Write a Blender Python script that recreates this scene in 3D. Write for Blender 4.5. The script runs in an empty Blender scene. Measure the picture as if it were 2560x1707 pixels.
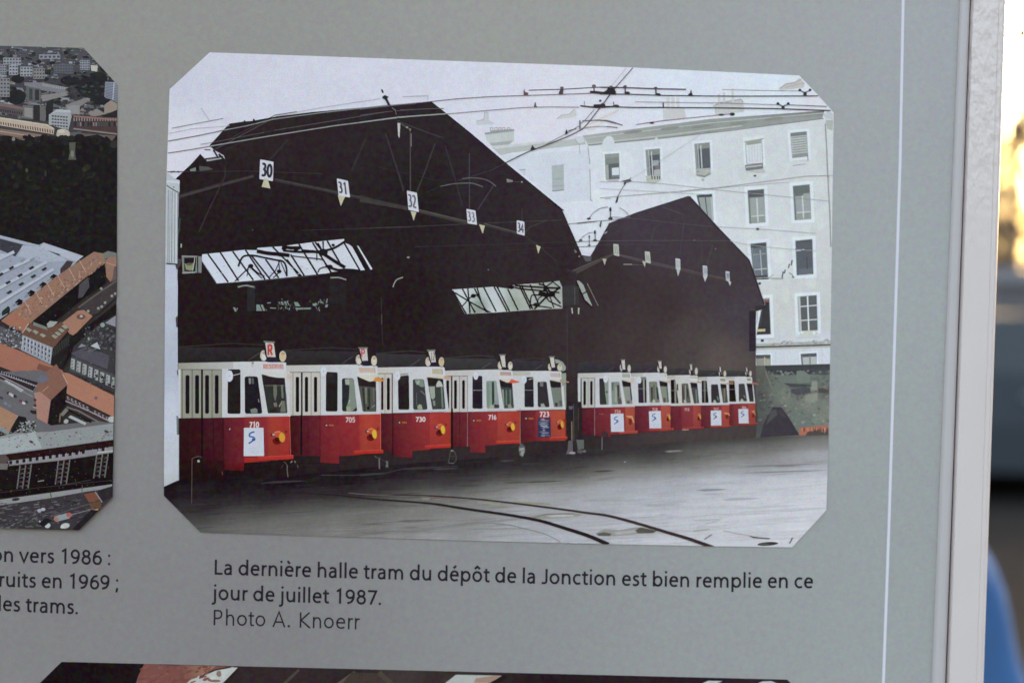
import bpy, bmesh, math, random
import numpy as np
from mathutils import Vector, Matrix, Euler
from mathutils.geometry import tessellate_polygon
R = math.radians
random.seed(7)
scn = bpy.context.scene
COL = scn.collection

# ------------------------------------------------------------------ camera
# The panel face is the plane y = 0 (normal towards -y); metres; the ground is z = 0.
FOV = R(35.3)
CAM_POS = Vector((0.0, -0.700, 1.600))
YAW, PITCH, ROLL = R(-2.7), R(-2.25), R(1.55)
cam_d = bpy.data.cameras.new('camera')
cam_d.sensor_width = 22.3
cam_d.lens = 22.3 / (2 * math.tan(FOV / 2))
cam_d.clip_start = 0.02
cam_d.clip_end = 3000
cam_d.dof.use_dof = True
cam_d.dof.focus_distance = 0.676
cam_d.dof.aperture_fstop = 3.3
cam_d.dof.aperture_blades = 7
cam = bpy.data.objects.new('camera', cam_d)
CAM_ROT = (Matrix.Rotation(YAW, 3, 'Z') @ Matrix.Rotation(R(90) + PITCH, 3, 'X') @ Matrix.Rotation(ROLL, 3, 'Z'))
cam.matrix_world = Matrix.Translation(CAM_POS) @ CAM_ROT.to_4x4()
COL.objects.link(cam)
scn.camera = cam

# ------------------------------------------------------------------ light
SUN_EL, SUN_AZ = R(11), R(20)      # azimuth measured from +y (behind the panel) towards +x
world = bpy.data.worlds.new('World'); scn.world = world
world.use_nodes = True
nt = world.node_tree
sky = nt.nodes.new('ShaderNodeTexSky')
sky.sky_type = 'NISHITA'; sky.sun_disc = False
sky.sun_elevation = SUN_EL
sky.sun_rotation = SUN_AZ
sky.air_density = 1.0; sky.dust_density = 8.0; sky.ozone_density = 0.0
bg = nt.nodes['Background']
bg.inputs['Strength'].default_value = 0.15
nt.links.new(sky.outputs[0], bg.inputs['Color'])
sun_d = bpy.data.lights.new('sun', 'SUN')
sun_d.energy = 2.5; sun_d.angle = R(0.5); sun_d.color = (1.0, 0.88, 0.72)
sun = bpy.data.objects.new('sun', sun_d)
sd = Vector((math.sin(SUN_AZ) * math.cos(SUN_EL), math.cos(SUN_AZ) * math.cos(SUN_EL), math.sin(SUN_EL)))
sun.rotation_euler = sd.to_track_quat('Z', 'Y').to_euler()
COL.objects.link(sun)
scn.view_settings.view_transform = 'Standard'
scn.view_settings.look = 'None'
scn.view_settings.exposure = 3.05
scn.view_settings.gamma = 1.0
scn.render.film_transparent = False

# ------------------------------------------------------------------ tracing: print measurements -> panel plane
FPX = 2560 / (2 * math.tan(FOV / 2))
_M = np.array(CAM_ROT)
_C = np.array(CAM_POS)
def plane(pts, y=0.0):
    p = np.asarray(pts, float).reshape(-1, 2)
    d = np.stack([(p[:, 0] - 1280) / FPX, -(p[:, 1] - 853.5) / FPX, -np.ones(len(p))], 1) @ _M.T
    t = (y - _C[1]) / d[:, 1]
    return _C[None] + d * t[:, None]      # N x 3

# ------------------------------------------------------------------ helpers
def lin(c):
    c = np.asarray(c, float) / 255.0
    return np.where(c <= 0.04045, c / 12.92, ((c + 0.055) / 1.055) ** 2.4)
INK_K = np.array([0.78, 0.91, 1.01])      # what a white ink returns in this shade
INK_S = np.array([0.006, 0.007, 0.0075])  # the satin film over the print
def ink_rgb(c):
    return np.clip((lin(c) - INK_S) / INK_K, 0.0, 0.93)

def sampler(ctrl, power=2.6, soft=60.0):
    P = np.array([(a, b) for a, b, c in ctrl], float)
    C = np.array([ink_rgb(c) for a, b, c in ctrl])
    def f(x, y):
        d2 = ((P[:, 0] - x) ** 2 + (P[:, 1] - y) ** 2) + soft
        w = d2 ** (-power / 2)
        return tuple((w[:, None] * C).sum(0) / w.sum())
    return f

def sh_clip(poly, clip):
    """poly: list of (x, y, r, g, b); clip: convex polygon, clockwise on a y-down page"""
    out = poly
    n = len(clip)
    for i in range(n):
        if not out:
            return out
        ax, ay = clip[i]; bx, by = clip[(i + 1) % n]
        ex, ey = bx - ax, by - ay
        src, out = out, []
        pd = None
        pv = src[-1]; pd = ex * (pv[1] - ay) - ey * (pv[0] - ax)
        for v in src:
            d = ex * (v[1] - ay) - ey * (v[0] - ax)
            if (d >= 0) != (pd >= 0):
                t = pd / (pd - d)
                out.append(tuple(p + (q - p) * t for p, q in zip(pv, v)))
            if d >= 0:
                out.append(v)
            pv, pd = v, d
    return out

def area(p):
    s = 0.0
    for i in range(len(p)):
        s += p[i - 1][0] * p[i][1] - p[i][0] * p[i - 1][1]
    return s / 2

LAYER = 0.000012
class Page:
    """One printed surface: shapes are laid one film above the last wherever they overlap."""
    def __init__(self, clip, base, mute=0.0):
        self.clip = clip; self.base = base; self.mute = mute
        self.bb = []; self.lv = []
    def level(self, b):
        lv = 0
        if self.bb:
            B = np.array(self.bb)
            m = (B[:, 0] < b[2]) & (B[:, 2] > b[0]) & (B[:, 1] < b[3]) & (B[:, 3] > b[1])
            if m.any():
                lv = int(np.array(self.lv)[m].max()) + 1
        self.bb.append(b); self.lv.append(lv)
        return lv

def rounded(pts, r, n=4):
    out = []
    N = len(pts)
    for i in range(N):
        p0 = Vector(pts[i - 1]); p1 = Vector(pts[i]); p2 = Vector(pts[(i + 1) % N])
        a = (p0 - p1); b = (p2 - p1)
        ra = min(r, a.length * .45); rb = min(r, b.length * .45)
        A = p1 + a.normalized() * ra; B = p1 + b.normalized() * rb
        for k in range(n + 1):
            t = k / n
            q = A * (1 - t) ** 2 + p1 * 2 * t * (1 - t) + B * t * t
            out.append((q.x, q.y))
    return out

def spline(pts, n=6):
    if len(pts) < 3:
        return list(pts)
    P = [Vector(p) for p in pts]
    P = [P[0] * 2 - P[1]] + P + [P[-1] * 2 - P[-2]]
    out = []
    for i in range(1, len(P) - 2):
        for k in range(n):
            t = k / n
            q = 0.5 * ((2 * P[i]) + (P[i + 1] - P[i - 1]) * t + (2 * P[i - 1] - 5 * P[i] + 4 * P[i + 1] - P[i + 2]) * t * t
                       + (3 * P[i] - P[i - 1] - 3 * P[i + 1] + P[i + 2]) * t ** 3)
            out.append((q.x, q.y))
    out.append(tuple(P[-2]))
    return out

class Ink:
    def __init__(self, page):
        self.page = page; self.V = []; self.F = []; self.C = []
        self.t = (0, 0, 1.0)
        self.tess = True
    def T(self, x0, y0, s):
        self.t = (x0, y0, s); return self
    def m(self, pts):
        x0, y0, s = self.t
        return [(x0 + p[0] / s, y0 + p[1] / s) for p in pts]
    def _emit(self, polys, mapped=True):
        """polys: list of lists of (x,y,r,g,b) in photograph units; one film level"""
        got = []
        for p in polys:
            if self.page.clip:
                p = sh_clip(p, self.page.clip)
            if len(p) >= 3 and abs(area(p)) > 0.02:
                got.append(p)
        if not got:
            return
        xs = [v[0] for p in got for v in p]; ys = [v[1] for p in got for v in p]
        lv = self.page.level((min(xs), min(ys), max(xs), max(ys)))
        y = self.page.base - (lv + 1) * LAYER
        for p in got:
            b = len(self.V)
            self.V += [(v[0], v[1], y) for v in p]
            if self.page.mute:
                q = self.page.mute
                self.C += [tuple((c * (1 - q) + q * (.3 * v[2] + .55 * v[3] + .15 * v[4])) * .90 for c in v[2:5]) for v in p]
            else:
                self.C += [v[2:5] for v in p]
            self.F.append(tuple(range(b, b + len(p))))
    def _tris(self, pts):
        tri = tessellate_polygon([[Vector((x, y, 0)) for x, y in pts]])
        out = []
        for t in tri:
            q = [pts[i] for i in t]
            if area(q) < 0: q = q[::-1]
            out.append(q)
        return out
    def p(self, pts, c, pre=False):
        pts = list(pts) if pre else self.m(pts)
        k = tuple(ink_rgb(c))
        if len(pts) <= 3:
            q = pts if area(pts) > 0 else pts[::-1]
            self._emit([[(x, y) + k for x, y in q]])
        else:
            self._emit([[(x, y) + k for x, y in q] for q in self._tris(pts)])
        return self
    def g(self, pts, cols):
        """quad with a colour at every corner"""
        pts = self.m(pts)
        a = [(x, y) + tuple(ink_rgb(c)) for (x, y), c in zip(pts, cols)]
        self._emit([a[:3], [a[0], a[2], a[3]]] if len(a) == 4 else [a])
        return self
    def rect(self, x0, y0, x1, y1, c):
        return self.p([(x0, y0), (x1, y0), (x1, y1), (x0, y1)], c)
    def rr(self, pts, r, c):
        return self.p(rounded(pts, r), c)
    def ell(self, cx, cy, rx, ry, c, rot=0, n=18):
        ca, sa = math.cos(R(rot)), math.sin(R(rot))
        return self.p([(cx + rx * math.cos(a) * ca - ry * math.sin(a) * sa, cy + rx * math.cos(a) * sa + ry * math.sin(a) * ca)
                       for a in [2 * math.pi * k / n for k in range(n)]], c)
    def line(self, pts, w, c, curve=False, w1=None, closed=False, pre=False):
        pts = list(pts) if pre else self.m(pts)
        if not pre:
            w = w / self.t[2]; w1 = None if w1 is None else w1 / self.t[2]
        if curve: pts = spline(pts)
        P = [Vector(q) for q in pts]
        if closed: P = P[:-1] if (P[0] - P[-1]).length < 1e-6 else P
        N = len(P)
        L = []; Rr = []
        for i in range(N):
            if closed:
                a = P[i] - P[i - 1]; b = P[(i + 1) % N] - P[i]
            else:
                a = P[i] - P[i - 1] if i else P[1] - P[0]
                b = P[i + 1] - P[i] if i < N - 1 else a
            if a.length < 1e-9: a = b
            if b.length < 1e-9: b = a
            a = a.normalized(); b = b.normalized()
            n = Vector((-a.y - b.y, a.x + b.x))
            if n.length < 1e-6: n = Vector((-a.y, a.x))
            n.normalize()
            cs = max(0.5, n.dot(Vector((-a.y, a.x))))
            ww = w if w1 is None else w + (w1 - w) * i / (N - 1)
            L.append(P[i] + n * ww / 2 / cs); Rr.append(P[i] - n * ww / 2 / cs)
        k = tuple(ink_rgb(c))
        q = []
        for i in range(N if closed else N - 1):
            j = (i + 1) % N
            f = [L[i], L[j], Rr[j], Rr[i]]
            f = [(v.x, v.y) for v in f]
            if area(f) < 0: f = f[::-1]
            q.append([v + k for v in f])
        self._emit(q)
        return self
    def field(self, pts, fn, step=12, pre=False):
        pts = list(pts) if pre else self.m(pts)
        cells = []
        for tri in self._tris(pts):
            xs = [v[0] for v in tri]; ys = [v[1] for v in tri]
            X0 = math.floor(min(xs) / step) * step; Y0 = math.floor(min(ys) / step) * step
            x = X0
            while x < max(xs):
                y = Y0
                while y < max(ys):
                    cell = [(x, y, 0.), (x + step, y, 0.), (x + step, y + step, 0.), (x, y + step, 0.)]
                    c = sh_clip(cell, tri)
                    if len(c) >= 3:
                        cells.append([(v[0], v[1]) + tuple(fn(v[0], v[1])) for v in c])
                    y += step
                x += step
        self._emit(cells)
        return self
    def build(self, name, mat, parent, label=None, kind=None):
        if not self.V:
            raise RuntimeError('nothing printed for ' + name)
        V = np.array(self.V, float)
        W = np.empty((len(V), 3))
        P0 = plane(V[:, :2])
        W[:, 0] = P0[:, 0]; W[:, 1] = V[:, 2]; W[:, 2] = P0[:, 2]
        me = bpy.data.meshes.new(name)
        me.from_pydata([tuple(v) for v in W], [], [f[::-1] for f in self.F])
        at = me.color_attributes.new('ink', 'FLOAT_COLOR', 'POINT')
        buf = np.ones((len(V), 4), np.float32); buf[:, :3] = np.array(self.C)
        at.data.foreach_set('color', buf.ravel())
        me.materials.append(mat)
        o = bpy.data.objects.new(name, me); COL.objects.link(o)
        o.parent = parent
        if label: o['label'] = label
        if kind: o['kind'] = kind
        return o

def empty(name, loc=(0, 0, 0)):
    o = bpy.data.objects.new(name, None); COL.objects.link(o); o.location = loc
    return o
def tag(o, label=None, cat=None, kind=None, group=None):
    for k, v in (('label', label), ('category', cat), ('kind', kind), ('group', group)):
        if v: o[k] = v
    return o

# ---- materials
def new_mat(name):
    m = bpy.data.materials.new(name); m.use_nodes = True
    return m, m.node_tree, m.node_tree.nodes['Principled BSDF']
def mathn(nt, op, a, b=None):
    n = nt.nodes.new('ShaderNodeMath'); n.operation = op
    for i, v in enumerate((a, b)):
        if v is None: continue
        if isinstance(v, (int, float)): n.inputs[i].default_value = v
        else: nt.links.new(v, n.inputs[i])
    return n.outputs[0]
def noise(nt, vec, scale, detail=2, rough=.5, out='Fac'):
    n = nt.nodes.new('ShaderNodeTexNoise')
    n.inputs['Scale'].default_value = scale; n.inputs['Detail'].default_value = detail
    n.inputs['Roughness'].default_value = rough
    nt.links.new(vec, n.inputs['Vector'])
    return n.outputs[out]
def vmath(nt, op, a, b, scale=None):
    n = nt.nodes.new('ShaderNodeVectorMath'); n.operation = op
    for i, v in enumerate((a, b)):
        if v is None: continue
        if isinstance(v, tuple): n.inputs[i].default_value = v
        else: nt.links.new(v, n.inputs[i])
    if scale is not None:
        if isinstance(scale, (int, float)): n.inputs['Scale'].default_value = scale
        else: nt.links.new(scale, n.inputs['Scale'])
    return n.outputs[0]
def print_mat(name, color=None, rough=.42, spec=.10, fine=.26, blot=.13, lift=.0095, cloud=.09):
    """ink on a satin laminate: halftone grain and coarse colour mottle over the printed colour"""
    m, nt, b = new_mat(name)
    g = nt.nodes.new('ShaderNodeNewGeometry')
    flat = vmath(nt, 'MULTIPLY', g.outputs['Position'], (1, 0, 1))
    if color is None:
        a = nt.nodes.new('ShaderNodeAttribute'); a.attribute_name = 'ink'; src = a.outputs['Color']
    else:
        a = nt.nodes.new('ShaderNodeRGB'); a.outputs[0].default_value = (*color, 1); src = a.outputs[0]
    f = noise(nt, flat, 1900, 2, .6)
    f = mathn(nt, 'MULTIPLY', mathn(nt, 'SUBTRACT', f, .5), fine * 2)
    f = mathn(nt, 'ADD', f, 1.0)
    c = noise(nt, flat, 420, 3, .65, 'Color')
    c = vmath(nt, 'SUBTRACT', c, (.5, .5, .5))
    c2 = vmath(nt, 'SCALE', c, None, blot * 2)
    big = noise(nt, flat, 95, 4, .7)
    f = mathn(nt, 'MULTIPLY', f, mathn(nt, 'ADD', mathn(nt, 'MULTIPLY', mathn(nt, 'SUBTRACT', big, .5), cloud * 2), 1.0))
    one = vmath(nt, 'ADD', c2, (1, 1, 1))
    v = vmath(nt, 'MULTIPLY', src, one)
    v = vmath(nt, 'SCALE', v, None, f)
    add = vmath(nt, 'SCALE', c, None, lift * 4)
    v = vmath(nt, 'ADD', v, add)
    v = vmath(nt, 'MAXIMUM', v, (0.0005, 0.0005, 0.0005))
    nt.links.new(v, b.inputs['Base Color'])
    b.inputs['Roughness'].default_value = rough
    b.inputs['Specular IOR Level'].default_value = spec
    return m
def plain(name, col, rough=.6, spec=.4, metal=0, var=.15, scale=4.0, bump=0, bscale=20):
    m, nt, b = new_mat(name)
    g = nt.nodes.new('ShaderNodeTexCoord')
    f = noise(nt, g.outputs['Object'], scale, 4, .6)
    f = mathn(nt, 'ADD', mathn(nt, 'MULTIPLY', mathn(nt, 'SUBTRACT', f, .5), var * 2), 1.0)
    rgb = nt.nodes.new('ShaderNodeRGB'); rgb.outputs[0].default_value = (*col, 1)
    nt.links.new(vmath(nt, 'SCALE', rgb.outputs[0], None, f), b.inputs['Base Color'])
    b.inputs['Roughness'].default_value = rough; b.inputs['Specular IOR Level'].default_value = spec
    b.inputs['Metallic'].default_value = metal
    if bump:
        bp = nt.nodes.new('ShaderNodeBump'); bp.inputs['Strength'].default_value = bump; bp.inputs['Distance'].default_value = .02
        nt.links.new(noise(nt, g.outputs['Object'], bscale, 4, .6), bp.inputs['Height'])
        nt.links.new(bp.outputs[0], b.inputs['Normal'])
    return m
def mesh(name, V, F, mat, parent=None, smooth=False):
    me = bpy.data.meshes.new(name); me.from_pydata([tuple(v) for v in V], [], F)
    me.materials.append(mat)
    if smooth:
        me.polygons.foreach_set('use_smooth', [True] * len(me.polygons))
    o = bpy.data.objects.new(name, me); COL.objects.link(o); o.parent = parent
    return o
def boxes(name, bs, mat, parent=None):
    V = []; F = []
    for (x0, y0, z0, x1, y1, z1) in bs:
        b = len(V)
        V += [(x0, y0, z0), (x1, y0, z0), (x1, y1, z0), (x0, y1, z0), (x0, y0, z1), (x1, y0, z1), (x1, y1, z1), (x0, y1, z1)]
        F += [tuple(b + i for i in f) for f in ((3, 2, 1, 0), (4, 5, 6, 7), (0, 1, 5, 4), (1, 2, 6, 5), (2, 3, 7, 6), (3, 0, 4, 7))]
    return mesh(name, V, F, mat, parent)

# ---- lettering: a humanist sans drawn with strokes (units of 1/1000 em)
def _ell(cx, cy, rx, ry, a0=0, a1=360, n=18):
    return [(cx + rx * math.cos(R(a0 + (a1 - a0) * k / n)), cy + ry * math.sin(R(a0 + (a1 - a0) * k / n))) for k in range(n + 1)]
def _dot(x, y, r=56): return ('D', [(x, y)], r)
def S(*p): return ('L', list(p))
def Cv(*p): return ('L', spline(list(p), 5))
def O(cx, cy, rx, ry): return ('O', _ell(cx, cy, rx, ry)[:-1])
_bar = S
GL = {
 'L': (472, [S((120, 674), (120, 42), (440, 42))]),
 'J': (370, [('L', [(262, 674), (262, 210)] + spline([(262, 210), (245, 90), (170, 35), (40, 38)], 5)[1:])]),
 'P': (532, [S((120, 0), (120, 674)), Cv((120, 632), (240, 640), (370, 610), (415, 480), (370, 350), (250, 305), (120, 308))]),
 'A': (612, [S((45, 0), (300, 660), (560, 0)), S((130, 220), (475, 220))]),
 'K': (542, [S((120, 0), (120, 674)), S((470, 674), (140, 330), (500, 0))]),
 'R': (538, [S((120, 0), (120, 674)), Cv((120, 632), (240, 640), (370, 610), (405, 490), (370, 360), (250, 320), (120, 322)), S((270, 330), (460, 0))]),
 'E': (492, [S((430, 632), (120, 632), (120, 42), (440, 42)), S((120, 350), (400, 350))]),
 'S': (493, [Cv((420, 600), (310, 640), (180, 620), (110, 520), (160, 400), (330, 330), (400, 210), (350, 80), (200, 35), (60, 75))]),
 'V': (558, [S((40, 674), (280, 20), (520, 674))]),
 'a': (482, [('L', spline([(92, 400), (170, 442), (270, 440), (345, 390), (362, 300)], 5) + [(362, 0)]),
             Cv((362, 278), (240, 275), (130, 235), (92, 145), (120, 60), (205, 32), (300, 65), (362, 145))]),
 'b': (569, [S((117, 710), (117, 0)), O(302, 240, 180, 202)]),
 'c': (448, [Cv((400, 415), (300, 442), (190, 425), (105, 330), (92, 210), (150, 90), (250, 40), (400, 62))]),
 'd': (564, [S((447, 710), (447, 0)), O(262, 240, 180, 202)]),
 'e': (501, [('L', [(92, 262), (415, 262)] + spline([(415, 262), (390, 390), (270, 446), (150, 400), (90, 240), (140, 95), (250, 40), (420, 66)], 5)[1:])]),
 'h': (555, [S((117, 710), (117, 0)), ('L', spline([(117, 290), (160, 390), (270, 444), (385, 410), (437, 290)], 5) + [(437, 0)])]),
 'i': (234, [S((117, 484), (117, 0)), _dot(117, 652)]),
 'j': (243, [('L', [(125, 484), (125, -40)] + spline([(125, -40), (110, -130), (60, -168), (-30, -172)], 5)[1:]), _dot(125, 652)]),
 'l': (236, [S((117, 710), (117, 0))]),
 'm': (834, [S((117, 484), (117, 0)), ('L', spline([(117, 300), (155, 395), (250, 444), (350, 410), (405, 300)], 5) + [(405, 0)]),
             ('L', spline([(420, 300), (460, 395), (560, 444), (665, 405), (715, 290)], 5) + [(715, 0)])]),
 'n': (555, [S((117, 484), (117, 0)), ('L', spline([(117, 290), (160, 390), (270, 444), (385, 410), (437, 290)], 5) + [(437, 0)])]),
 'o': (549, [O(274, 242, 188, 202)]),
 'p': (569, [S((117, 484), (117, -198)), O(302, 240, 180, 202)]),
 'r': (327, [S((117, 484), (117, 0)), Cv((117, 270), (150, 380), (220, 436), (312, 436))]),
 's': (396, [Cv((330, 412), (240, 444), (140, 425), (108, 350), (160, 275), (270, 225), (315, 145), (270, 60), (170, 36), (62, 68))]),
 't': (331, [('L', [(150, 600), (150, 150)] + spline([(150, 150), (165, 70), (220, 38), (310, 45)], 5)[1:]), S((25, 446), (312, 446))]),
 'u': (551, [('L', [(114, 484), (114, 200)] + spline([(114, 200), (160, 80), (270, 40), (390, 95), (434, 195)], 5)[1:]), S((434, 484), (434, 0))]),
 'v': (481, [S((42, 484), (240, 20), (438, 484))]),
 '0': (513, [O(256, 325, 178, 290)]),
 '1': (513, [S((130, 545), (290, 640), (290, 0))]),
 '2': (513, [('L', spline([(90, 560), (200, 618), (330, 590), (385, 480), (340, 350), (95, 60)], 5)), S((80, 42), (440, 42))]),
 '3': (513, [Cv((95, 590), (220, 618), (340, 580), (370, 480), (310, 380), (190, 350)), Cv((190, 350), (340, 320), (400, 200), (350, 80), (220, 36), (75, 62))]),
 '4': (513, [S((350, 0), (350, 620), (50, 195), (480, 195))]),
 '5': (513, [('L', [(420, 610), (150, 610), (120, 365)] + spline([(120, 365), (260, 375), (380, 300), (392, 180), (310, 60), (190, 35), (80, 62)], 5)[1:])]),
 '6': (513, [O(268, 208, 172, 172), Cv((96, 208), (115, 380), (220, 550), (400, 612))]),
 '7': (513, [S((55, 608), (435, 608), (180, 0))]),
 '8': (513, [O(256, 488, 142, 126), O(256, 196, 174, 160)]),
 '9': (513, [O(246, 442, 170, 172), Cv((416, 442), (400, 270), (300, 100), (115, 38))]),
 '.': (207, [_dot(104, 50, 60)]), ':': (207, [_dot(104, 50), _dot(104, 425)]),
 ';': (207, [_dot(104, 425), S((120, 90), (70, -110))]), ' ': (212, []),
}
for base, new, acc in (('e', 'è', S((170, 700), (290, 580))), ('e', 'é', S((340, 700), (215, 580))), ('o', 'ô', S((150, 580), (274, 690), (398, 580)))):
    GL[new] = (GL[base][0], GL[base][1] + [acc])
def letters(ink, s, base, em, c, w=86, up=(0.02, -1), width=None, track=0):
    """write s on the baseline polyline base (photograph units); em in photograph units"""
    tot = sum(GL[ch][0] + track for ch in s) - track
    B = [Vector(b) for b in base]
    seg = [(B[i + 1] - B[i]).length for i in range(len(B) - 1)]
    Lt = sum(seg)
    k = (Lt / tot) if width is None else width / tot
    def at(d):
        i = 0
        while i < len(seg) - 1 and d > seg[i]:
            d -= seg[i]; i += 1
        u = (B[i + 1] - B[i]).normalized()
        return B[i] + u * d, u
    U = Vector(up)
    x = 0
    for ch in s:
        adv, strokes = GL[ch]
        o, u = at((x + adv / 2) * k)
        o = o - u * adv / 2 * k
        def mp(p): return tuple(o + u * (p[0] * k) + U * (p[1] * em / 1000))
        for st in strokes:
            ww = w * (k + em / 1000) / 2
            if st[0] == 'D':
                cx, cy = st[1][0]
                ink.p([mp((cx + st[2] * math.cos(a), cy + st[2] * math.sin(a))) for a in [k2 * math.pi / 5 for k2 in range(10)]], c, pre=True)
            else:
                ink.line([mp(p) for p in st[1]], ww, c, closed=st[0] == 'O', pre=True)
        x += adv + track

# ------------------------------------------------------------------ the information panel
panel = tag(empty('information_panel', (-0.3, 0, 0)), 'grey information panel with printed photographs, captions and a pale metal frame', 'information panel')
ROOT = panel
def adopt(o):            # parts are built in world coordinates
    o.matrix_parent_inverse = ROOT.matrix_world.inverted() if o.parent is ROOT else o.matrix_parent_inverse
    return o
bpy.context.view_layer.update()

M_PRINT = print_mat('printed_ink')
M_BOARD = print_mat('printed_grey_laminate', tuple(ink_rgb((148, 151, 150))), fine=.10, blot=.15, lift=.001)
M_GREY = print_mat('grey_light_gradient', None, fine=.15, blot=.20, lift=.001, cloud=.04)
M_LINE = print_mat('white_ink', tuple(ink_rgb((208, 214, 230))), fine=.05, blot=.03, lift=.001, cloud=.02)
M_TEXT = print_mat('black_ink', tuple(ink_rgb((46, 42, 50))), fine=.1, blot=.1, spec=.08, lift=.002, cloud=.05)

# the sheet itself, cut along its slightly skewed right edge under the frame lip
def ext(xa, xb, ya, yb, z):      # plane point on the line through (xa,0)-(xb,1707) at world height z
    a, b = plane([(xa, 0), (xb, 1707)])
    t = (z - a[2]) / (b[2] - a[2])
    return a[0] + (b[0] - a[0]) * t
ZT, ZB, XL = 2.15, 0.95, -0.95
rt, rb = ext(2410, 2343, 0, 0, ZT), ext(2410, 2343, 0, 0, ZB)
board_light = sampler([(0, 0, (144, 143, 139)), (350, 80, (152, 151, 147)), (1280, 40, (160, 160, 156)), (2000, 60, (167, 169, 171)), (2330, 100, (169, 174, 182)), (350, 700, (146, 144, 143)), (2150, 600, (164, 169, 172)), (2330, 700, (166, 176, 180)),
               (100, 1400, (130, 129, 131)), (700, 1400, (132, 131, 133)), (1300, 1500, (143, 145, 148)), (1800, 1550, (154, 158, 160)), (2150, 1400, (158, 165, 167)), (2300, 1650, (160, 169, 171)), (700, 1640, (128, 127, 130)), (350, 1050, (138, 137, 139)), (2110, 1000, (160, 167, 169)), (-400, 800, (140, 138, 138))], 2.2, 60000.0)  # board grey with uneven light painted in: brighter right, darker lower left
board = mesh('board', [(XL, .0005, ZB), (rb, .0005, ZB), (rt, .0005, ZT), (XL, .0005, ZT), (XL, .004, ZB), (rb, .004, ZB), (rt, .004, ZT), (XL, .004, ZT)],
             [(0, 1, 2, 3), (7, 6, 5, 4), (0, 4, 5, 1), (1, 5, 6, 2), (2, 6, 7, 3), (3, 7, 4, 0)], M_BOARD, panel)
adopt(board)
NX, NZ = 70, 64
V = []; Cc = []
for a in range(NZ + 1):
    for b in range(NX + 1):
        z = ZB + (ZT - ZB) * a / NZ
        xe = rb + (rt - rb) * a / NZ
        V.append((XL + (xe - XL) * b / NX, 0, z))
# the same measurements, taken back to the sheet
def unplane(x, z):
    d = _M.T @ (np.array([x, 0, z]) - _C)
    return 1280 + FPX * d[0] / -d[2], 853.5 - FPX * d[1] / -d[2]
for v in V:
    px_, py_ = unplane(v[0], v[2]); Cc.append(board_light(min(max(px_, -400), 2400), min(max(py_, 0), 1707)))
gs = mesh('background_light_gradient', V, [(a * (NX + 1) + b, a * (NX + 1) + b + 1, (a + 1) * (NX + 1) + b + 1, (a + 1) * (NX + 1) + b) for a in range(NZ) for b in range(NX)], M_GREY, board)  # grey sheet whose vertex colours carry the painted light gradient
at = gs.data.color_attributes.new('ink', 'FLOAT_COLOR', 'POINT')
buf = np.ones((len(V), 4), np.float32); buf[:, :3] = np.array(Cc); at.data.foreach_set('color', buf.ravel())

# white border line
pg = Page(None, -0.00005)
XS = [(-900, 2290.5), (0, 2257.8), (400, 2250.3), (1300, 2222.6), (1707, 2208.3), (2600, 2176)]
a = plane([(x - 3.6, y) for y, x in XS]); b = plane([(x + 3.6, y) for y, x in XS])
V = []
for p, q in zip(a, b):
    V += [(p[0], -.0001, p[2]), (q[0], -.0001, q[2])]
adopt(mesh('border_line', V, [(2 * k, 2 * k + 1, 2 * k + 3, 2 * k + 2)[::-1] for k in range(len(XS) - 1)], M_LINE, panel))

# metal frame: cross-sections swept along the right edge
def frame_mat(name, col, rough, bump, spec=.5, metal=0.0):
    m, nt, b = new_mat(name)
    g = nt.nodes.new('ShaderNodeNewGeometry')
    pos = vmath(nt, 'MULTIPLY', g.outputs['Position'], (1, 1, .55))
    f = noise(nt, pos, 330, 2, .5)
    bp = nt.nodes.new('ShaderNodeBump'); bp.inputs['Strength'].default_value = bump; bp.inputs['Distance'].default_value = .0012
    sp = nt.nodes.new('ShaderNodeSeparateXYZ'); nt.links.new(g.outputs['Position'], sp.inputs[0])
    mr = nt.nodes.new('ShaderNodeMapRange'); mr.inputs['From Min'].default_value = 1.60; mr.inputs['From Max'].default_value = 1.68; nt.links.new(sp.outputs[2], mr.inputs[0])
    nt.links.new(mathn(nt, 'MULTIPLY', f, mr.outputs[0]), bp.inputs['Height']); nt.links.new(bp.outputs[0], b.inputs['Normal'])
    big = noise(nt, g.outputs['Position'], 30, 3, .5)
    fine = noise(nt, g.outputs['Position'], 2200, 2, .5)
    v = mathn(nt, 'ADD', mathn(nt, 'MULTIPLY', mathn(nt, 'SUBTRACT', big, .5), .08), mathn(nt, 'MULTIPLY', mathn(nt, 'SUBTRACT', fine, .5), .10))
    rgb = nt.nodes.new('ShaderNodeRGB'); rgb.outputs[0].default_value = (*col, 1)
    nt.links.new(vmath(nt, 'SCALE', rgb.outputs[0], None, mathn(nt, 'ADD', v, 1)), b.inputs['Base Color'])
    b.inputs['Roughness'].default_value = rough; b.inputs['Metallic'].default_value = metal
    b.inputs['Specular IOR Level'].default_value = spec
    return m
M_FRAME = frame_mat('painted_frame_metal', tuple(ink_rgb((205, 203, 206)) * 1.0), .28, .8, .5)
M_LIP = frame_mat('frame_lip_metal', tuple(ink_rgb((182, 184, 190))), .4, .05, .3)
M_GASKET = plain('rubber_gasket', (.035, .028, .028), .8, .1)
def sweep(name, sec, mat, smooth=False):
    """sec: list of (x at photo y=0, x at photo y=1707, depth)"""
    V = []
    for z in (ZT, ZB):
        for xa, xb, dep in sec:
            V.append((ext(xa, xb, 0, 0, z), dep, z))
    n = len(sec)
    F = [(k, k + n, k + n + 1, k + 1) for k in range(n - 1)]
    return mesh(name, V, F, mat, None, smooth)
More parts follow.
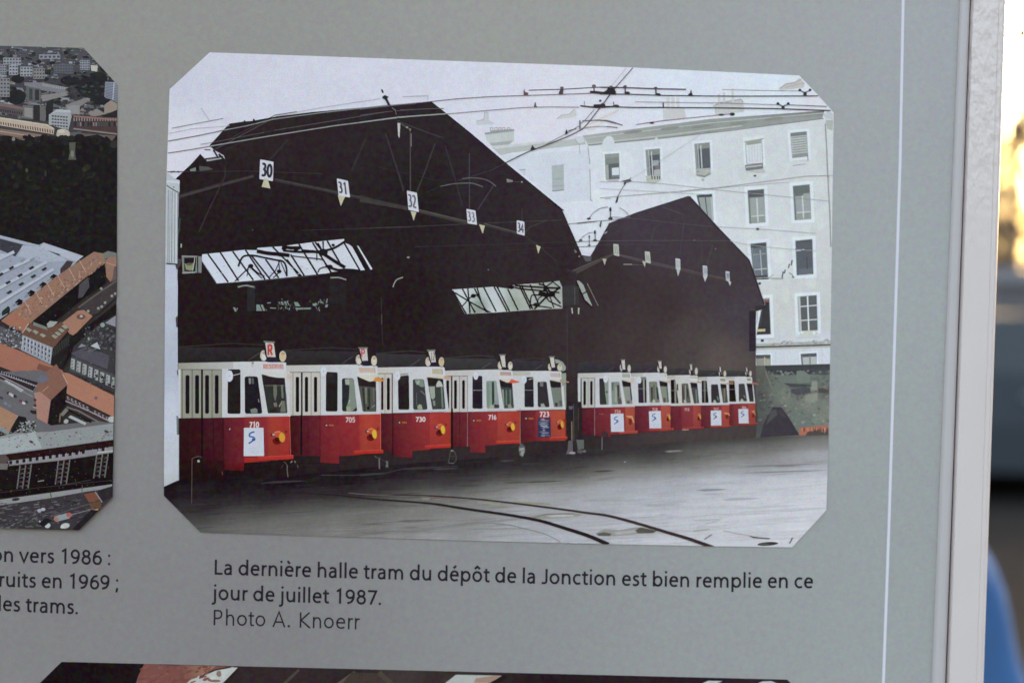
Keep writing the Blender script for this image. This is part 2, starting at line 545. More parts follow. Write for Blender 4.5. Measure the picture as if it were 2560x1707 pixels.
fr_lip = sweep('frame_lip', [(2399, 2328, -.0002), (2399.6, 2328.8, -.0012), (2404, 2335, -.0017), (2411, 2345, -.0021), (2418, 2354, -.0019), (2422, 2360.5, -.0012), (2422.4, 2361, .0)], M_LIP, True)
fr_gas = sweep('gasket', [(2420, 2359, -.0002), (2428, 2368, -.0002)], M_GASKET)
fr_face = sweep('frame', [(2425.4, 2365, .002), (2425.6, 2365.2, -.0033), (2426.6, 2366.4, -.0042), (2440, 2381, -.0044), (2488, 2431, -.0044), (2489.5, 2432.6, -.0041),
                          (2491, 2434.2, -.0044), (2499, 2442.4, -.0044), (2500.5, 2444, -.0041), (2502, 2445.5, -.0043), (2506, 2450, -.0040), (2510, 2454, -.0024), (2511.5, 2455.6, .002),
                          (2511.5, 2455.6, .028), (2440, 2381, .028)], M_FRAME)
fr_face.parent = panel; adopt(fr_face)
for o in (fr_lip, fr_gas):
    o.parent = fr_face; o.matrix_parent_inverse = fr_face.matrix_world.inverted()
# the rest of the frame and the two posts, outside the picture
xr = ext(2440, 2381, 0, 0, 1.5)
adopt(boxes('frame_rail', [(XL - .02, -.004, ZT, .232, .028, ZT + .02)], M_FRAME, panel))
adopt(boxes('frame_rail', [(XL - .02, -.004, ZB - .02, .21, .028, ZB)], M_FRAME, panel))
adopt(boxes('frame_rail', [(XL - .02, -.004, ZB, XL, .028, ZT)], M_FRAME, panel))
adopt(boxes('post', [(XL + .1, .029, 0, XL + .15, .079, ZT)], M_FRAME, panel))
adopt(boxes('post', [(.02, .029, 0, .07, .079, ZT)], M_FRAME, panel))

# captions
BLK = (48, 42, 52)
def caption(name, lines):
    root = None
    for s, base, em, w, up in lines:
        k = Ink(Page(None, -0.00006))
        letters(k, s, base, em, BLK, w, up)
        o = k.build('caption_line', M_TEXT, panel)
        adopt(o)
caption('caption', [
    ("La dernière halle tram du dépôt de la Jonction est bien remplie en ce", [(533, 1435), (1100, 1451), (1360, 1458.5), (1750, 1467.5), (2034, 1469.5)], 55.5, 97, (.015, -1)),
    ("jour de juillet 1987.", [(531, 1498.3), (955, 1511.3)], 55.5, 97, (.015, -1)),
])
H = {'P': 590, 'h': 540, 'o': 560, 't': 300, ' ': 270, 'A': 640, '.': 270, 'K': 640, 'n': 540, 'e': 535, 'r': 320}
_save = dict(GL)
def hv(ch, sx, sy=1.07):
    adv, st = GL[ch]; f = sx / adv
    out = []
    for q in st:
        pts = [(a * f, b * (1.07 if ch not in 'PAK' else 1.04)) for a, b in q[1]]
        out.append((q[0], pts) + tuple(q[2:]))
    return (sx, out)
for ch, sx in H.items(): GL[ch] = hv(ch, sx)
caption('caption', [("Photo A. Knoerr", [(529, 1561.5), (900, 1572.5)], 55.0, 72, (.015, -1))])
GL.update(_save)
caption('caption', [
    ("on vers 1986 :", [(-22, 1402.5), (278, 1412)], 55.5, 97, (.012, -1)),
    ("ruits en 1969 ;", [(-5, 1465.5), (298, 1473.8)], 55.5, 97, (.012, -1)),
    ("les trams.", [(-7, 1525.5), (197, 1534.6)], 55.5, 97, (.012, -1)),
])

# ------------------------------------------------------------------ printed photograph 1: trams in the depot
OCT = [(524, 131.6), (900, 144.8), (1540, 167.5), (1998, 189.3), (2040, 233), (2084, 282), (2084, 300), (2077, 800), (2070.7, 1100), (2065.5, 1274.6), (1979.7, 1367.3),
       (1790, 1364.3), (1512, 1358.8), (1172, 1350.5), (502, 1330), (410, 1238), (410.5, 1100), (412.5, 800), (415, 480), (424, 224)]
def s1(x, y): return (400 + x / 3.672, 100 + y / 3.672)
def s2(x, y): return (900 + x / 3.672, 100 + y / 3.672)
def s3(x, y): return (1500 + x / 3.672, 100 + y / 3.672)
def s5(x, y): return (400 + x / 3.672, 500 + y / 3.672)
def s6(x, y): return (900 + x / 3.672, 500 + y / 3.672)
def s7(x, y): return (1400 + x / 3.672, 450 + y / 3.672)
def sw(x, y): return (1800 + x / 7.328, 800 + y / 7.328)
def sg1(x, y): return (400 + x / 3.672, 1020 + y / 3.672)
def sg2(x, y): return (900 + x / 3.672, 1020 + y / 3.672)
def sg3(x, y): return (1480 + x / 3.672, 1020 + y / 3.672)
A1 = (400, 100, 3.672); A2 = (900, 100, 3.672); A3 = (1500, 100, 3.672); A5 = (400, 500, 3.672); A6 = (900, 500, 3.672); A7 = (1400, 450, 3.672)
AW = (1800, 800, 7.328); G1 = (400, 1020, 3.672); G2 = (900, 1020, 3.672); G3 = (1480, 1020, 3.672)
T1 = (420, 840, 7.328); T2 = (700, 840, 7.328); T3 = (960, 850, 7.328); T4 = (1220, 860, 7.328); T5 = (1420, 880, 7.328); T6 = (1640, 880, 7.328)

pg = Page(OCT, -0.00006)
b0 = Ink(pg)
b0.p(OCT, (205, 211, 224), pre=True)
photo = adopt(b0.build('printed_photograph', M_PRINT, panel, 'printed photograph of red and white trams lined up in a dark depot hall'))

# sky
k = Ink(pg)
skyf = sampler([(440, 200, (205, 207, 223)), (560, 150, (209, 210, 225)), (430, 350, (217, 217, 229)), (700, 250, (212, 213, 228)), (1000, 180, (214, 215, 230)),
                (1200, 240, (217, 219, 233)), (1350, 300, (223, 222, 234)), (1500, 200, (225, 224, 236)), (1700, 210, (231, 230, 243)), (1950, 220, (235, 233, 244)),
                (1500, 560, (229, 225, 235)), (1480, 620, (214, 213, 225)), (2040, 280, (225, 223, 233))])
k.field([(405, 120), (2090, 120), (2090, 420), (1480, 660), (1440, 660), (405, 470)], skyf, 24, pre=True)
k.build('sky', M_PRINT, photo, kind=None)

# the pale apartment building on the right
k = Ink(pg)
bf = sampler([(1500, 500, (220, 225, 236)), (1300, 400, (218, 224, 236)), (1600, 380, (214, 220, 228)), (1900, 420, (210, 216, 220)), (2050, 450, (211, 216, 219)), (1700, 560, (218, 224, 232)),
              (1960, 620, (216, 221, 226)), (2060, 640, (208, 212, 214)), (1950, 780, (207, 210, 209)), (2060, 780, (200, 204, 203)), (1940, 890, (209, 216, 226)), (2060, 890, (212, 218, 230))])
k.field([s2(1200, 980), s2(1600, 960), s2(2060, 905), s2(2110, 985), s3(0, 930), s3(2040, 720), s3(2145, 700), (2095, 300), (2095, 930), (1885, 930), (1885, 780), (1700, 520), (1600, 470), (1500, 640), (1440, 620), (1230, 430)], bf, 16, pre=True)
# wall shading below the second cornice and a soft grey return to the left
k.T(*A2)
k.p([(1210, 985), (1960, 915), (2060, 905), (2075, 960), (1400, 1035), (1290, 1060)], (186, 190, 190))
k.p([(1230, 975), (1960, 905), (1965, 915), (1240, 1003)], (205, 209, 214))
k.p([(1290, 1060), (2090, 1010), (2110, 1475), (1810, 1490)], (211, 217, 229))
k.p([(1760, 1155), (1870, 1142), (1873, 1380), (1765, 1390)], (176, 184, 186))
for y in (1280, 1345): k.line([(1768, y), (1870, y - 8)], 7, (158, 166, 168))
k.p([(1762, 1385), (1872, 1374), (1872, 1382), (1765, 1393)], (130, 134, 136))
k.p([(1465, 1192), (1518, 1185), (1518, 1196), (1468, 1200)], (158, 165, 172))
k.p([(1480, 1200), (1518, 1196), (1520, 1240), (1500, 1240)], (200, 207, 214))
k.p([(1970, 890), (2050, 885), (2060, 940), (2000, 950)], (204, 209, 218))
k.line([(1968, 905), (2012, 960), (2020, 1050)], 5, (160, 165, 170))
k.line([(2092, 985), (2105, 1100), (2117, 1475), (2300, 1455)], 8, (168, 172, 176))
k.line([(2108, 1100), (2113, 1300)], 10, (176, 180, 178))
# cornice
k.T(*A3)
k.g([(-160, 880), (1000, 728), (1000, 850), (-100, 975)], [(170, 174, 172), (152, 158, 154), (150, 156, 153), (178, 182, 180)])
k.g([(1000, 728), (2060, 650), (2040, 722), (1000, 850)], [(152, 158, 154), (120, 124, 126), (158, 162, 162), (150, 156, 153)])
k.line([(-150, 905), (1000, 765), (2060, 672)], 6, (196, 200, 200))
k.line([(-110, 968), (600, 900), (1200, 832), (2050, 722)], 9, (138, 140, 140))
k.line([(-120, 955), (500, 890), (1300, 790)], 12, (190, 193, 190))
for x, y in ((300, 845), (640, 815), (930, 795), (1280, 765), (1600, 725)):
    k.ell(x, y, 90, 14, (142, 148, 142), -7)
k.p([(2045, 690), (2100, 655), (2138, 680), (2135, 735), (2060, 710)], (196, 202, 206))
k.p([(2070, 740), (2138, 735), (2135, 830), (2085, 820)], (182, 184, 180))
random.seed(9)
for n in range(110):
    u, v = random.uniform(-100, 2050), random.uniform(960, 2900)
    if 900 * 1 < 0: continue
    fx, fy = s3(u, v)
    if fx > 2070 or fy < 330 - (fx - 1500) * .09 + 14: continue
    r0 = (1.055 * (np.array(bf(fx, fy)) * INK_K + INK_S) ** (1 / 2.4) - .055) * 255
    k.ell(u, v, random.uniform(20, 70), random.uniform(30, 120), tuple(np.clip(r0 + random.choice([-1, -1, 1]) * random.uniform(1, 4.5) + np.array([0, .6, -1]), 150, 236)), random.uniform(-12, 12), 12)
# downpipe and corner
k.line([(2068, 770), (2080, 1000), (2090, 1240), (2110, 1600), (2118, 1900)], 12, (152, 156, 156))
k.line([(2100, 1240), (2100, 1330)], 10, (178, 182, 184))
# faint chimneys and roofs against the sky
R1 = (206, 206, 206)
k.p([(575, 640), (775, 630), (790, 715), (580, 745)], (203, 205, 207))
for x in (610, 655, 700): k.p([(x, 530), (x + 28, 528), (x + 30, 640), (x + 4, 640)], (212, 213, 216))
k.p([(1045, 600), (1130, 560), (1300, 545), (1325, 620), (1320, 660), (1060, 690)], (200, 203, 205))
k.line([(1040, 610), (1110, 580), (1290, 548), (1315, 575)], 12, (176, 178, 180))
for x, y in ((1080, 500), (1125, 485), (1205, 450)): k.p([(x, y), (x + 22, y - 2), (x + 26, 590), (x + 3, 595)], (206, 206, 206))
k.p([(1640, 450), (1700, 400), (1790, 385), (1830, 350), (1880, 400), (1870, 440), (1650, 465)], (200, 198, 198))
k.line([(1650, 445), (1720, 405), (1790, 395), (1850, 360)], 7, (168, 166, 166))
k.line([(1700, 440), (1790, 415), (1870, 400)], 8, (184, 182, 184))
k.p([(-180, 800), (150, 630), (180, 640), (0, 780), (-60, 830)], (221, 220, 224))
k.line([(-100, 780), (170, 645)], 14, (212, 206, 208))
k.T(*A2)
k.p([(1065, 745), (1135, 725), (1140, 660), (1180, 665), (1185, 740), (1240, 770), (1080, 785)], (200, 204, 208))
k.line([(1068, 745), (1135, 735), (1145, 665), (1180, 668)], 6, (176, 180, 186))
k.p([(1150, 860), (1410, 835), (1415, 930), (1370, 960), (1210, 975), (1160, 920)], (196, 202, 202))
k.line([(1145, 862), (1415, 830)], 16, (150, 158, 156))
k.line([(1195, 840), (1400, 825)], 14, (160, 166, 166))
k.p([(1190, 950), (1400, 925), (1370, 960), (1215, 975)], (170, 174, 176))
for x in (1195, 1235, 1270, 1305, 1350):
    k.line([(x, 838), (x + 3, 808), (x + 24, 806), (x + 24, 835)], 6, (168, 164, 166))
k.p([(1800, 730), (1850, 690), (1920, 680), (1975, 625), (1990, 700), (1900, 720)], (205, 206, 208))
k.line([(1805, 728), (1850, 692), (1925, 682), (1965, 640)], 6, (172, 174, 176))
bld = k.build('apartment_building', M_PRINT, photo, 'pale four-storey apartment building in the printed photograph')

# windows of the building: each its own small print
WHT = (226, 231, 239)
def window(A, pts, glass, kind, bd=34):
    w = Ink(pg).T(*A)
    c = Vector((sum(p[0] for p in pts) / 4, sum(p[1] for p in pts) / 4))
    def grow(d, e=None):
        e = d if e is None else e
        return [(p[0] + (d if p[0] > c.x else -d), p[1] + (e if p[1] > c.y else -e)) for p in pts]
    w.p(grow(bd, bd + 2), WHT)
    w.p(grow(5), (150, 155, 158))
    w.p(pts, glass)
    (ax, ay), (bx, by), (dx, dy), (ex, ey) = pts      # tl tr br bl
    def q(u, v):
        tx, ty = ax + (bx - ax) * u, ay + (by - ay) * u
        lx, ly = ex + (dx - ex) * u, ey + (dy - ey) * u
        return (tx + (lx - tx) * v, ty + (ly - ty) * v)
    def sub(u0, v0, u1, v1, c): w.p([q(u0, v0), q(u1, v0), q(u1, v1), q(u0, v1)], c)
    if kind == 'blind':
        sub(0, .0, 1, .13, (120, 130, 130))
        for n in range(8): sub(.05, .17 + n * .1, .97, .205 + n * .1, (140, 146, 146))
        sub(.02, .9, .99, .99, (150, 155, 152))
    if kind == 'open':
        sub(0, 0, 1, .2, (140, 144, 142)); sub(.16, .0, .22, 1, (190, 196, 200)); sub(0, 0, .12, 1, (150, 156, 150)); sub(.36, .05, .44, .95, (196, 202, 210))
    if kind == 'sash':
        sub(0, 0, 1, .22, (96, 99, 101)); sub(.5, .25, .58, .98, (205, 212, 218)); sub(0, .2, .09, 1, (120, 124, 120)); sub(.12, .78, .98, .81, (206, 212, 216))
        sub(.14, .82, .5, .98, (152, 160, 152)); sub(.6, .82, .96, .98, (150, 156, 150))
    if kind == 'dark':
        sub(0, 0, 1, .12, (78, 84, 88)); sub(.05, .1, .12, .96, (130, 138, 140)); sub(.55, .2, .62, .95, (180, 190, 196)); sub(.1, .3, .95, .335, (150, 158, 160)); sub(.1, .74, .97, .77, (190, 198, 200))
        sub(.0, .94, 1, 1, (80, 84, 86))
    if kind == 'plain':
        sub(0, 0, 1, .06, (88, 92, 98)); sub(.1, .82, .95, 1, (108, 114, 124)); sub(.6, .5, .7, .85, (84, 88, 96))
    if kind == 'cross':
        sub(0, 0, .12, 1, (190, 195, 195)); sub(.48, 0, .56, 1, (222, 226, 232)); sub(.12, .27, 1, .3, (216, 220, 226)); sub(.12, .68, 1, .71, (216, 220, 226))
        w.T(*AW); w.p([(1470, 200), (1760, 190), (1800, 240), (1760, 280), (1490, 300), (1455, 250)], (204, 207, 202)); w.ell(1500, 225, 30, 28, (226, 230, 236)); w.ell(1720, 235, 26, 30, (222, 228, 236)); w.T(*A)
    return w, sub
def fin(w): w.build('window', M_PRINT, bld)
w, s = window(A3, [(48, 1055), (170, 1045), (176, 1275), (58, 1282)], (100, 106, 110), '', 22)
s(0, 0, 1, .14, (150, 156, 150)); s(.0, .14, 1, .38, (132, 142, 136)); s(.45, .55, 1, .85, (214, 220, 228)); s(0, .4, .2, 1, (168, 170, 166)); s(.4, .86, 1, .95, (120, 128, 128)); w.p([(60, 1285), (165, 1275), (170, 1295), (75, 1300)], (184, 188, 188)); fin(w)
w, s = window(A3, [(420, 1015), (545, 1002), (552, 1250), (440, 1265)], (92, 97, 104), 'open', 26)
s(.45, .4, .9, .6, (158, 166, 170)); s(.6, .6, .95, .75, (130, 118, 126)); s(.5, .75, 1, .95, (176, 180, 180))
w.p([(418, 1250), (556, 1240), (552, 1290), (500, 1318), (430, 1305)], (186, 190, 182))
for x in (470, 495, 520, 540): w.p([(x, 1250), (x + 12, 1249), (x + 13, 1280), (x + 3, 1281)], (96, 100, 100))
fin(w)
w, s = window(A3, [(870, 960), (1002, 946), (1012, 1180), (886, 1195)], (94, 100, 106), 'open', 26)
w.p([(875, 1185), (1015, 1175), (1012, 1235), (960, 1260), (885, 1245)], (176, 181, 176)); w.line([(885, 1240), (960, 1255), (1012, 1225)], 12, (138, 144, 138))
w.ell(945, 1285, 16, 14, (178, 186, 180)); w.ell(900, 1210, 14, 8, (150, 158, 150)); w.ell(985, 1205, 14, 8, (190, 196, 190)); fin(w)
w, s = window(A3, [(1335, 925), (1480, 905), (1492, 1130), (1350, 1140)], (214, 220, 226), '', 26)
w.p([(1312, 935), (1360, 895), (1505, 875), (1505, 905), (1480, 912), (1335, 935)], (222, 226, 230)); w.p([(1315, 935), (1502, 903), (1502, 912), (1478, 918), (1478, 950), (1345, 968), (1340, 940)], (158, 164, 158))
for n in range(5): w.line([(1365 + n * 26, 975 - n * 3), (1372 + n * 25, 1120)], 4, (190, 197, 198))
w.p([(1328, 1150), (1495, 1132), (1497, 1182), (1340, 1202)], (124, 128, 128)); w.p([(1336, 1163), (1485, 1147), (1485, 1158), (1340, 1175)], (196, 200, 200)); w.p([(1345, 1202), (1500, 1184), (1520, 1215), (1450, 1222)], (192, 196, 198))
w.ell(1422, 1248, 14, 9, (90, 96, 98)); fin(w)
w, s = window(A3, [(1750, 860), (1892, 845), (1906, 1065), (1768, 1082)], (190, 195, 195), 'blind', 30)
w.line([(1770, 1155), (1885, 1140)], 6, (150, 156, 156)); w.line([(1905, 1060), (1908, 1110)], 6, (110, 116, 120)); fin(w)
w, s = window(A7, [(1255, 142), (1392, 132), (1405, 372), (1300, 330)], (158, 166, 166), '', 30)
s(0, 0, 1, .1, (70, 76, 82)); s(0, 0, .1, 1, (96, 98, 98)); s(.5, .05, .58, 1, (98, 102, 104)); s(.92, .1, 1, 1, (190, 196, 196)); fin(w)
fin(window(A7, [(1725, 100), (1868, 88), (1882, 385), (1742, 398)], (160, 167, 166), 'sash')[0])
w, s = window(A7, [(2140, 60), (2287, 45), (2302, 355), (2158, 366)], (160, 167, 168), 'sash')
s(0, 0, 1, .24, (108, 116, 114)); s(.0, .22, .6, .3, (112, 120, 118)); fin(w)
w, s = window(A7, [(1750, 590), (1890, 575), (1906, 890), (1782, 900)], (112, 120, 126), 'dark'); s(.15, .36, .5, .7, (122, 130, 142)); fin(w)
w, s = window(A7, [(2163, 562), (2312, 546), (2322, 860), (2176, 872)], (96, 100, 108), 'plain'); s(.0, .27, .3, .3, (206, 210, 214)); s(.35, .26, .5, .285, (206, 206, 206)); fin(w)
w, s = window(A7, [(1870, 1092), (1918, 1086), (1932, 1412), (1806, 1418)], (62, 61, 65), '')
s(.1, .0, 1, .03, (176, 160, 150)); s(.1, .04, .95, .1, (146, 96, 96)); s(0, .85, .6, .92, (198, 190, 150)); s(.1, .1, .16, .8, (84, 84, 90)); fin(w)
w, s = window(A7, [(2184, 1075), (2352, 1060), (2362, 1375), (2198, 1385)], (98, 102, 104), 'cross'); fin(w)
w, s = window(AW, [(660, 642), (920, 635), (925, 828), (670, 832)], (150, 150, 142), '', 30)
s(0, 0, 1, .32, (88, 88, 92)); s(.55, .2, .64, 1, (186, 180, 160)); s(.7, .45, 1, 1, (166, 168, 158)); fin(w)
w, s = window(AW, [(1478, 622), (1765, 606), (1768, 806), (1496, 818)], (184, 190, 190), '', 34)
s(0, 0, 1, .3, (92, 94, 104)); s(.53, .2, .61, 1, (130, 132, 128)); s(0, .2, .1, 1, (120, 124, 128)); fin(w)

# ledge with dirt band, small vents
k = Ink(pg).T(*AW)
k.p([(660, 430), (1000, 425), (2040, 375), (2040, 465), (660, 500)], (176, 180, 176))
k.p([(660, 480), (2040, 440), (2040, 466), (660, 512)], (84, 84, 88))
k.p([(660, 512), (2040, 468), (2040, 500), (660, 545)], (186, 188, 180))
for n in range(60):
    x = random.uniform(900, 2000); y = 480 - (x - 660) * .036 - random.uniform(8, 75)
    k.ell(x, y, random.uniform(10, 36), random.uniform(5, 14), random.choice([(150, 152, 142), (132, 136, 130), (188, 192, 190), (160, 158, 158), (206, 210, 214)]))
k.line([(660, 350), (1000, 345)], 8, (176, 180, 182)); k.line([(1400, 325), (1830, 310)], 9, (176, 182, 184))
k.line([(1020, 570), (1025, 820)], 6, (184, 188, 186)); k.line([(1865, 520), (1868, 800)], 8, (186, 190, 190))
k.p([(745, 355), (800, 352), (802, 398), (750, 400)], (58, 56, 74))
k.T(*A7)
k.ell(1812, 450, 15, 10, (76, 80, 82)); k.ell(1832, 950, 14, 12, (76, 82, 90))
k.line([(1100, 112), (1500, 70), (2115, 20)], 5, (176, 182, 184))
k.build('ledge', M_PRINT, bld)

# ------------------------------------------------------------------ the stone wall, the heap and the boards at the far end
k = Ink(pg)
wf = sampler([sw(700, 1100) + ((92, 92, 88),), sw(700, 1500) + ((84, 86, 84),), sw(1200, 1100) + ((112, 120, 114),), sw(1500, 1050) + ((118, 128, 122),), sw(1900, 1100) + ((110, 118, 114),),
              sw(1500, 1250) + ((82, 86, 88),), sw(1200, 1400) + ((122, 128, 120),), sw(1650, 1450) + ((138, 142, 132),), sw(1950, 1350) + ((96, 96, 94),), sw(1950, 1500) + ((124, 130, 124),),
              sg3(1950, 100) + ((112, 122, 116),), sg3(2150, 60) + ((130, 134, 126),), sg3(1620, 60) + ((92, 96, 94),), sg3(1560, 150) + ((80, 84, 84),)])
k.field([sw(640, 835), sw(2060, 800), sg3(2180, 270), sg3(1500, 290)], wf, 9, pre=True)
k.T(*AW)
k.g([(820, 840), (2050, 806), (2050, 1010), (870, 960)], [(66, 66, 72), (66, 68, 74), (84, 88, 90), (70, 70, 76)])
k.p([(870, 900), (1400, 900), (1700, 930), (1600, 1010), (1100, 1000), (900, 990)], (68, 68, 74))
for n in range(620):
    u, v = random.uniform(700, 2040), random.uniform(930, 1900)
    r0 = np.array(wf(*sw(u, v))) * INK_K + INK_S
    r0 = (1.055 * r0 ** (1 / 2.4) - .055) * 255
    cc = tuple(np.clip(r0 + random.gauss(0, 11) + np.array([random.gauss(0, 2), random.gauss(0, 3), 0]), 50, 170))
    r = random.uniform(8, 34)
    if v < 1900:
        k.ell(u, v, r, r * random.uniform(.4, .9), cc, random.uniform(-30, 30), 9)
k.p([(1050, 1100), (1300, 1020), (1420, 1000), (1660, 1060), (1650, 1140), (1400, 1175), (1150, 1150)], (112, 122, 116))
k.p([(1400, 930), (1540, 925), (1640, 1010), (1660, 1120), (1500, 1160), (1400, 1100)], (120, 130, 124))
k.p([(1680, 1110), (1785, 1120), (1780, 1280), (1660, 1290)], (142, 146, 138))
k.p([(1800, 1240), (1990, 1270), (1985, 1330), (1800, 1330)], (84, 80, 80))
k.p([(1560, 1380), (1780, 1330), (1790, 1470), (1560, 1480)], (142, 146, 134))
k.p([(1160, 1150), (1650, 1180), (1680, 1210), (1300, 1230)], (78, 80, 82))
k.p([(1300, 1260), (1640, 1230), (1660, 1330), (1420, 1370), (1300, 1330)], (84, 84, 90))
k.line([(830, 940), (900, 1120), (960, 1260)], 26, (120, 122, 116))
k.T(*G3)
k.build('stone_wall', M_PRINT, photo)
k = Ink(pg).T(*G3)
k.p([(1660, -10), (1735, -10), (1790, 60), (1905, 246), (1540, 268), (1580, 130)], (66, 62, 70))
k.p([(1640, 20), (1690, 10), (1700, 60), (1600, 150)], (82, 82, 84)); k.p([(1700, 30), (1730, 0), (1790, 90), (1760, 90)], (74, 70, 76))
k.build('dark_heap', M_PRINT, photo)
k = Ink(pg).T(*G3)
k.p([(1903, 180), (2168, 158), (2168, 200), (1990, 215), (1960, 245), (1900, 250)], (176, 110, 92))
k.p([(1975, 218), (2060, 195), (2170, 188), (2170, 262), (1960, 258)], (84, 80, 78))
for n in range(26):
    x = random.uniform(1905, 2160); k.p([(x, 178), (x + 5, 176), (x + 9, random.uniform(196, 240)), (x + 1, 215)], random.choice([(120, 78, 70), (196, 138, 118), (90, 78, 74)]))
k.build('orange_boards', M_PRINT, photo)

# ------------------------------------------------------------------ the hall
k = Ink(pg)
hf = sampler([(450, 560, (38, 29, 32)), (700, 300, (46, 35, 39)), (700, 600, (36, 28, 32)), (500, 830, (37, 28, 30)), (1000, 300, (46, 37, 42)), (1050, 500, (38, 32, 34)), (1000, 760, (38, 29, 32)),
              (1200, 480, (48, 39, 45)), (1400, 650, (50, 41, 45)), (1250, 820, (46, 39, 42)), (1420, 830, (58, 49, 51)), (1500, 700, (58, 48, 51)), (1600, 560, (70, 61, 71)), (1700, 620, (70, 61, 69)), (1650, 760, (64, 54, 57)),
              (1800, 700, (70, 62, 67)), (1720, 860, (78, 70, 70)), (1860, 790, (74, 67, 75)), (1800, 900, (92, 83, 81)), (1600, 850, (68, 58, 59)), (500, 1100, (32, 23, 26)), (1400, 1060, (50, 43, 46)), (1850, 1080, (74, 67, 67))], 3)
H1 = [s1(145, 1275), s1(230, 1195), s1(300, 1128), s1(370, 1048), s1(425, 1105), s1(560, 1082), s1(612, 1130), s1(585, 1060), s1(500, 1012), s1(455, 970), s1(520, 900), s1(590, 820), s1(640, 770),
      s1(760, 752), s1(850, 745), s1(1080, 703), s1(1400, 664), s1(1750, 632), s1(2350, 578), s2(655, 566), s2(800, 690), s2(1010, 858), s2(1330, 1130), s2(1600, 1350), s2(1870, 1570), s6(1735, 0), s6(1850, 90),
      s6(1940, 300), s6(2030, 500), s6(2060, 520), s6(2115, 515), s6(2200, 370), s6(2285, 215), s7(445, 402), s7(700, 302), s7(1180, 148), s7(1450, 440), s7(1735, 735), s7(1752, 775), s7(1820, 960), s7(1882, 1150),
      s7(1830, 1165), s7(1798, 1195), s7(1796, 1400), sw(655, 840), sw(650, 1400), sg3(1520, 60), sg3(1500, 300), (1885, 1110), (1400, 1180), (1000, 1210), (445, 1260), (442, 1000), (444, 700), s1(175, 1400)]
k.field(H1, hf, 14, pre=True)
hall = k.build('depot_hall', M_PRINT, photo, 'dark open tram hall with two gables in the printed photograph')

k = Ink(pg)      # edges and trusses
k.T(*A2); k.line([(652, 570), (800, 688), (1010, 856), (1330, 1128), (1870, 1568)], 9, (30, 24, 32))
k.T(*A6); k.line([(1735, 0), (1850, 90), (2030, 500)], 8, (36, 30, 38))
k.T(*A7); k.line([(1184, 150), (1450, 437), (1736, 733), (1752, 775), (1880, 1145)], 6, (188, 192, 194)); k.line([(1186, 152), (1450, 442), (1732, 735), (1748, 775), (1872, 1140)], 14, (52, 46, 56))
k.line([(445, 402), (700, 303), (1180, 150)], 7, (58, 50, 58))
k.p([(205, 690), (290, 702), (285, 745), (235, 750)], (92, 88, 94))
k.p([(1790, 1160), (1885, 1152), (1898, 1170), (1830, 1195), (1798, 1205)], (58, 54, 58))
k.p([(1735, 1200), (1796, 1200), (1798, 1570), (1735, 1570)], (52, 47, 56))
k.line([(1810, 1200), (1812, 1260), (1806, 1310)], 9, (186, 196, 194))
k.T(*A1)
TR = (74, 68, 70)
k.line([(175, 1440), (500, 1345), (860, 1250)], 34, (62, 56, 57), w1=26); k.line([(180, 1438), (860, 1252)], 4, (86, 82, 82))
k.line([(1050, 1285), (1500, 1375), (1750, 1430), (2300, 1550)], 30, (58, 53, 55)); k.line([(1050, 1278), (1750, 1425), (2300, 1545)], 4, (88, 84, 84))
k.line([(1180, 910), (1000, 1110)], 16, (52, 48, 50)); k.line([(1890, 905), (1760, 1200)], 18, (54, 50, 50)); k.line([(2070, 860), (2240, 1370)], 14, (56, 52, 54))
k.line([(600, 1140), (600, 1250), (450, 1560), (360, 1760)], 12, (58, 50, 52)); k.line([(2297, 840), (2300, 1450)], 10, (74, 70, 72))
k.line([(500, 1010), (1040, 720)], 7, (84, 80, 82)); k.line([(620, 920), (1060, 690), (1260, 660)], 5, (70, 64, 66))
k.line([(410, 1008), (465, 1010)], 8, (60, 54, 56)); k.line([(490, 1010), (540, 1090)], 14, (40, 34, 36)); k.line([(400, 1096), (580, 1072)], 12, (58, 50, 52)); k.line([(430, 1112), (580, 1085)], 10, (172, 178, 180))
k.line([(540, 1050), (600, 1110), (610, 1200)], 18, (44, 38, 40))
k.p([(275, 1190), (330, 1170), (330, 1205), (280, 1210)], (120, 132, 128)); k.p([(360, 1160), (440, 1165), (490, 1190), (365, 1205)], (84, 84, 82)); k.line([(345, 1120), (345, 1230)], 16, (32, 26, 28))
k.line([(70, 1212), (300, 1208), (800, 1205), (1500, 1230)], 5, (62, 60, 60))
k.line([(600, 1010), (960, 850), (1400, 770), (2100, 660)], 4, (62, 58, 60))
k.T(*A2)
k.line([(0, 1440), (440, 1555)], 26, (62, 57, 58))
k.line([(235, 860), (330, 1160), (400, 1390)], 11, (62, 58, 60)); k.line([(462, 840), (462, 1400)], 11, (78, 74, 74)); k.line([(470, 860), (470, 980)], 8, (120, 120, 114))
k.line([(690, 950), (600, 1200), (520, 1400)], 12, (64, 60, 60)); k.line([(780, 970), (860, 1230), (940, 1520)], 10, (58, 56, 60)); k.line([(1003, 1040), (1005, 1560)], 10, (68, 68, 76))
k.line([(1230, 1330), (1080, 1560)], 14, (66, 62, 66)); k.line([(380, 760), (640, 860), (760, 900)], 7, (74, 70, 70))
k.line([(0, 1130), (700, 1290), (1200, 1280)], 4, (54, 52, 56))
k.line([(1330, 1135), (1200, 1200), (900, 1290)], 5, (72, 70, 72)); k.line([(900, 1290), (600, 1400)], 4, (54, 52, 54))
k.line([(940, 1275), (1010, 1268), (1100, 1272), (1180, 1295), (1250, 1345)], 8, (104, 102, 106), True); k.line([(740, 1345), (860, 1322), (1000, 1315), (1060, 1325), (1130, 1350)], 8, (108, 106, 110), True)
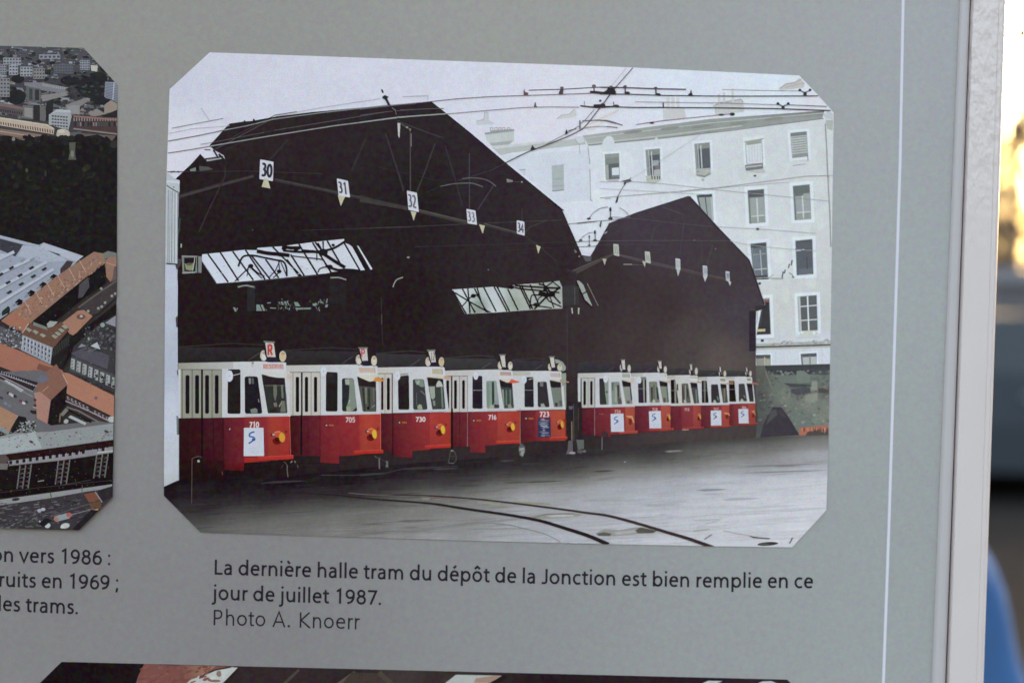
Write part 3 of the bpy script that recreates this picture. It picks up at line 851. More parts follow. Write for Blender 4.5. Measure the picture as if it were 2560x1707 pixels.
k.p([(1345, 1275), (1405, 1290), (1400, 1305), (1350, 1310)], (132, 132, 130)); k.ell(1485, 1305, 10, 7, (150, 146, 142)); k.line([(1360, 1300), (1480, 1305)], 3, (90, 88, 90))
k.T(*A6)
k.line([(0, 0), (430, 75)], 34, (66, 62, 60)); k.line([(540, 100), (990, 208)], 34, (66, 62, 61)); k.line([(540, 92), (990, 200)], 5, (100, 96, 94)); k.line([(1140, 225), (1440, 305)], 28, (64, 60, 60)); k.line([(1140, 218), (1440, 298)], 5, (98, 94, 92))
k.line([(1515, 330), (1640, 420), (1800, 560)], 10, (60, 56, 58)); k.line([(1510, 300), (1560, 250), (1700, 190)], 12, (66, 60, 62)); k.line([(1487, 80), (1490, 190)], 14, (60, 56, 60))
k.line([(0, 262), (600, 240), (1100, 215), (1850, 185)], 4, (82, 80, 82)); k.line([(500, 430), (1200, 410), (2400, 370)], 4, (62, 60, 64)); k.line([(1150, 480), (1700, 440), (2300, 420)], 4, (58, 54, 58))
k.line([(1940, 660), (2120, 580), (2350, 490)], 22, (76, 70, 70)); k.line([(1940, 655), (2350, 482)], 4, (104, 98, 96))
k.line([(1900, 640), (1990, 680), (1960, 760)], 20, (58, 52, 56)); k.line([(1900, 1000), (1905, 1568)], 12, (64, 58, 62)); k.line([(195, 890), (200, 1140), (210, 1330)], 9, (52, 48, 50)); k.line([(200, 1050), (200, 1140)], 7, (88, 86, 84))
k.ell(440, 527, 9, 8, (160, 160, 158)); k.ell(1178, 642, 6, 6, (120, 116, 116)); k.p([(1965, 450), (1990, 470), (1985, 490), (1970, 480)], (110, 112, 114)); k.ell(2012, 518, 8, 7, (150, 146, 136))
k.line([(303, 800), (315, 765), (340, 730), (395, 710)], 10, (150, 150, 144), True)
k.T(*A7)
k.line([(150, 850), (320, 765), (480, 685)], 22, (80, 72, 72)); k.line([(540, 690), (780, 755)], 18, (84, 76, 78)); k.line([(820, 765), (1065, 815)], 18, (84, 76, 78)); k.line([(1100, 825), (1320, 875)], 18, (82, 72, 74)); k.line([(1350, 880), (1530, 915)], 16, (82, 72, 74))
k.line([(540, 683), (1530, 908)], 4, (108, 100, 100))
k.line([(450, 340), (640, 350), (1000, 390), (1400, 430)], 4, (92, 88, 94)); k.line([(300, 560), (1100, 555), (1560, 560)], 4, (96, 92, 96)); k.line([(330, 600), (600, 590), (1000, 600)], 4, (78, 74, 78))
k.line([(870, 420), (820, 640)], 12, (74, 68, 74)); k.line([(1140, 380), (1100, 680)], 12, (76, 70, 78)); k.line([(940, 250), (1140, 320)], 7, (84, 78, 84)); k.line([(1300, 560), (1305, 770)], 10, (74, 68, 74)); k.line([(1400, 600), (1340, 800)], 12, (78, 72, 78))
k.line([(580, 775), (660, 775)], 9, (150, 142, 140)); k.line([(660, 778), (760, 780)], 4, (110, 102, 102)); k.ell(1427, 632, 5, 5, (140, 138, 138)); k.ell(1232, 553, 6, 5, (130, 126, 128))
k.p([(410, 485), (438, 470), (425, 488), (405, 496)], (170, 176, 180))
k.build('roof_truss', M_PRINT, photo)

# skylights and the things silhouetted in them
BK = (34, 27, 31)
k = Ink(pg).T(*A5)
SL = [(388, 500), (780, 458), (890, 462), (895, 440), (1020, 432), (1120, 425), (1400, 388), (1655, 362), (1690, 358), (1692, 392), (1740, 410), (1782, 445), (1830, 530), (1885, 642), (1810, 650), (1560, 670), (1450, 682), (1150, 712), (880, 738), (520, 766), (440, 640), (385, 565)]
k.field(SL, sampler([s5(450, 600) + ((206, 212, 226),), s5(1000, 620) + ((202, 208, 222),), s5(1500, 420) + ((210, 214, 224),), s5(1750, 560) + ((206, 211, 222),), s5(800, 700) + ((212, 218, 230),)]), 14)
k.p([(1808, 420), (1822, 422), (1950, 632), (1935, 642)], (208, 212, 222))
for a, b, c, d in ((440, 495, 628, 755), (555, 482, 722, 742), (668, 472, 858, 735), (785, 458, 965, 728), (840, 510, 1010, 725), (970, 545, 1090, 715), (1035, 430, 1300, 700), (1165, 545, 1280, 702), (1200, 500, 1325, 695), (1275, 405, 1450, 690), (1400, 390, 1580, 680), (1425, 388, 1500, 480), (1535, 375, 1665, 600), (1690, 392, 1840, 655)):
    k.line([(a, b), (c, d)], 15, BK)
k.line([(1780, 430), (1900, 650)], 26, BK)
for pts, ww in (([(720, 610), (740, 555), (775, 515), (860, 510), (960, 530), (1060, 550), (1130, 565), (1160, 620), (1165, 700)], 17), ([(890, 470), (1000, 490), (1120, 500), (1190, 510)], 34), ([(1120, 430), (1200, 440), (1290, 440)], 30),
                ([(1130, 465), (1300, 478), (1480, 470), (1600, 440), (1700, 380)], 20), ([(1300, 465), (1480, 480)], 26), ([(1480, 480), (1600, 560), (1700, 620)], 30), ([(1450, 395), (1500, 480), (1497, 380)], 16),
                ([(690, 745), (770, 665), (830, 610)], 11), ([(830, 610), (900, 670), (960, 700)], 12), ([(800, 700), (815, 600)], 8), ([(830, 620), (940, 720)], 10), ([(1000, 712), (1060, 650), (1100, 560)], 9), ([(1040, 715), (1100, 660), (1090, 560)], 9),
                ([(1110, 570), (1140, 640), (1165, 700)], 9), ([(1450, 665), (1470, 630), (1530, 615), (1560, 640), (1580, 680)], 10), ([(1440, 555), (1440, 480)], 9), ([(1200, 512), (1350, 530), (1490, 548), (1530, 600), (1640, 640)], 10), ([(1520, 600), (1620, 640), (1720, 640), (1830, 650)], 22), ([(1560, 670), (1700, 655), (1830, 655)], 14)):
    k.line(pts, ww, BK, len(pts) > 3)
for x, y, r in ((835, 605, 24), (1095, 655, 22), (1500, 480, 42), (1250, 450, 26), (1560, 615, 28), (1105, 500, 26), (1140, 445, 24), (1590, 415, 16)): k.ell(x, y, r, r * .8, BK, 0, 9)
for n in range(9): k.ell(random.uniform(450, 1400), random.uniform(590, 700), 14, 4, (180, 186, 198), -25, 8)
k.line([(385, 560), (520, 762)], 6, (120, 126, 134)); k.line([(520, 768), (880, 745), (1450, 690)], 5, (84, 84, 88))
k.build('skylight', M_PRINT, photo)
k = Ink(pg).T(*A5)      # far glazing, lamps
for a in ([(670, 985), (690, 985), (705, 1020), (690, 1025)], [(885, 960), (945, 960), (985, 1015), (885, 1018)], [(1085, 935), (1170, 928), (1190, 965), (1105, 962)], [(1230, 935), (1265, 938), (1290, 975), (1245, 975)], [(1400, 950), (1440, 950), (1430, 975), (1405, 970)], [(1010, 985), (1070, 990), (1060, 998), (1010, 995)], [(1240, 990), (1390, 988), (1380, 1002), (1250, 1005)], [(1520, 960), (1545, 960), (1535, 985), (1515, 985)], [(700, 1000), (715, 985), (710, 1015)], [(980, 940), (1020, 938), (1015, 948), (985, 948)]):
    k.p(a, (128, 142, 138))
for x in (905, 935, 1100, 1130, 1160): k.line([(x, 930), (x + 40, 1020)], 9, BK)
for n in range(34):
    x = random.uniform(1080, 1545); y = random.uniform(905, 1000); k.line([(x, y), (x + random.uniform(-16, 16), y + random.uniform(10, 30))], 6, random.choice([(110, 122, 120), (150, 158, 156), (84, 88, 90)]))
k.p([(800, 800), (870, 800), (875, 1020), (800, 1020)], (46, 43, 48)); k.p([(1545, 715), (1715, 745), (1710, 960), (1560, 950)], (42, 36, 40))
k.line([(715, 798), (790, 785), (870, 800)], 14, (136, 140, 136), True); k.line([(1565, 713), (1640, 712), (1710, 732)], 13, (140, 144, 138), True); k.p([(855, 800), (880, 800), (870, 822)], (70, 70, 70))
k.ell(2280, 527, 12, 9, (140, 140, 138)); k.ell(850, 275, 8, 10, (60, 62, 62))
k.line([(1300, 280), (2300, 250)], 4, (62, 60, 62))
k.T(*A5)
# lit window of a cabin and the left post box
k.p([(200, 510), (350, 515), (385, 520), (382, 670), (345, 668), (210, 678)], (126, 132, 128)); k.p([(222, 530), (335, 528), (325, 655), (225, 655)], (36, 30, 34)); k.p([(340, 515), (352, 515), (352, 670), (342, 670)], (46, 42, 46)); k.p([(228, 585), (315, 580), (312, 630), (285, 648), (240, 640)], (142, 144, 116)); k.ell(270, 590, 30, 12, (96, 98, 84))
k.line([(205, 668), (320, 668)], 8, (160, 164, 158)); k.line([(205, 515), (345, 518)], 8, (150, 154, 152)); k.line([(320, 530), (318, 560), (300, 650)], 8, (170, 174, 160))
k.build('far_glazing', M_PRINT, photo)
k = Ink(pg).T(*A6)
SK = [(845, 822), (1225, 796), (1380, 815), (1420, 785), (1360, 785), (1560, 768), (1640, 765), (1830, 742), (1855, 800), (1858, 995), (1750, 1000), (1560, 1010), (1200, 1035), (965, 1046), (900, 930)]
k.field(SK, sampler([s6(950, 900) + ((206, 212, 216),), s6(1230, 880) + ((196, 204, 210),), s6(1100, 980) + ((140, 152, 142),), s6(1420, 940) + ((158, 168, 156),), s6(1500, 870) + ((180, 184, 178),), s6(1750, 850) + ((158, 166, 160),), s6(1800, 960) + ((176, 182, 178),), s6(1250, 1010) + ((204, 208, 208),)]), 10)
k.p([(1990, 740), (2010, 740), (2050, 780), (2070, 830), (2130, 970), (2110, 975), (2060, 930), (2030, 870)], (158, 164, 158)); k.line([(2085, 765), (2185, 970)], 6, (140, 136, 132))
for a, b, c, d in ((850, 830, 975, 1045), (940, 815, 1055, 1035), (990, 812, 1010, 1040), (1050, 810, 1160, 1030), (1075, 805, 1110, 930), (1135, 800, 1250, 1025), (1230, 795, 1350, 1020), (1258, 795, 1372, 1020), (1355, 815, 1450, 1010), (1460, 780, 1565, 1000), (1480, 780, 1585, 1000), (1560, 775, 1650, 980), (1680, 760, 1730, 870)):
    k.line([(a, b), (c, d)], 13, BK)
for pts, ww in (([(870, 850), (1000, 930), (1180, 1030)], 13), ([(930, 980), (1060, 870), (1150, 1000), (1200, 1030)], 10), ([(1000, 940), (1060, 1030)], 10), ([(1360, 790), (1480, 815), (1640, 830), (1830, 850)], 13), ([(1420, 785), (1640, 800), (1840, 810)], 16),
                ([(1560, 990), (1570, 890), (1600, 870), (1700, 885), (1740, 930), (1850, 980)], 11), ([(1600, 1000), (1700, 900), (1840, 800)], 16), ([(1640, 770), (1700, 790), (1760, 860), (1840, 950)], 14), ([(1700, 800), (1770, 750), (1830, 800)], 10), ([(1610, 990), (1640, 900), (1720, 850)], 9),
                ([(1640, 850), (1720, 870), (1790, 870)], 34), ([(1740, 880), (1780, 990)], 10), ([(2030, 870), (2080, 840)], 11), ([(1985, 750), (2060, 920), (2130, 985)], 14), ([(1560, 960), (1760, 990)], 10)):
    k.line(pts, ww, BK, len(pts) > 3)
for x, y, r in ((1040, 880, 24), (1610, 960, 22), (1760, 860, 30), (1700, 820, 20), (1390, 800, 24)): k.ell(x, y, r, r * .8, BK, 0, 9)
k.p([(1860, 790), (1960, 780), (2010, 800), (2010, 960), (1860, 975)], (60, 58, 60)); k.line([(1970, 800), (1972, 960)], 5, (96, 94, 94)); k.p([(1938, 990), (1950, 990), (1955, 1040), (1945, 1045)], (170, 176, 176)); k.p([(2000, 990), (2014, 990), (2010, 1050), (2000, 1045)], (176, 180, 180))
k.build('skylight', M_PRINT, photo)

# the white corner post at the left and the corrugated box above it
k = Ink(pg).T(*A5)
k.field([(30, 460), (140, 485), (145, 560), (158, 640), (165, 800), (162, 1080), (165, 1568), (180, 2050), (182, 2640), (165, 2670), (162, 2820), (140, 2800), (30, 2700)], sampler([s5(100, 600) + ((190, 196, 212),), s5(90, 1000) + ((186, 192, 208),), s5(60, 1500) + ((178, 184, 200),), s5(120, 2000) + ((196, 202, 216),), s5(100, 2500) + ((192, 197, 208),), s5(110, 2640) + ((176, 182, 178),)]), 20)
k.T(*G1); k.p([(45, 770), (100, 760), (165, 735), (165, 870), (100, 860), (50, 820)], (150, 152, 136)); k.p([(80, 790), (160, 760), (165, 880), (110, 860)], (124, 124, 108)); k.p([(70, 820), (110, 820), (130, 870), (100, 880)], (82, 84, 76))
k.p([(152, 70), (180, 72), (176, 242), (155, 242)], (92, 100, 100)); k.line([(160, 80), (158, 238)], 6, (140, 148, 148))
k.T(*A5); k.p([(145, 1080), (163, 1060), (163, 1170), (150, 1165)], (74, 78, 80)); k.p([(140, 540), (205, 540), (190, 600), (155, 640), (142, 600)], (74, 68, 72)); k.p([(165, 160), (190, 170), (185, 300), (168, 290)], (60, 70, 70)); k.p([(190, 400), (203, 405), (200, 440), (190, 436)], (160, 166, 164))
k.T(*A1)
k.p([(60, 1215), (145, 1278), (182, 1290), (180, 1400), (165, 1405), (165, 2030), (160, 2060), (60, 2050)], (184, 190, 196)); k.p([(60, 1290), (180, 1290), (182, 1320), (60, 1310)], (200, 206, 218))
k.line([(62, 1335), (120, 1375), (168, 1400)], 9, (62, 62, 68)); k.ell(127, 1352, 7, 6, (90, 92, 96))
for x in (78, 96, 112, 140, 166): k.line([(x, 1370 + (x - 60) * .4), (x - 4, 2045)], 5, (112, 118, 124) if x != 112 else (80, 82, 86))
k.line([(102, 1380), (100, 2040)], 8, (206, 212, 220)); k.line([(150, 1410), (148, 2040)], 8, (206, 210, 216))
k.line([(58, 2052), (166, 2060)], 12, (58, 60, 62))
k.build('corner_post', M_PRINT, photo)

# ------------------------------------------------------------------ the yard in front of the hall
k = Ink(pg)
YX = [405, 500, 620, 850, 1100, 1350, 1600, 1850, 2090]
YV = {405: [(1150, 28), (1230, 30), (1260, 42), (1330, 70)],
      500: [(1150, 27), (1200, 29), (1240, 37), (1280, 56), (1320, 88)],
      620: [(1150, 27), (1210, 30), (1240, 40), (1260, 54), (1280, 78), (1300, 97), (1335, 112)],
      850: [(1150, 26), (1180, 29), (1205, 34), (1220, 42), (1240, 54), (1260, 78), (1280, 103), (1300, 113), (1345, 126)],
      1100: [(1140, 30), (1160, 37), (1180, 44), (1200, 58), (1220, 76), (1240, 110), (1260, 121), (1300, 132), (1350, 148)],
      1350: [(1120, 38), (1145, 48), (1165, 54), (1180, 68), (1200, 104), (1220, 142), (1240, 156), (1280, 163), (1355, 174)],
      1600: [(1095, 46), (1120, 58), (1140, 66), (1160, 98), (1180, 132), (1200, 157), (1220, 167), (1260, 179), (1360, 192)],
      1850: [(1080, 58), (1100, 74), (1118, 102), (1140, 126), (1160, 142), (1180, 163), (1200, 187), (1260, 198), (1360, 199)],
      2090: [(1075, 84), (1088, 104), (1105, 130), (1120, 144), (1135, 168), (1155, 164), (1170, 178), (1200, 202), (1300, 206)]}
def yv(x, y):
    def col(c):
        t = YV[c]
        return float(np.interp(y, [q[0] for q in t], [q[1] for q in t]))
    x = min(max(x, YX[0]), YX[-1])
    for n in range(len(YX) - 1):
        if x <= YX[n + 1]:
            f = (x - YX[n]) / (YX[n + 1] - YX[n]); f = f * f * (3 - 2 * f)
            return col(YX[n]) * (1 - f) + col(YX[n + 1]) * f
def yf(x, y):
    v = yv(x, y) * 1.02 + 2 + 4 * math.sin(x * .031 + y * .11) * math.sin(x * .013 - y * .07 + 2)
    w = max(0.0, min(1.0, (v - 130) / 50)); d = max(0.0, min(1.0, (90 - v) / 50))
    return tuple(ink_rgb((v + 1 * d - 1 * w, v - 4 * d - 1 * (1 - w) + 1 * w, v - 3 * (1 - d) * (1 - w) + 9 * w)))
Y0 = [(405, 1218), (445, 1200), (700, 1192), (1000, 1160), (1300, 1138), (1480, 1120), (1700, 1104), (1950, 1091), (2090, 1086), (2090, 1290), (1990, 1380), (500, 1380), (400, 1260)]
k.field(Y0, yf, 11, pre=True)
# wet streaks, worn patches
random.seed(21)
def streak(x, y, L, h, c, slope=-.05):
    k.p([(x, y), (x + L * .3, y + L * .3 * slope - h), (x + L * .7, y + L * .7 * slope - h * .8), (x + L, y + L * slope), (x + L * .6, y + L * .6 * slope + h * .8), (x + L * .25, y + L * .25 * slope + h)], c, pre=True)
def shade(x, y, d):
    r = np.array(yf(x, y)) * INK_K + INK_S
    r = np.where(r <= .0031308, r * 12.92, 1.055 * r ** (1 / 2.4) - .055) * 255
    return tuple(np.clip(r + d, 20, 240))
for n in range(1300):
    x = random.uniform(430, 2060); y = random.uniform(1110, 1360)
    lo = 1200 - (x - 440) * .075
    if y < lo: continue
    near = (y - lo) / 200
    streak(x, y, random.uniform(20, 60 + 120 * near), random.uniform(.4, 1.1 + 1.3 * near), shade(x, y, random.choice([-1, 1, 1]) * random.uniform(2, 9)), random.uniform(-.09, -.01))
for (x, y, L, h, d) in ((1000, 1172, 110, 3, 18), (1080, 1172, 70, 2.5, 26), (880, 1186, 90, 3, 14), (660, 1205, 110, 3, 22), (1250, 1152, 40, 3, 22), (1300, 1160, 60, 2.5, 10), (1660, 1128, 50, 2.6, 62), (1305, 1205, 110, 2, -34), (1260, 1206, 60, 2, -18), (1480, 1178, 60, 2, -30), (990, 1302, 90, 3, -22), (900, 1310, 60, 2, -16),
                        (1000, 1318, 50, 2, -14), (1840, 1166, 220, 1.6, -26), (1850, 1182, 230, 1.8, -34), (1740, 1225, 80, 3, -46), (1800, 1248, 100, 3, -20), (1930, 1166, 80, 1.6, -28), (1600, 1262, 80, 2, -14), (1730, 1300, 80, 2.5, -18), (1750, 1235, 70, 2, -16)):
    streak(x, y, L, h, shade(x, y, d), -.035)
k.T(*G2)
k.p([(1540, 995), (1700, 965), (1900, 962), (2050, 968), (2000, 990), (1800, 1005), (1600, 1012)], (150, 150, 142)); k.p([(1700, 985), (1800, 975), (1960, 972), (1960, 990), (1760, 1000)], (178, 180, 180)); k.line([(1600, 1000), (1720, 972), (1960, 965)], 8, (118, 116, 106), True)
k.line([(1230, 1060), (1350, 1065), (1500, 1100), (1640, 1135), (1730, 1165), (1840, 1225)], 6, (132, 132, 134), True)
k.ell(1560, 868, 200, 10, (150, 148, 132), 3); k.ell(1230, 880, 160, 10, (150, 148, 132), 8)
k.p([(560, 820), (760, 825), (720, 838), (580, 840)], (140, 134, 128)); k.line([(640, 832), (760, 818)], 8, (112, 84, 76))
k.T(*G3)
k.p([(30, 1145), (110, 1110), (250, 1115), (400, 1090), (470, 1090), (600, 1125), (560, 1145), (420, 1150), (200, 1172), (60, 1170)], (150, 150, 146)); k.p([(40, 1150), (110, 1135), (180, 1148), (160, 1170), (60, 1168)], (96, 94, 90)); k.p([(400, 1118), (440, 1090), (590, 1122), (560, 1142), (420, 1146)], (92, 88, 80))
k.p([(200, 1135), (380, 1115), (400, 1140), (220, 1160)], (172, 172, 172)); k.line([(930, 1125), (1080, 1108)], 7, (150, 152, 150)); k.line([(1030, 1200), (1100, 1155)], 9, (112, 116, 110)); k.line([(960, 1090), (1180, 1020)], 5, (170, 172, 178))
k.p([(1440, 1172), (1520, 1180), (1640, 1190), (1620, 1200), (1480, 1190)], (88, 88, 92)); k.ell(1612, 1242, 95, 17, (58, 60, 60), -4); k.ell(1580, 1245, 50, 9, (84, 84, 80), -4); k.line([(1810, 1240), (1840, 1185)], 10, (104, 106, 102)); k.line([(1200, 1120), (1350, 1150), (1480, 1170)], 8, (172, 174, 172))
k.ell(300, 492, 10, 5, (150, 150, 152)); k.p([(1500, 620), (1900, 590), (2160, 568), (1700, 610)], (150, 152, 152))
yard = k.build('yard', M_PRINT, photo, 'wet asphalt yard in the printed photograph')

k = Ink(pg)
k.line([sg1(1080, 770), sg1(1500, 785), sg1(1950, 830), sg1(2350, 860), sg2(700, 878), sg2(1000, 925), sg2(1350, 975), sg2(1650, 1030), sg2(1900, 1105), sg2(2100, 1170), sg2(2280, 1248)], 1.8, (46, 38, 42), True, w1=10, pre=True)
k.build('rail', M_PRINT, photo)
k = Ink(pg)
k.line([sg1(1700, 775), sg2(0, 798), sg2(500, 795), sg2(1000, 825), sg2(1400, 868), sg2(1800, 918), sg2(2100, 960), sg3(150, 985), sg3(400, 1050), sg3(700, 1140), sg3(900, 1200), sg3(1110, 1275)], 1.3, (64, 52, 54), True, w1=9, pre=True)
k.build('rail', M_PRINT, photo)
k = Ink(pg)
k.line([sg1(1730, 775), sg1(1900, 790), sg1(2350, 812), sg2(500, 815)], 1.6, (112, 104, 104), True, pre=True); k.line([sg1(1480, 612), sg1(1800, 612), sg1(2050, 595)], 1.4, (76, 74, 76), pre=True)
k.line([sg1(930, 690), sg1(1100, 676), sg1(1300, 668)], 1.6, (66, 64, 66), pre=True); k.line([sg2(0, 618), sg2(200, 600), sg2(420, 550), sg2(900, 530)], 1.2, (72, 72, 76), pre=True)
k.build('rail_groove', M_PRINT, photo)

# ------------------------------------------------------------------ the trams
WHI = (198, 200, 204); PAL = (176, 174, 164); DK = (34, 28, 31)
def tram(label, num, A, d):
    """d: measurements in the units of crop A; draws back to front"""
    k = Ink(pg)
    # roof equipment and dark roof
    k.T(*A)
    x0, x1 = d['x']; ny = d['roof']; f = d['f']; d['rc'] = tuple(v + 9 for v in d['rc'])       # f: size of this tram against the first
    W = d.get('white', WHI); P_ = d.get('pale', PAL)
    k.g([(x0, ny[0] - 290 * f), (x1 - 380 * f, ny[1] - 250 * f), (x1 - 100 * f, ny[1] + 5), (x0, ny[0] + 5)], [d['rc']] * 2 + [tuple(v - 8 for v in d['rc'])] * 2)
    k.line([(x0, ny[0] - 292 * f), (x0 + (x1 - x0) * .5, ny[1] - 330 * f), (x1 - 400 * f, ny[1] - 300 * f)], 12 * f + 2, tuple(v + 8 for v in d['rc']))
    k.line([(x1 - 700 * f, ny[1] - 10), (x1 - 480 * f, ny[1] - 160 * f)], 16 * f, tuple(v + 26 for v in d['rc']))
    # white upper body
    bx, by = d['bot']          # x of the nose at the waist, y of the waist at left/right
    k.p([(x0, ny[0]), (d['boxl'], ny[1]), (x1, ny[2]), (x1 + 10 * f, d['wsr'][0][1] - 10), (bx, by[1]), (x0, by[0])], W)
    k.g([(x0, ny[0]), (d['boxl'], ny[1]), (d['boxl'], ny[1] + 130 * f), (x0, ny[0] + 120 * f)], [P_, W, W, P_])
    k.g([(d['boxl'] - 500 * f, ny[1] + 10 * f), (x1 - 30 * f, ny[2] + 4 * f), (x1 + 10 * f, d['wsr'][0][1]), (d['boxl'] - 500 * f, d['cw'][0][1] - 20 * f)], [W, (208, 208, 212), (200, 201, 206), W])
    k.g([(d['cw'][3][0], by[1] - 60 * f), (bx - 10 * f, by[1] - 60 * f), (bx, by[1]), (d['cw'][3][0], by[1] + 4 * f)], [W, (206, 207, 211), (184, 184, 186), tuple(v * .9 for v in W)])
    # door leaves
    if d.get('door'):
        a, b, t, q = d['door']
        k.p([(a, t - 5), (b, t - 5), (b, q), (a, q)], P_)
        k.line([(a, t), (b, t)], 13 * f, (92, 90, 88))
        for lx, wd, cc in d['dl']: k.line([(lx, t), (lx, q)], wd, cc)
        for sx, sx2, st, sq in d['slots']: k.rr([(sx, st), (sx2, st), (sx2, sq), (sx, sq)], (sx2 - sx) * .45, (30, 25, 30))
    # side window, cab window, windscreen
    r = 34 * f
    k.rr(d['sw'], r, d.get('swc', DK))
    a_, b_, c_, e_ = d['sw'][:4] if len(d['sw']) > 3 else (d['sw'][0],) * 4
    if f > .5: k.g([(a_[0] + 12 * f, a_[1] + 20 * f), (b_[0] - 12 * f, b_[1] + 20 * f), (b_[0] - 12 * f, b_[1] + 260 * f), (a_[0] + 12 * f, a_[1] + 260 * f)], [(54, 48, 52), (46, 42, 46), d.get('swc', DK), d.get('swc', DK)])
    for q in d.get('swx', []): k.p(*q)
    if d.get('rail'):
        a, b, y = d['rail']; k.line([(a, y), (b, y)], 10 * f + 2, (150, 152, 152))
    k.rr(d['cw'], r * 1.2, d.get('cwc', (44, 40, 46)))
    for q in d.get('cwx', []): k.p(*q)
    k.rr(d['wsr'], r * .7, d.get('wc', (62, 64, 62)))
    for q in d.get('wx', []): k.p(*q)
    (ax, ay), (b2, by2), (cx, cy), (dx, dy) = d['wsr']
    k.p([(ax + 8, ay + 8), (b2, by2), (b2 + (cx - b2) * .2, by2 + (cy - by2) * .2), (ax + (dx - ax) * .24, ay + (dy - ay) * .26)], (44, 37, 40))
    # mirror
    mx, my, mr = d['mir']
    k.ell(mx, my, mr * .62, mr, (206, 210, 220)); k.ell(mx, my, 7 * f + 1, 9 * f + 1, (100, 106, 120))
    if d.get('arm'): k.line(d['arm'], 12 * f, (196, 196, 188))
    # destination box and sun visor
    bx0, bx1, t0, t1 = d['dest']
    k.p([(bx0 - 20 * f, t0 - 40 * f), (bx1 + 50 * f, t0 - 30 * f), (bx1 + 66 * f, d['vis'][0][1] - 10), (bx0 - 30 * f, d['vis'][0][1] - 15)], (206, 206, 211))
    k.p([(bx0, t0), (bx1, t0 + 4), (bx1 + 6, t1 + 6), (bx0 + 4, t1)], d.get('dc', (204, 190, 184)))
    k.line([(bx1, t0), (bx1 + 8, t1 + 8)], 9 * f, (120, 112, 112)); k.line([(bx0, t0 - 1), (bx1, t0 + 1)], 6 * f, (160, 142, 140))
    k.p(d['vis'], d.get('vc', (203, 199, 188))); 
    if d.get('vt'): k.p(d['vt'], d['vtc'])
    k.line([d['vis'][0], d['vis'][1]], 6 * f, (176, 168, 140))
    # pillars of the far corner
    k.p(d['pil'], (202, 203, 207))
    # lamps and number box
    for n2, (lx, ly, lr, lh) in enumerate(d['lamps']):
        k.ell(lx, ly + lh * 1.0, lr * .4, lh * .16, (120, 116, 116))
        k.ell(lx, ly, lr, lh, (196, 188, 176)); k.ell(lx + lr * (.12 if n2 == 0 else .0), ly + lh * .1, lr * .74, lh * .78, d.get('lc', [(206, 202, 206), (203, 184, 150)])[n2]); k.ell(lx + lr * .1, ly - lh * .5, lr * .5, lh * .28, (176, 156, 128) if lr > 30 else (190, 184, 178))
    nb = d['nb']; k.p([(nb[0][0] - 34 * f, nb[0][1] - 10), (nb[1][0] + 22 * f, nb[1][1] - 10), (nb[2][0] + 36 * f, nb[2][1] + 20 * f), (nb[3][0] + 5, nb[3][1] + 70 * f), (nb[3][0] - 40 * f, nb[3][1] - 40 * f)], (44, 40, 46))
    k.p(nb, d.get('nc', (198, 192, 188)))
    k.p([(nb[0][0] - 30 * f, nb[0][1] - 34 * f), (nb[1][0] + 20 * f, nb[1][1] - 30 * f), (nb[1][0] + 24 * f, nb[1][1] - 4), (nb[0][0] - 26 * f, nb[0][1] - 6)], (122, 122, 116) if f > .5 else (150, 150, 144))
    k.p([(nb[3][0] + 8 * f, nb[3][1] + 8 * f), (nb[2][0] + 6 * f, nb[2][1] + 6 * f), (nb[2][0] + 30 * f, d['roof'][2] - 4), (nb[3][0], d['roof'][2] - 4)], (46, 40, 54))
    # waist shadow line and red body
    rd = d['red']        # ground crop, list of bands (x0, x1, ytopL, ytopR, ybotL, ybotR, colL, colR)
    k.T(*d['G'])
    for (xa, xb, ya, yb, yc, yd, ca, cb) in rd:
        ca, cb = [(c[0] * .91 + 3, c[1] + 5 * min(1, c[0] / 140), c[2] + 7 * min(1, c[0] / 140)) for c in (ca, cb)]
        k.g([(xa, ya), (xb, yb), (xb, yd), (xa, yc)], [ca, cb, tuple(v * .93 for v in cb), tuple(v * .85 for v in ca)])
    for q in d.get('gx', []): q(k)
    return k
def seam(x, y0, y1, w, c): return lambda k: k.line([(x, y0), (x, y1)], w, c)
def bump(x0, x1, y0, y1, h, c): return lambda k: (k.p([(x0, y0), (x1, y1), (x1 + 1, y1 + h), (x0, y0 + h)], c), k.line([(x0, y0), (x1, y1)], 5, tuple(min(230, v + 26) for v in c)), k.line([(x0, y0 + h), (x1, y1 + h)], 4, (110, 34, 34)))
def paper(pts, s=1.0, blue=(70, 96, 160)):
    def f(k):
        k.p(pts, (199, 203, 216))
        (ax, ay), (bx, by), (cx, cy), (dx, dy) = pts; w = bx - ax; h = cy - by
        def q(u, v): return (ax + w * u + (dx - ax) * v, ay + h * v)
        k.line([q(.54, .14), q(.32, .2), q(.30, .3), q(.5, .34), q(.56, .42), q(.46, .46), q(.25, .56)], w * .075, blue, True)
        k.line([q(.42, .4), q(.56, .43)], w * .1, blue)
        for n in range(4): k.line([q(.3, .72 + n * .06), q(.8, .71 + n * .06)], h * .012, (182, 186, 200))
    return f
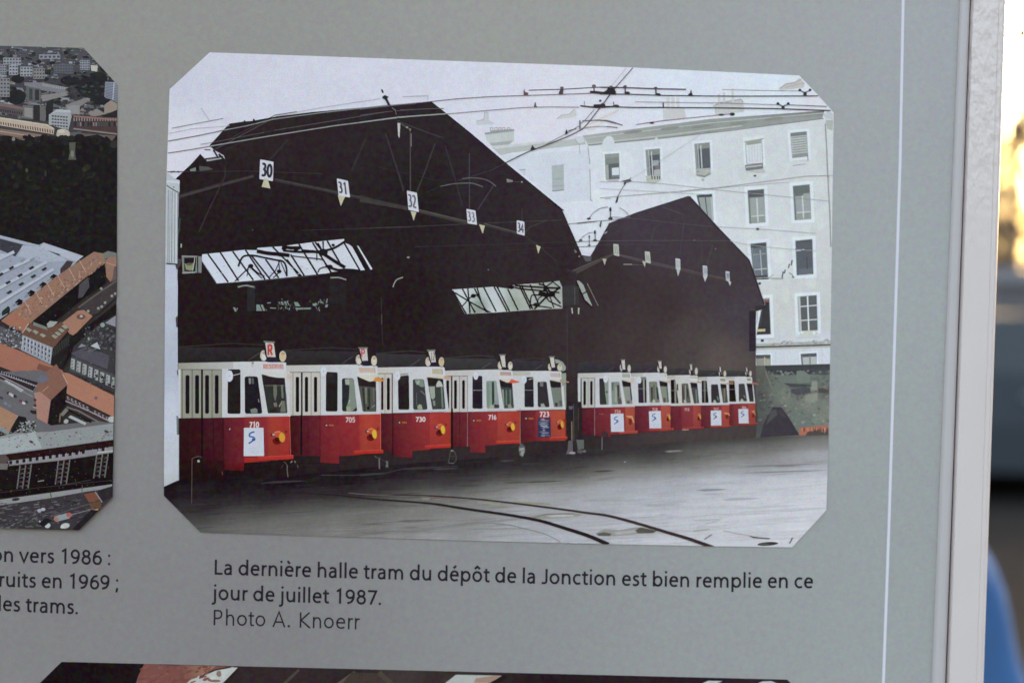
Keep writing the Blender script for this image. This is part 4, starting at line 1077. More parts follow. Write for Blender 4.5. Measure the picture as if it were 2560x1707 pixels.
def lamp(x, y, rx, ry, c=(214, 178, 66)):
    def f(k):
        k.ell(x - rx * 1.6, y + ry * .75, rx * 1.5, ry * .7, (104, 30, 28)); k.ell(x - rx * 1.3, y + ry * .4, rx * .9, ry * .6, (72, 26, 24))
        k.p([(x - rx * 2.6, y - ry * 1.0), (x - rx * 1.2, y - ry * 1.4), (x + rx * .3, y - ry * .95), (x - rx * .3, y + ry * .2), (x - rx * 2.0, y - ry * .1)], (196, 84, 56)); k.line([(x - rx * 2.4, y - ry * 1.0), (x - rx * .6, y - ry * 1.15)], ry * .22, (206, 132, 96))
        k.ell(x - rx * 3.2, y - ry * .5, rx * .5, ry * .28, (70, 34, 40)); k.ell(x - rx * 2.7, y - ry * .55, rx * .5, ry * .2, (170, 160, 160)); k.ell(x + rx * 1.3, y - ry * 1.1, rx * .35, ry * .28, (88, 44, 46))
        k.ell(x, y, rx, ry, (188, 140, 60), -6); k.ell(x - rx * .05, y, rx * .82, ry * .9, c, -6)
    return f
def num(s, x, y, wd, h, c=(214, 198, 198), w=150):
    def f(k):
        x0, y0, sc = k.t
        letters(k, s, [(x0 + (x - wd / 2) / sc, y0 + (y + h / 2) / sc), (x0 + (x + wd / 2) / sc, y0 + (y + h / 2) / sc - .3)], h / sc / .65, c, w, (0, -1))
    return f
def handle(x, y): return lambda k: (k.ell(x, y, 11, 14, (66, 30, 36)), k.ell(x + 4, y + 2, 7, 8, (160, 160, 168)), k.p([(x + 28, y - 6), (x + 72, y - 4), (x + 72, y + 10), (x + 28, y + 10)], (160, 96, 56)))
def under(*pts): return lambda k: [k.line(p, w, c) for p, w, c in pts]
GL_ = (120, 128, 116)
MR, MR2, RD, RD2, RO = (66, 24, 30), (98, 32, 40), (136, 42, 48), (164, 48, 48), (182, 62, 54)
ALL = []
def add(*a): ALL.append(a)

add('tram', T6, dict(x=(1290, 1752), roof=(450, 445, 460), f=.40, rc=(58, 56, 58), boxl=1640, bot=(1815, (948, 935)), sw=[(1332, 520), (1432, 520), (1466, 905), (1342, 905)], swx=[([(1340, 525), (1420, 520), (1425, 560), (1345, 565)], (128, 110, 84)), ([(1335, 560), (1400, 572), (1400, 582), (1335, 572)], (176, 126, 92))],
     rail=(1338, 1460, 682), cw=[(1510, 580), (1618, 575), (1666, 900), (1515, 900)], cwc=(66, 64, 66), cwx=[([(1545, 870), (1575, 850), (1605, 890), (1600, 900), (1550, 900)], (176, 176, 158)), ([(1595, 790), (1605, 788), (1640, 840), (1632, 842)], (160, 162, 160))], wsr=[(1655, 565), (1762, 580), (1790, 905), (1712, 905)], wc=(58, 54, 58),
     mir=(1405, 500, 1), dest=(1660, 1735, 478, 520), dc=(150, 144, 118), vis=[(1650, 555), (1750, 560), (1755, 572), (1660, 572)], vt=[(1755, 545), (1880, 582), (1870, 598), (1770, 580)], vtc=(176, 110, 100), pil=[(1762, 570), (1778, 600), (1815, 935), (1795, 935), (1765, 620)],
     lamps=[(1660, 380, 24, 54), (1728, 392, 22, 52)], lc=[(190, 192, 192), (196, 196, 194)], nb=[(1645, 290), (1668, 292), (1672, 360), (1652, 360)], G=T6, red=[(1335, 1500, 952, 948, 1350, 1345, (128, 50, 54), (140, 52, 56)), (1500, 1690, 948, 944, 1345, 1335, (148, 56, 58), (158, 58, 56)), (1690, 1815, 944, 940, 1335, 1330, (176, 74, 64), (170, 66, 58))],
     gx=[bump(1500, 1868, 1305, 1295, 26, (150, 62, 60)), num('704', 1608, 1015, 84, 42, (200, 172, 168), 150), paper([(1505, 1042), (1685, 1036), (1695, 1300), (1515, 1302)], blue=(92, 100, 140)), lambda k: (k.p([(1740, 1075), (1800, 1060), (1818, 1130), (1815, 1170), (1790, 1120)], (190, 130, 96)), k.ell(1780, 1160, 28, 40, (118, 44, 44)))]), 10)
add('tram', T6, dict(x=(770, 1285), roof=(455, 445, 455), f=.44, rc=(56, 54, 56), boxl=1160, bot=(1338, (975, 965)), sw=[(832, 520), (920, 518), (960, 640), (965, 925), (838, 925)][0:1] + [(925, 520), (962, 925), (838, 925)], swx=[([(870, 530), (905, 525), (905, 920), (880, 920)], (120, 122, 116)), ([(922, 515), (970, 515), (965, 640), (940, 600)], WHI)],
     rail=(836, 958, 700), cw=[(1005, 590), (1130, 588), (1175, 925), (1010, 925)], cwc=(56, 52, 56), cwx=[([(1045, 890), (1080, 870), (1105, 915), (1100, 925), (1050, 925)], (170, 172, 160)), ([(1110, 800), (1140, 820), (1150, 900), (1120, 870)], (106, 126, 116))], wsr=[(1172, 575), (1285, 588), (1315, 922), (1225, 928)], wc=(84, 80, 74), wx=[([(1235, 620), (1262, 620), (1262, 900), (1240, 900)], (128, 122, 104))],
     mir=(905, 480, 1), dest=(1172, 1262, 482, 528), dc=(150, 148, 130), vis=[(1165, 560), (1275, 565), (1285, 590), (1180, 578)], vt=[(1270, 565), (1420, 572), (1410, 588), (1290, 586)], vtc=(186, 130, 96), pil=[(1285, 590), (1310, 595), (1338, 965), (1318, 968)],
     lamps=[(1174, 385, 27, 56), (1258, 395, 24, 56)], lc=[(190, 190, 190), (196, 194, 190)], nb=[(1158, 280), (1184, 282), (1190, 360), (1166, 360)], G=T6, red=[(820, 1000, 980, 976, 1395, 1390, (110, 44, 52), (120, 46, 52)), (1000, 1200, 976, 970, 1390, 1380, (138, 52, 56), (150, 54, 56)), (1200, 1340, 970, 968, 1375, 1372, (182, 78, 66), (176, 70, 60)), (1340, 1420, 952, 952, 1350, 1345, (112, 44, 48), (124, 48, 52))],
     gx=[bump(1000, 1370, 1352, 1340, 30, (150, 64, 60)), num('707', 1095, 1042, 96, 44, (196, 150, 140), 150), paper([(1000, 1070), (1190, 1064), (1196, 1340), (1002, 1342)], blue=(84, 84, 130)), lambda k: (k.p([(1235, 1100), (1330, 1110), (1350, 1160), (1320, 1170), (1260, 1130)], (194, 134, 100)), k.ell(1300, 1180, 34, 42, (120, 44, 44)))]), 9)
add('tram', T6, dict(x=(190, 757), roof=(425, 418, 432), f=.48, rc=(58, 54, 58), boxl=600, bot=(820, (985, 972)), white=(196, 195, 190), sw=[(265, 508), (350, 500), (410, 935), (275, 937)], swx=[([(330, 520), (366, 520), (372, 935), (338, 935)], (136, 138, 124)), ([(350, 495), (420, 495), (400, 580), (365, 585)], (196, 195, 190)), ([(375, 590), (400, 580), (405, 700), (380, 700)], (58, 50, 66))],
     rail=(272, 400, 700), cw=[(465, 575), (585, 572), (637, 930), (475, 932)], cwc=(96, 96, 90), cwx=[([(478, 640), (500, 640), (505, 925), (485, 925)], (62, 52, 60)), ([(528, 600), (540, 600), (545, 880), (532, 880)], (166, 168, 158)), ([(560, 640), (590, 700), (590, 860), (566, 800)], (56, 54, 58)), ([(505, 880), (535, 860), (560, 920), (510, 925)], (176, 178, 160))], wsr=[(622, 548), (752, 570), (786, 932), (692, 938)], wc=(76, 74, 76), wx=[([(715, 680), (745, 680), (760, 920), (730, 920)], (110, 124, 112))],
     mir=(400, 470, 1), dest=(610, 735, 452, 470), dc=(186, 178, 150), vis=[(618, 535), (748, 545), (755, 560), (628, 556)], vt=[(748, 540), (830, 545), (820, 562), (755, 560)], vtc=(180, 120, 104), pil=[(752, 570), (778, 560), (822, 970), (796, 972)],
     lamps=[(634, 352, 30, 62), (735, 350, 27, 66)], lc=[(186, 186, 186), (194, 194, 190)], nb=[(620, 235), (655, 238), (660, 330), (630, 330)], G=T6, red=[(260, 460, 990, 985, 1430, 1425, (112, 42, 50), (122, 44, 52)), (460, 680, 985, 978, 1425, 1410, (140, 52, 58), (150, 56, 60)), (680, 822, 978, 972, 1410, 1400, (176, 74, 66), (160, 60, 58))],
     gx=[bump(480, 870, 1385, 1370, 30, (146, 58, 62)), num('712', 562, 1052, 92, 50, (200, 170, 166), 150), lamp(806, 1180, 15, 48, (206, 150, 70)), lambda k: k.p([(470, 1412), (590, 1410), (600, 1428), (480, 1430)], (168, 140, 136))]), 8)
add('tram', T5, dict(x=(1160, 1800), roof=(385, 373, 385), f=.55, rc=(56, 52, 58), boxl=1650, bot=(1872, (984, 972)), sw=[(1275, 465), (1430, 458), (1440, 925), (1290, 928)], swc=(52, 46, 60), swx=[([(1330, 455), (1430, 452), (1428, 500), (1340, 500)], (120, 122, 120)), ([(1368, 500), (1400, 500), (1404, 925), (1384, 925)], (150, 150, 134))],
     rail=(1280, 1425, 668), cw=[(1480, 540), (1625, 536), (1682, 922), (1492, 925)], cwc=(122, 126, 114), cwx=[([(1512, 640), (1550, 640), (1552, 900), (1524, 900)], (66, 58, 62)), ([(1565, 600), (1578, 600), (1580, 860), (1568, 860)], (62, 58, 60)), ([(1610, 640), (1640, 640), (1670, 850), (1630, 870)], (50, 66, 62)), ([(1545, 880), (1575, 855), (1605, 915), (1550, 922)], (182, 184, 166))],
     wsr=[(1664, 518), (1818, 555), (1850, 920), (1736, 924)], wc=(134, 138, 126), wx=[([(1690, 540), (1800, 560), (1800, 630), (1700, 625)], (52, 48, 54)), ([(1800, 640), (1825, 640), (1842, 910), (1815, 910)], (84, 106, 98)), ([(1740, 830), (1790, 840), (1785, 915), (1745, 915)], (106, 78, 84))],
     mir=(1303, 515, 62), dest=(1665, 1780, 405, 455), dc=(200, 200, 200), vis=[(1660, 505), (1800, 535), (1800, 545), (1680, 525)], vt=[(1800, 530), (1868, 530), (1850, 600), (1810, 555)], vtc=(196, 160, 152), pil=[(1818, 560), (1850, 560), (1874, 972), (1852, 975)],
     lamps=[(1662, 305, 30, 64), (1780, 318, 28, 64)], lc=[(194, 192, 190), (200, 196, 190)], nb=[(1650, 170), (1704, 172), (1714, 300), (1672, 300)], G=T5, red=[(1220, 1480, 988, 982, 1475, 1465, (104, 38, 48), (124, 44, 54)), (1480, 1700, 982, 976, 1465, 1450, (140, 50, 56), (150, 54, 58)), (1700, 1876, 976, 972, 1445, 1435, (186, 80, 68), (178, 76, 60))],
     gx=[bump(1480, 1935, 1405, 1392, 34, (158, 66, 62)), num('718', 1587, 1052, 100, 56, (200, 160, 160), 150), paper([(1478, 1082), (1695, 1074), (1706, 1390), (1490, 1392)], blue=(72, 110, 150)), lamp(1856, 1188, 17, 54, (206, 156, 84))]), 7)
add('tram', T5, dict(x=(178, 1140), roof=(388, 370, 382), f=.62, rc=(50, 48, 54), boxl=980, bot=(1216, (1018, 998)), pale=(184, 184, 178), door=(258, 485, 470, 1012), dl=[(238, 22, (60, 66, 64)), (366, 7, (130, 130, 126)), (490, 12, (112, 112, 116))], slots=[(280, 326, 528, 966), (404, 448, 528, 966)],
     sw=[(570, 482), (738, 482), (742, 958), (580, 960)], swc=(58, 56, 56), swx=[([(660, 500), (738, 500), (742, 955), (705, 955), (680, 760)], (136, 150, 140)), ([(685, 715), (730, 715), (725, 740), (690, 740)], (70, 76, 78))], cw=[(788, 545), (940, 540), (992, 955), (800, 960)], cwc=(132, 142, 132),
     cwx=[([(795, 560), (840, 550), (825, 700), (800, 700)], (92, 112, 100)), ([(895, 600), (935, 600), (940, 830), (905, 830)], (74, 64, 66)), ([(900, 840), (960, 830), (990, 940), (920, 950)], (86, 82, 80)), ([(860, 640), (890, 640), (890, 920), (860, 920)], (158, 164, 154))],
     wsr=[(980, 508), (1145, 556), (1178, 945), (1056, 950)], wc=(142, 146, 138), wx=[([(1000, 540), (1140, 560), (1130, 610), (1020, 640)], (74, 68, 70)), ([(1130, 640), (1150, 640), (1174, 860), (1152, 900)], (56, 54, 62)), ([(1070, 880), (1130, 890), (1130, 940), (1080, 940)], (110, 96, 98))],
     mir=(686, 492, 68), dest=(988, 1122, 398, 462), dc=(162, 170, 156), vis=[(975, 500), (1140, 520), (1160, 560), (1010, 520)], vc=(204, 198, 184), vt=[(1140, 470), (1215, 470), (1200, 560), (1150, 580)], vtc=(200, 186, 176), pil=[(1150, 560), (1180, 560), (1218, 998), (1190, 1000)],
     lamps=[(978, 280, 28, 66), (1118, 300, 30, 68)], lc=[(180, 186, 184), (188, 192, 184)], nb=[(975, 150), (1036, 148), (1048, 318), (1000, 318)], G=T5, red=[(178, 500, 1022, 1014, 1500, 1510, (92, 32, 42), (108, 36, 46)), (500, 780, 1014, 1008, 1530, 1560, (118, 40, 48), (134, 46, 52)), (780, 1050, 1008, 1003, 1510, 1500, (150, 52, 56), (158, 54, 56)), (1050, 1220, 1003, 1000, 1480, 1475, (184, 84, 66), (178, 72, 58))],
     gx=[bump(940, 1275, 1448, 1438, 46, (164, 72, 66)), seam(250, 1015, 1500, 24, (64, 28, 36)), seam(487, 1015, 1530, 8, (150, 130, 132)), num('726', 905, 1090, 120, 62, (196, 160, 150), 150), paper([(778, 1130), (1014, 1122), (1026, 1455), (788, 1458)], blue=(92, 110, 168)), handle(575, 1130),
         lambda k: (k.p([(1060, 1160), (1180, 1165), (1215, 1290), (1190, 1290), (1160, 1210), (1080, 1190)], (202, 150, 104)), k.ell(1140, 1270, 34, 62, (128, 44, 42))), lambda k: (k.ell(660, 1480, 50, 40, (60, 48, 54)), k.ell(715, 1495, 14, 22, (130, 124, 130)))]), 6)
add('tram', T4, dict(x=(440, 1335), roof=(492, 488, 500), f=.70, rc=(50, 46, 52), boxl=1130, bot=(1412, (1212, 1196)), sw=[(668, 604), (830, 602), (840, 1152), (668, 1150)], swc=(44, 40, 48), swx=[([(745, 635), (830, 620), (830, 630), (750, 655)], (176, 172, 166))], rail=(672, 835, 842),
     cw=[(905, 690), (1072, 686), (1128, 1152), (912, 1152)], cwc=(54, 50, 56), cwx=[([(948, 695), (1010, 695), (1010, 775), (952, 772)], (116, 118, 114)), ([(965, 1090), (1020, 1085), (1050, 1150), (970, 1150)], (158, 160, 148))], wsr=[(1125, 655), (1332, 700), (1366, 1150), (1208, 1152)], wc=(118, 126, 118), wx=[([(1160, 720), (1320, 730), (1320, 790), (1175, 800)], (56, 50, 54)), ([(1225, 1070), (1280, 1080), (1270, 1140), (1230, 1140)], (62, 64, 64)), ([(1300, 1040), (1350, 1020), (1356, 1130), (1320, 1120)], (88, 92, 92))],
     mir=(662, 648, 74), dest=(1138, 1312, 532, 598), dc=(190, 176, 172), vis=[(1118, 648), (1320, 690), (1330, 640), (1300, 630)], vt=[(1316, 645), (1490, 690), (1470, 705), (1430, 700), (1380, 690), (1320, 695)], vtc=(200, 140, 116), pil=[(1332, 700), (1380, 760), (1425, 1195), (1378, 1196)],
     lamps=[(1132, 415, 34, 66), (1315, 425, 48, 66)], lc=[(200, 184, 168), (196, 192, 170)], nb=[(1130, 245), (1205, 243), (1228, 425), (1165, 430)], G=G2, red=[(1468, 1610, 22, 21, 322, 300, (98, 34, 42), (124, 40, 46)), (1610, 1740, 21, 20, 300, 300, (150, 48, 50), (160, 50, 50)), (1740, 1885, 20, 18, 300, 296, (184, 72, 60), (190, 72, 52))],
     gx=[seam(1470, 0, 330, 5, (150, 136, 136)), bump(1745, 1906, 268, 262, 22, (172, 58, 52)), num('723', 1692, 56, 92, 48, (212, 196, 196), 165), handle(1520, 92), lamp(1856, 148, 15, 34, (206, 160, 66)),
         lambda k: (k.p([(1632, 90), (1748, 88), (1752, 262), (1628, 266)], (52, 56, 84)), [k.line([(random.uniform(1638, 1680), y), (random.uniform(1690, 1744), y + random.uniform(-4, 6))], random.uniform(4, 8), random.choice([(150, 158, 176), (112, 122, 150), (190, 180, 186), (152, 96, 96), (70, 84, 130)])) for y in range(98, 258, 7)]),
         under(([(1885, 20), (1890, 260)], 8, (120, 48, 44)))]), 5)
add('tram', T4, dict(x=(-800, 425), roof=(486, 463, 478), f=.78, rc=(54, 52, 54), boxl=200, bot=(528, (1245, 1222)), pale=(192, 188, 184), door=(-790, -370, 585, 1240), dl=[(-665, 26, (56, 46, 54)), (-520, 9, (120, 118, 122)), (-375, 10, (130, 128, 132))], slots=[(-765, -712, 660, 1182), (-622, -570, 660, 1182), (-474, -424, 660, 1182)],
     sw=[(-285, 582), (-105, 580), (-100, 1182), (-285, 1178)], swc=(40, 34, 44), rail=(-280, -110, 843), cw=[(-35, 672), (152, 668), (212, 1178), (-25, 1178)], cwc=(136, 150, 142), cwx=[([(70, 690), (110, 690), (115, 1080), (75, 1120)], (52, 62, 52)), ([(112, 690), (152, 700), (180, 1000), (130, 1020)], (150, 158, 156)), ([(20, 1120), (80, 1110), (110, 1170), (30, 1175)], (174, 168, 150)), ([(110, 1100), (200, 1110), (205, 1165), (120, 1170)], (66, 58, 72)), ([(-28, 700), (20, 690), (30, 1160), (-20, 1150)], (120, 140, 126))],
     wsr=[(205, 645), (440, 705), (476, 1170), (292, 1176)], wc=(66, 74, 70), wx=[([(250, 830), (285, 830), (300, 1150), (290, 1150)], (150, 148, 144)), ([(320, 840), (345, 840), (350, 1120), (325, 1120)], (104, 126, 112)), ([(390, 830), (420, 830), (425, 1100), (400, 1100)], (108, 122, 114)), ([(360, 1110), (410, 1090), (440, 1165), (370, 1168)], (140, 140, 132))],
     mir=(-224, 580, 72), dest=(215, 410, 510, 572), dc=(192, 168, 160), vis=[(200, 640), (350, 705), (430, 690), (440, 640)], vc=(204, 196, 186), vt=[(430, 642), (575, 686), (560, 700), (460, 715), (370, 705)], vtc=(208, 96, 68), pil=[(442, 715), (488, 720), (522, 1165), (500, 1172)],
     lamps=[(222, 390, 42, 74), (408, 396, 42, 76)], lc=[(204, 196, 176), (204, 200, 196)], nb=[(222, 212), (306, 210), (325, 425), (262, 415)], G=G2, red=[(846, 1010, 38, 36, 352, 350, (104, 36, 44), (118, 40, 46)), (1010, 1150, 36, 33, 405, 408, (128, 42, 46), (146, 46, 50)), (1150, 1262, 33, 31, 345, 335, (152, 48, 50), (160, 50, 50)), (1262, 1464, 31, 26, 330, 326, (186, 66, 56), (178, 58, 46))],
     gx=[seam(845, 0, 400, 16, (38, 22, 26)), seam(916, 38, 350, 6, (74, 30, 36)), seam(986, 30, 350, 5, (140, 116, 116)), bump(1250, 1468, 304, 296, 26, (178, 60, 52)), num('716', 1214, 84, 74, 42, (212, 196, 196), 165), handle(1040, 110), lamp(1403, 170, 19, 36), lambda k: k.line([(1468, 20), (1466, 310)], 6, (150, 84, 78))]), 4)
add('tram', T3, dict(x=(-150, 1092), roof=(502, 486, 486), f=.88, rc=(50, 47, 50), boxl=745, bot=(1188, (1338, 1312)), pale=(196, 190, 184), door=(-120, 160, 612, 1338), dl=[(152, 20, (96, 74, 70)), (18, 7, (120, 116, 112))], slots=[(52, 108, 690, 1276), (-52, -10, 690, 1276)],
     sw=[(255, 652), (456, 640), (465, 1272), (264, 1272)], swc=(40, 33, 36), swx=[([(290, 620), (450, 600), (450, 640), (300, 660)], (176, 174, 172)), ([(285, 625), (430, 605), (430, 612), (290, 635)], (96, 92, 90))], cw=[(528, 715), (730, 712), (800, 1272), (534, 1272)], cwc=(62, 62, 66),
     cwx=[([(560, 720), (720, 718), (735, 850), (690, 860), (640, 830), (580, 790)], (120, 138, 122)), ([(590, 760), (650, 730), (650, 800), (600, 820)], (160, 168, 160)), ([(660, 930), (680, 920), (770, 1000), (760, 1020)], (104, 106, 106)), ([(610, 1210), (650, 1170), (690, 1190), (705, 1262), (620, 1265)], (156, 166, 138)), ([(592, 960), (600, 960), (605, 1190), (596, 1190)], (110, 116, 114))],
     wsr=[(786, 678), (1082, 712), (1124, 1262), (886, 1268)], wc=(62, 68, 66), wx=[([(825, 850), (930, 845), (935, 1040), (900, 1090), (860, 1060)], (156, 162, 150)), ([(1040, 860), (1070, 860), (1090, 1240), (1060, 1240)], (116, 130, 118)), ([(890, 1100), (935, 1110), (940, 1200), (905, 1200)], (136, 134, 128))],
     mir=(245, 652, 88), arm=None, dest=(880, 1066, 530, 618), dc=(184, 178, 150), vis=[(785, 672), (1095, 705), (1100, 640), (800, 640)], vc=(206, 200, 190), vt=[(1098, 652), (1226, 664), (1205, 712), (1100, 706)], vtc=(198, 160, 140), pil=[(1086, 712), (1125, 712), (1188, 1310), (1140, 1312)],
     lamps=[(808, 395, 50, 84), (1053, 398, 50, 86)], lc=[(202, 194, 188), (204, 180, 140)], nb=[(812, 205), (925, 200), (952, 400), (868, 408)], G=G2, red=[(185, 310, 55, 50, 392, 392, (82, 30, 36), (104, 36, 42)), (310, 480, 50, 46, 440, 455, (110, 36, 42), (134, 42, 46)), (480, 640, 46, 42, 392, 382, (146, 44, 48), (158, 48, 50)), (640, 832, 42, 36, 372, 362, (184, 60, 56), (176, 54, 44))],
     gx=[seam(302, 46, 430, 9, (58, 26, 30)), bump(598, 832, 345, 332, 28, (178, 54, 50)), num('730', 556, 102, 92, 42, (214, 196, 196), 165), handle(358, 128), lamp(762, 196, 21, 42),
         lambda k: k.p([(868 / 1e9, 0), (1, 0), (1, 1)], (0, 0, 0))]), 3)
ALL[-1][2]['gx'].pop()
ALL[-1][2]['cone'] = ([(955, 820), (980, 760), (1010, 735), (1050, 770), (1085, 850), (960, 858)], (186, 186, 178))
add('tram', T2, dict(x=(60, 1785), roof=(536, 520, 548), f=.94, rc=(44, 40, 43), boxl=1400, bot=(1846, (1452, 1440)), pale=(192, 188, 182), door=(180, 745, 660, 1448), dl=[(240, 9, (112, 104, 102)), (401, 30, (40, 36, 42)), (572, 9, (112, 106, 104)), (742, 9, (130, 126, 124))], slots=[(290, 352, 745, 1388), (456, 516, 745, 1388), (623, 682, 745, 1388)],
     sw=[(845, 652), (1058, 662), (1054, 1378), (840, 1376)], swc=(38, 34, 36), cw=[(1135, 772), (1350, 770), (1416, 1378), (1138, 1376)], cwc=(44, 46, 52), cwx=[([(1190, 785), (1340, 775), (1370, 900), (1400, 1300), (1330, 1370), (1250, 1372), (1215, 1300), (1260, 1180), (1275, 900), (1200, 885)], (128, 138, 126)), ([(1190, 790), (1270, 785), (1270, 880), (1200, 888)], (158, 164, 152)), ([(1262, 1160), (1285, 1170), (1262, 1240)], (176, 178, 170)), ([(1215, 1300), (1290, 1290), (1310, 1370), (1220, 1375)], (150, 162, 128))],
     wsr=[(1412, 738), (1758, 830), (1764, 1380), (1520, 1382)], wc=(70, 70, 66), wx=[([(1450, 930), (1760, 930), (1762, 1370), (1515, 1375)], (84, 88, 80)), ([(1500, 940), (1540, 940), (1570, 1370), (1540, 1370)], (56, 58, 54)), ([(1560, 940), (1590, 940), (1590, 1240), (1570, 1240)], (128, 124, 112)), ([(1610, 950), (1650, 950), (1660, 1300), (1620, 1300)], (54, 56, 52)), ([(1700, 940), (1730, 940), (1735, 1200), (1710, 1200)], (110, 104, 94)), ([(1590, 1290), (1640, 1290), (1640, 1350), (1600, 1340)], (36, 30, 32)), ([(1680, 1300), (1760, 1235), (1762, 1245), (1690, 1310)], (150, 148, 136)), ([(1735, 1000), (1762, 1000), (1764, 1370), (1745, 1370)], (56, 58, 68))],
     mir=(800, 648, 92), dest=(1440, 1735, 585, 668), dc=(202, 186, 172), vis=[(1410, 732), (1640, 832), (1720, 820), (1790, 690)], vc=(206, 202, 188), vt=[(1700, 822), (1745, 760), (1800, 745), (1915, 808), (1880, 830), (1760, 832)], vtc=(204, 144, 76), pil=[(1760, 830), (1800, 830), (1846, 1438), (1770, 1440)],
     lamps=[(1445, 432, 56, 92), (1724, 452, 54, 94)], lc=[(206, 200, 192), (206, 198, 180)], nb=[(1462, 235), (1592, 232), (1612, 448), (1508, 452)], G=G1, red=[(1195, 1300, 66, 65, 440, 436, (66, 24, 28), (90, 30, 36)), (1300, 1472, 65, 64, 436, 440, (92, 32, 40), (112, 36, 44)), (1472, 1645, 64, 62, 498, 508, (128, 38, 44), (144, 42, 46)), (1645, 1830, 62, 58, 440, 430, (150, 44, 48), (158, 46, 48)), (1830, 1900, 58, 56, 425, 418, (176, 58, 50), (190, 68, 52)), (1900, 2022, 56, 52, 415, 410, (190, 66, 52), (182, 56, 46))],
     gx=[seam(1298, 60, 430, 16, (26, 18, 22)), seam(1360, 66, 430, 5, (74, 26, 34)), seam(1470, 66, 440, 6, (80, 28, 34)), bump(1780, 2050, 392, 382, 30, (176, 50, 44)), num('705', 1748, 106, 92, 46, (206, 178, 180), 150), handle(1524, 154), lamp(1970, 236, 23, 44), lambda k: k.line([(2024, 60), (2026, 380)], 7, (196, 96, 84)),
         under(([(1970, 440), (2010, 460), (2012, 550)], 6, (118, 112, 112)), ([(2080, 480), (2090, 540)], 14, (96, 108, 104)), ([(1290, 520), (1480, 520)], 5, (52, 46, 50)))]), 2)
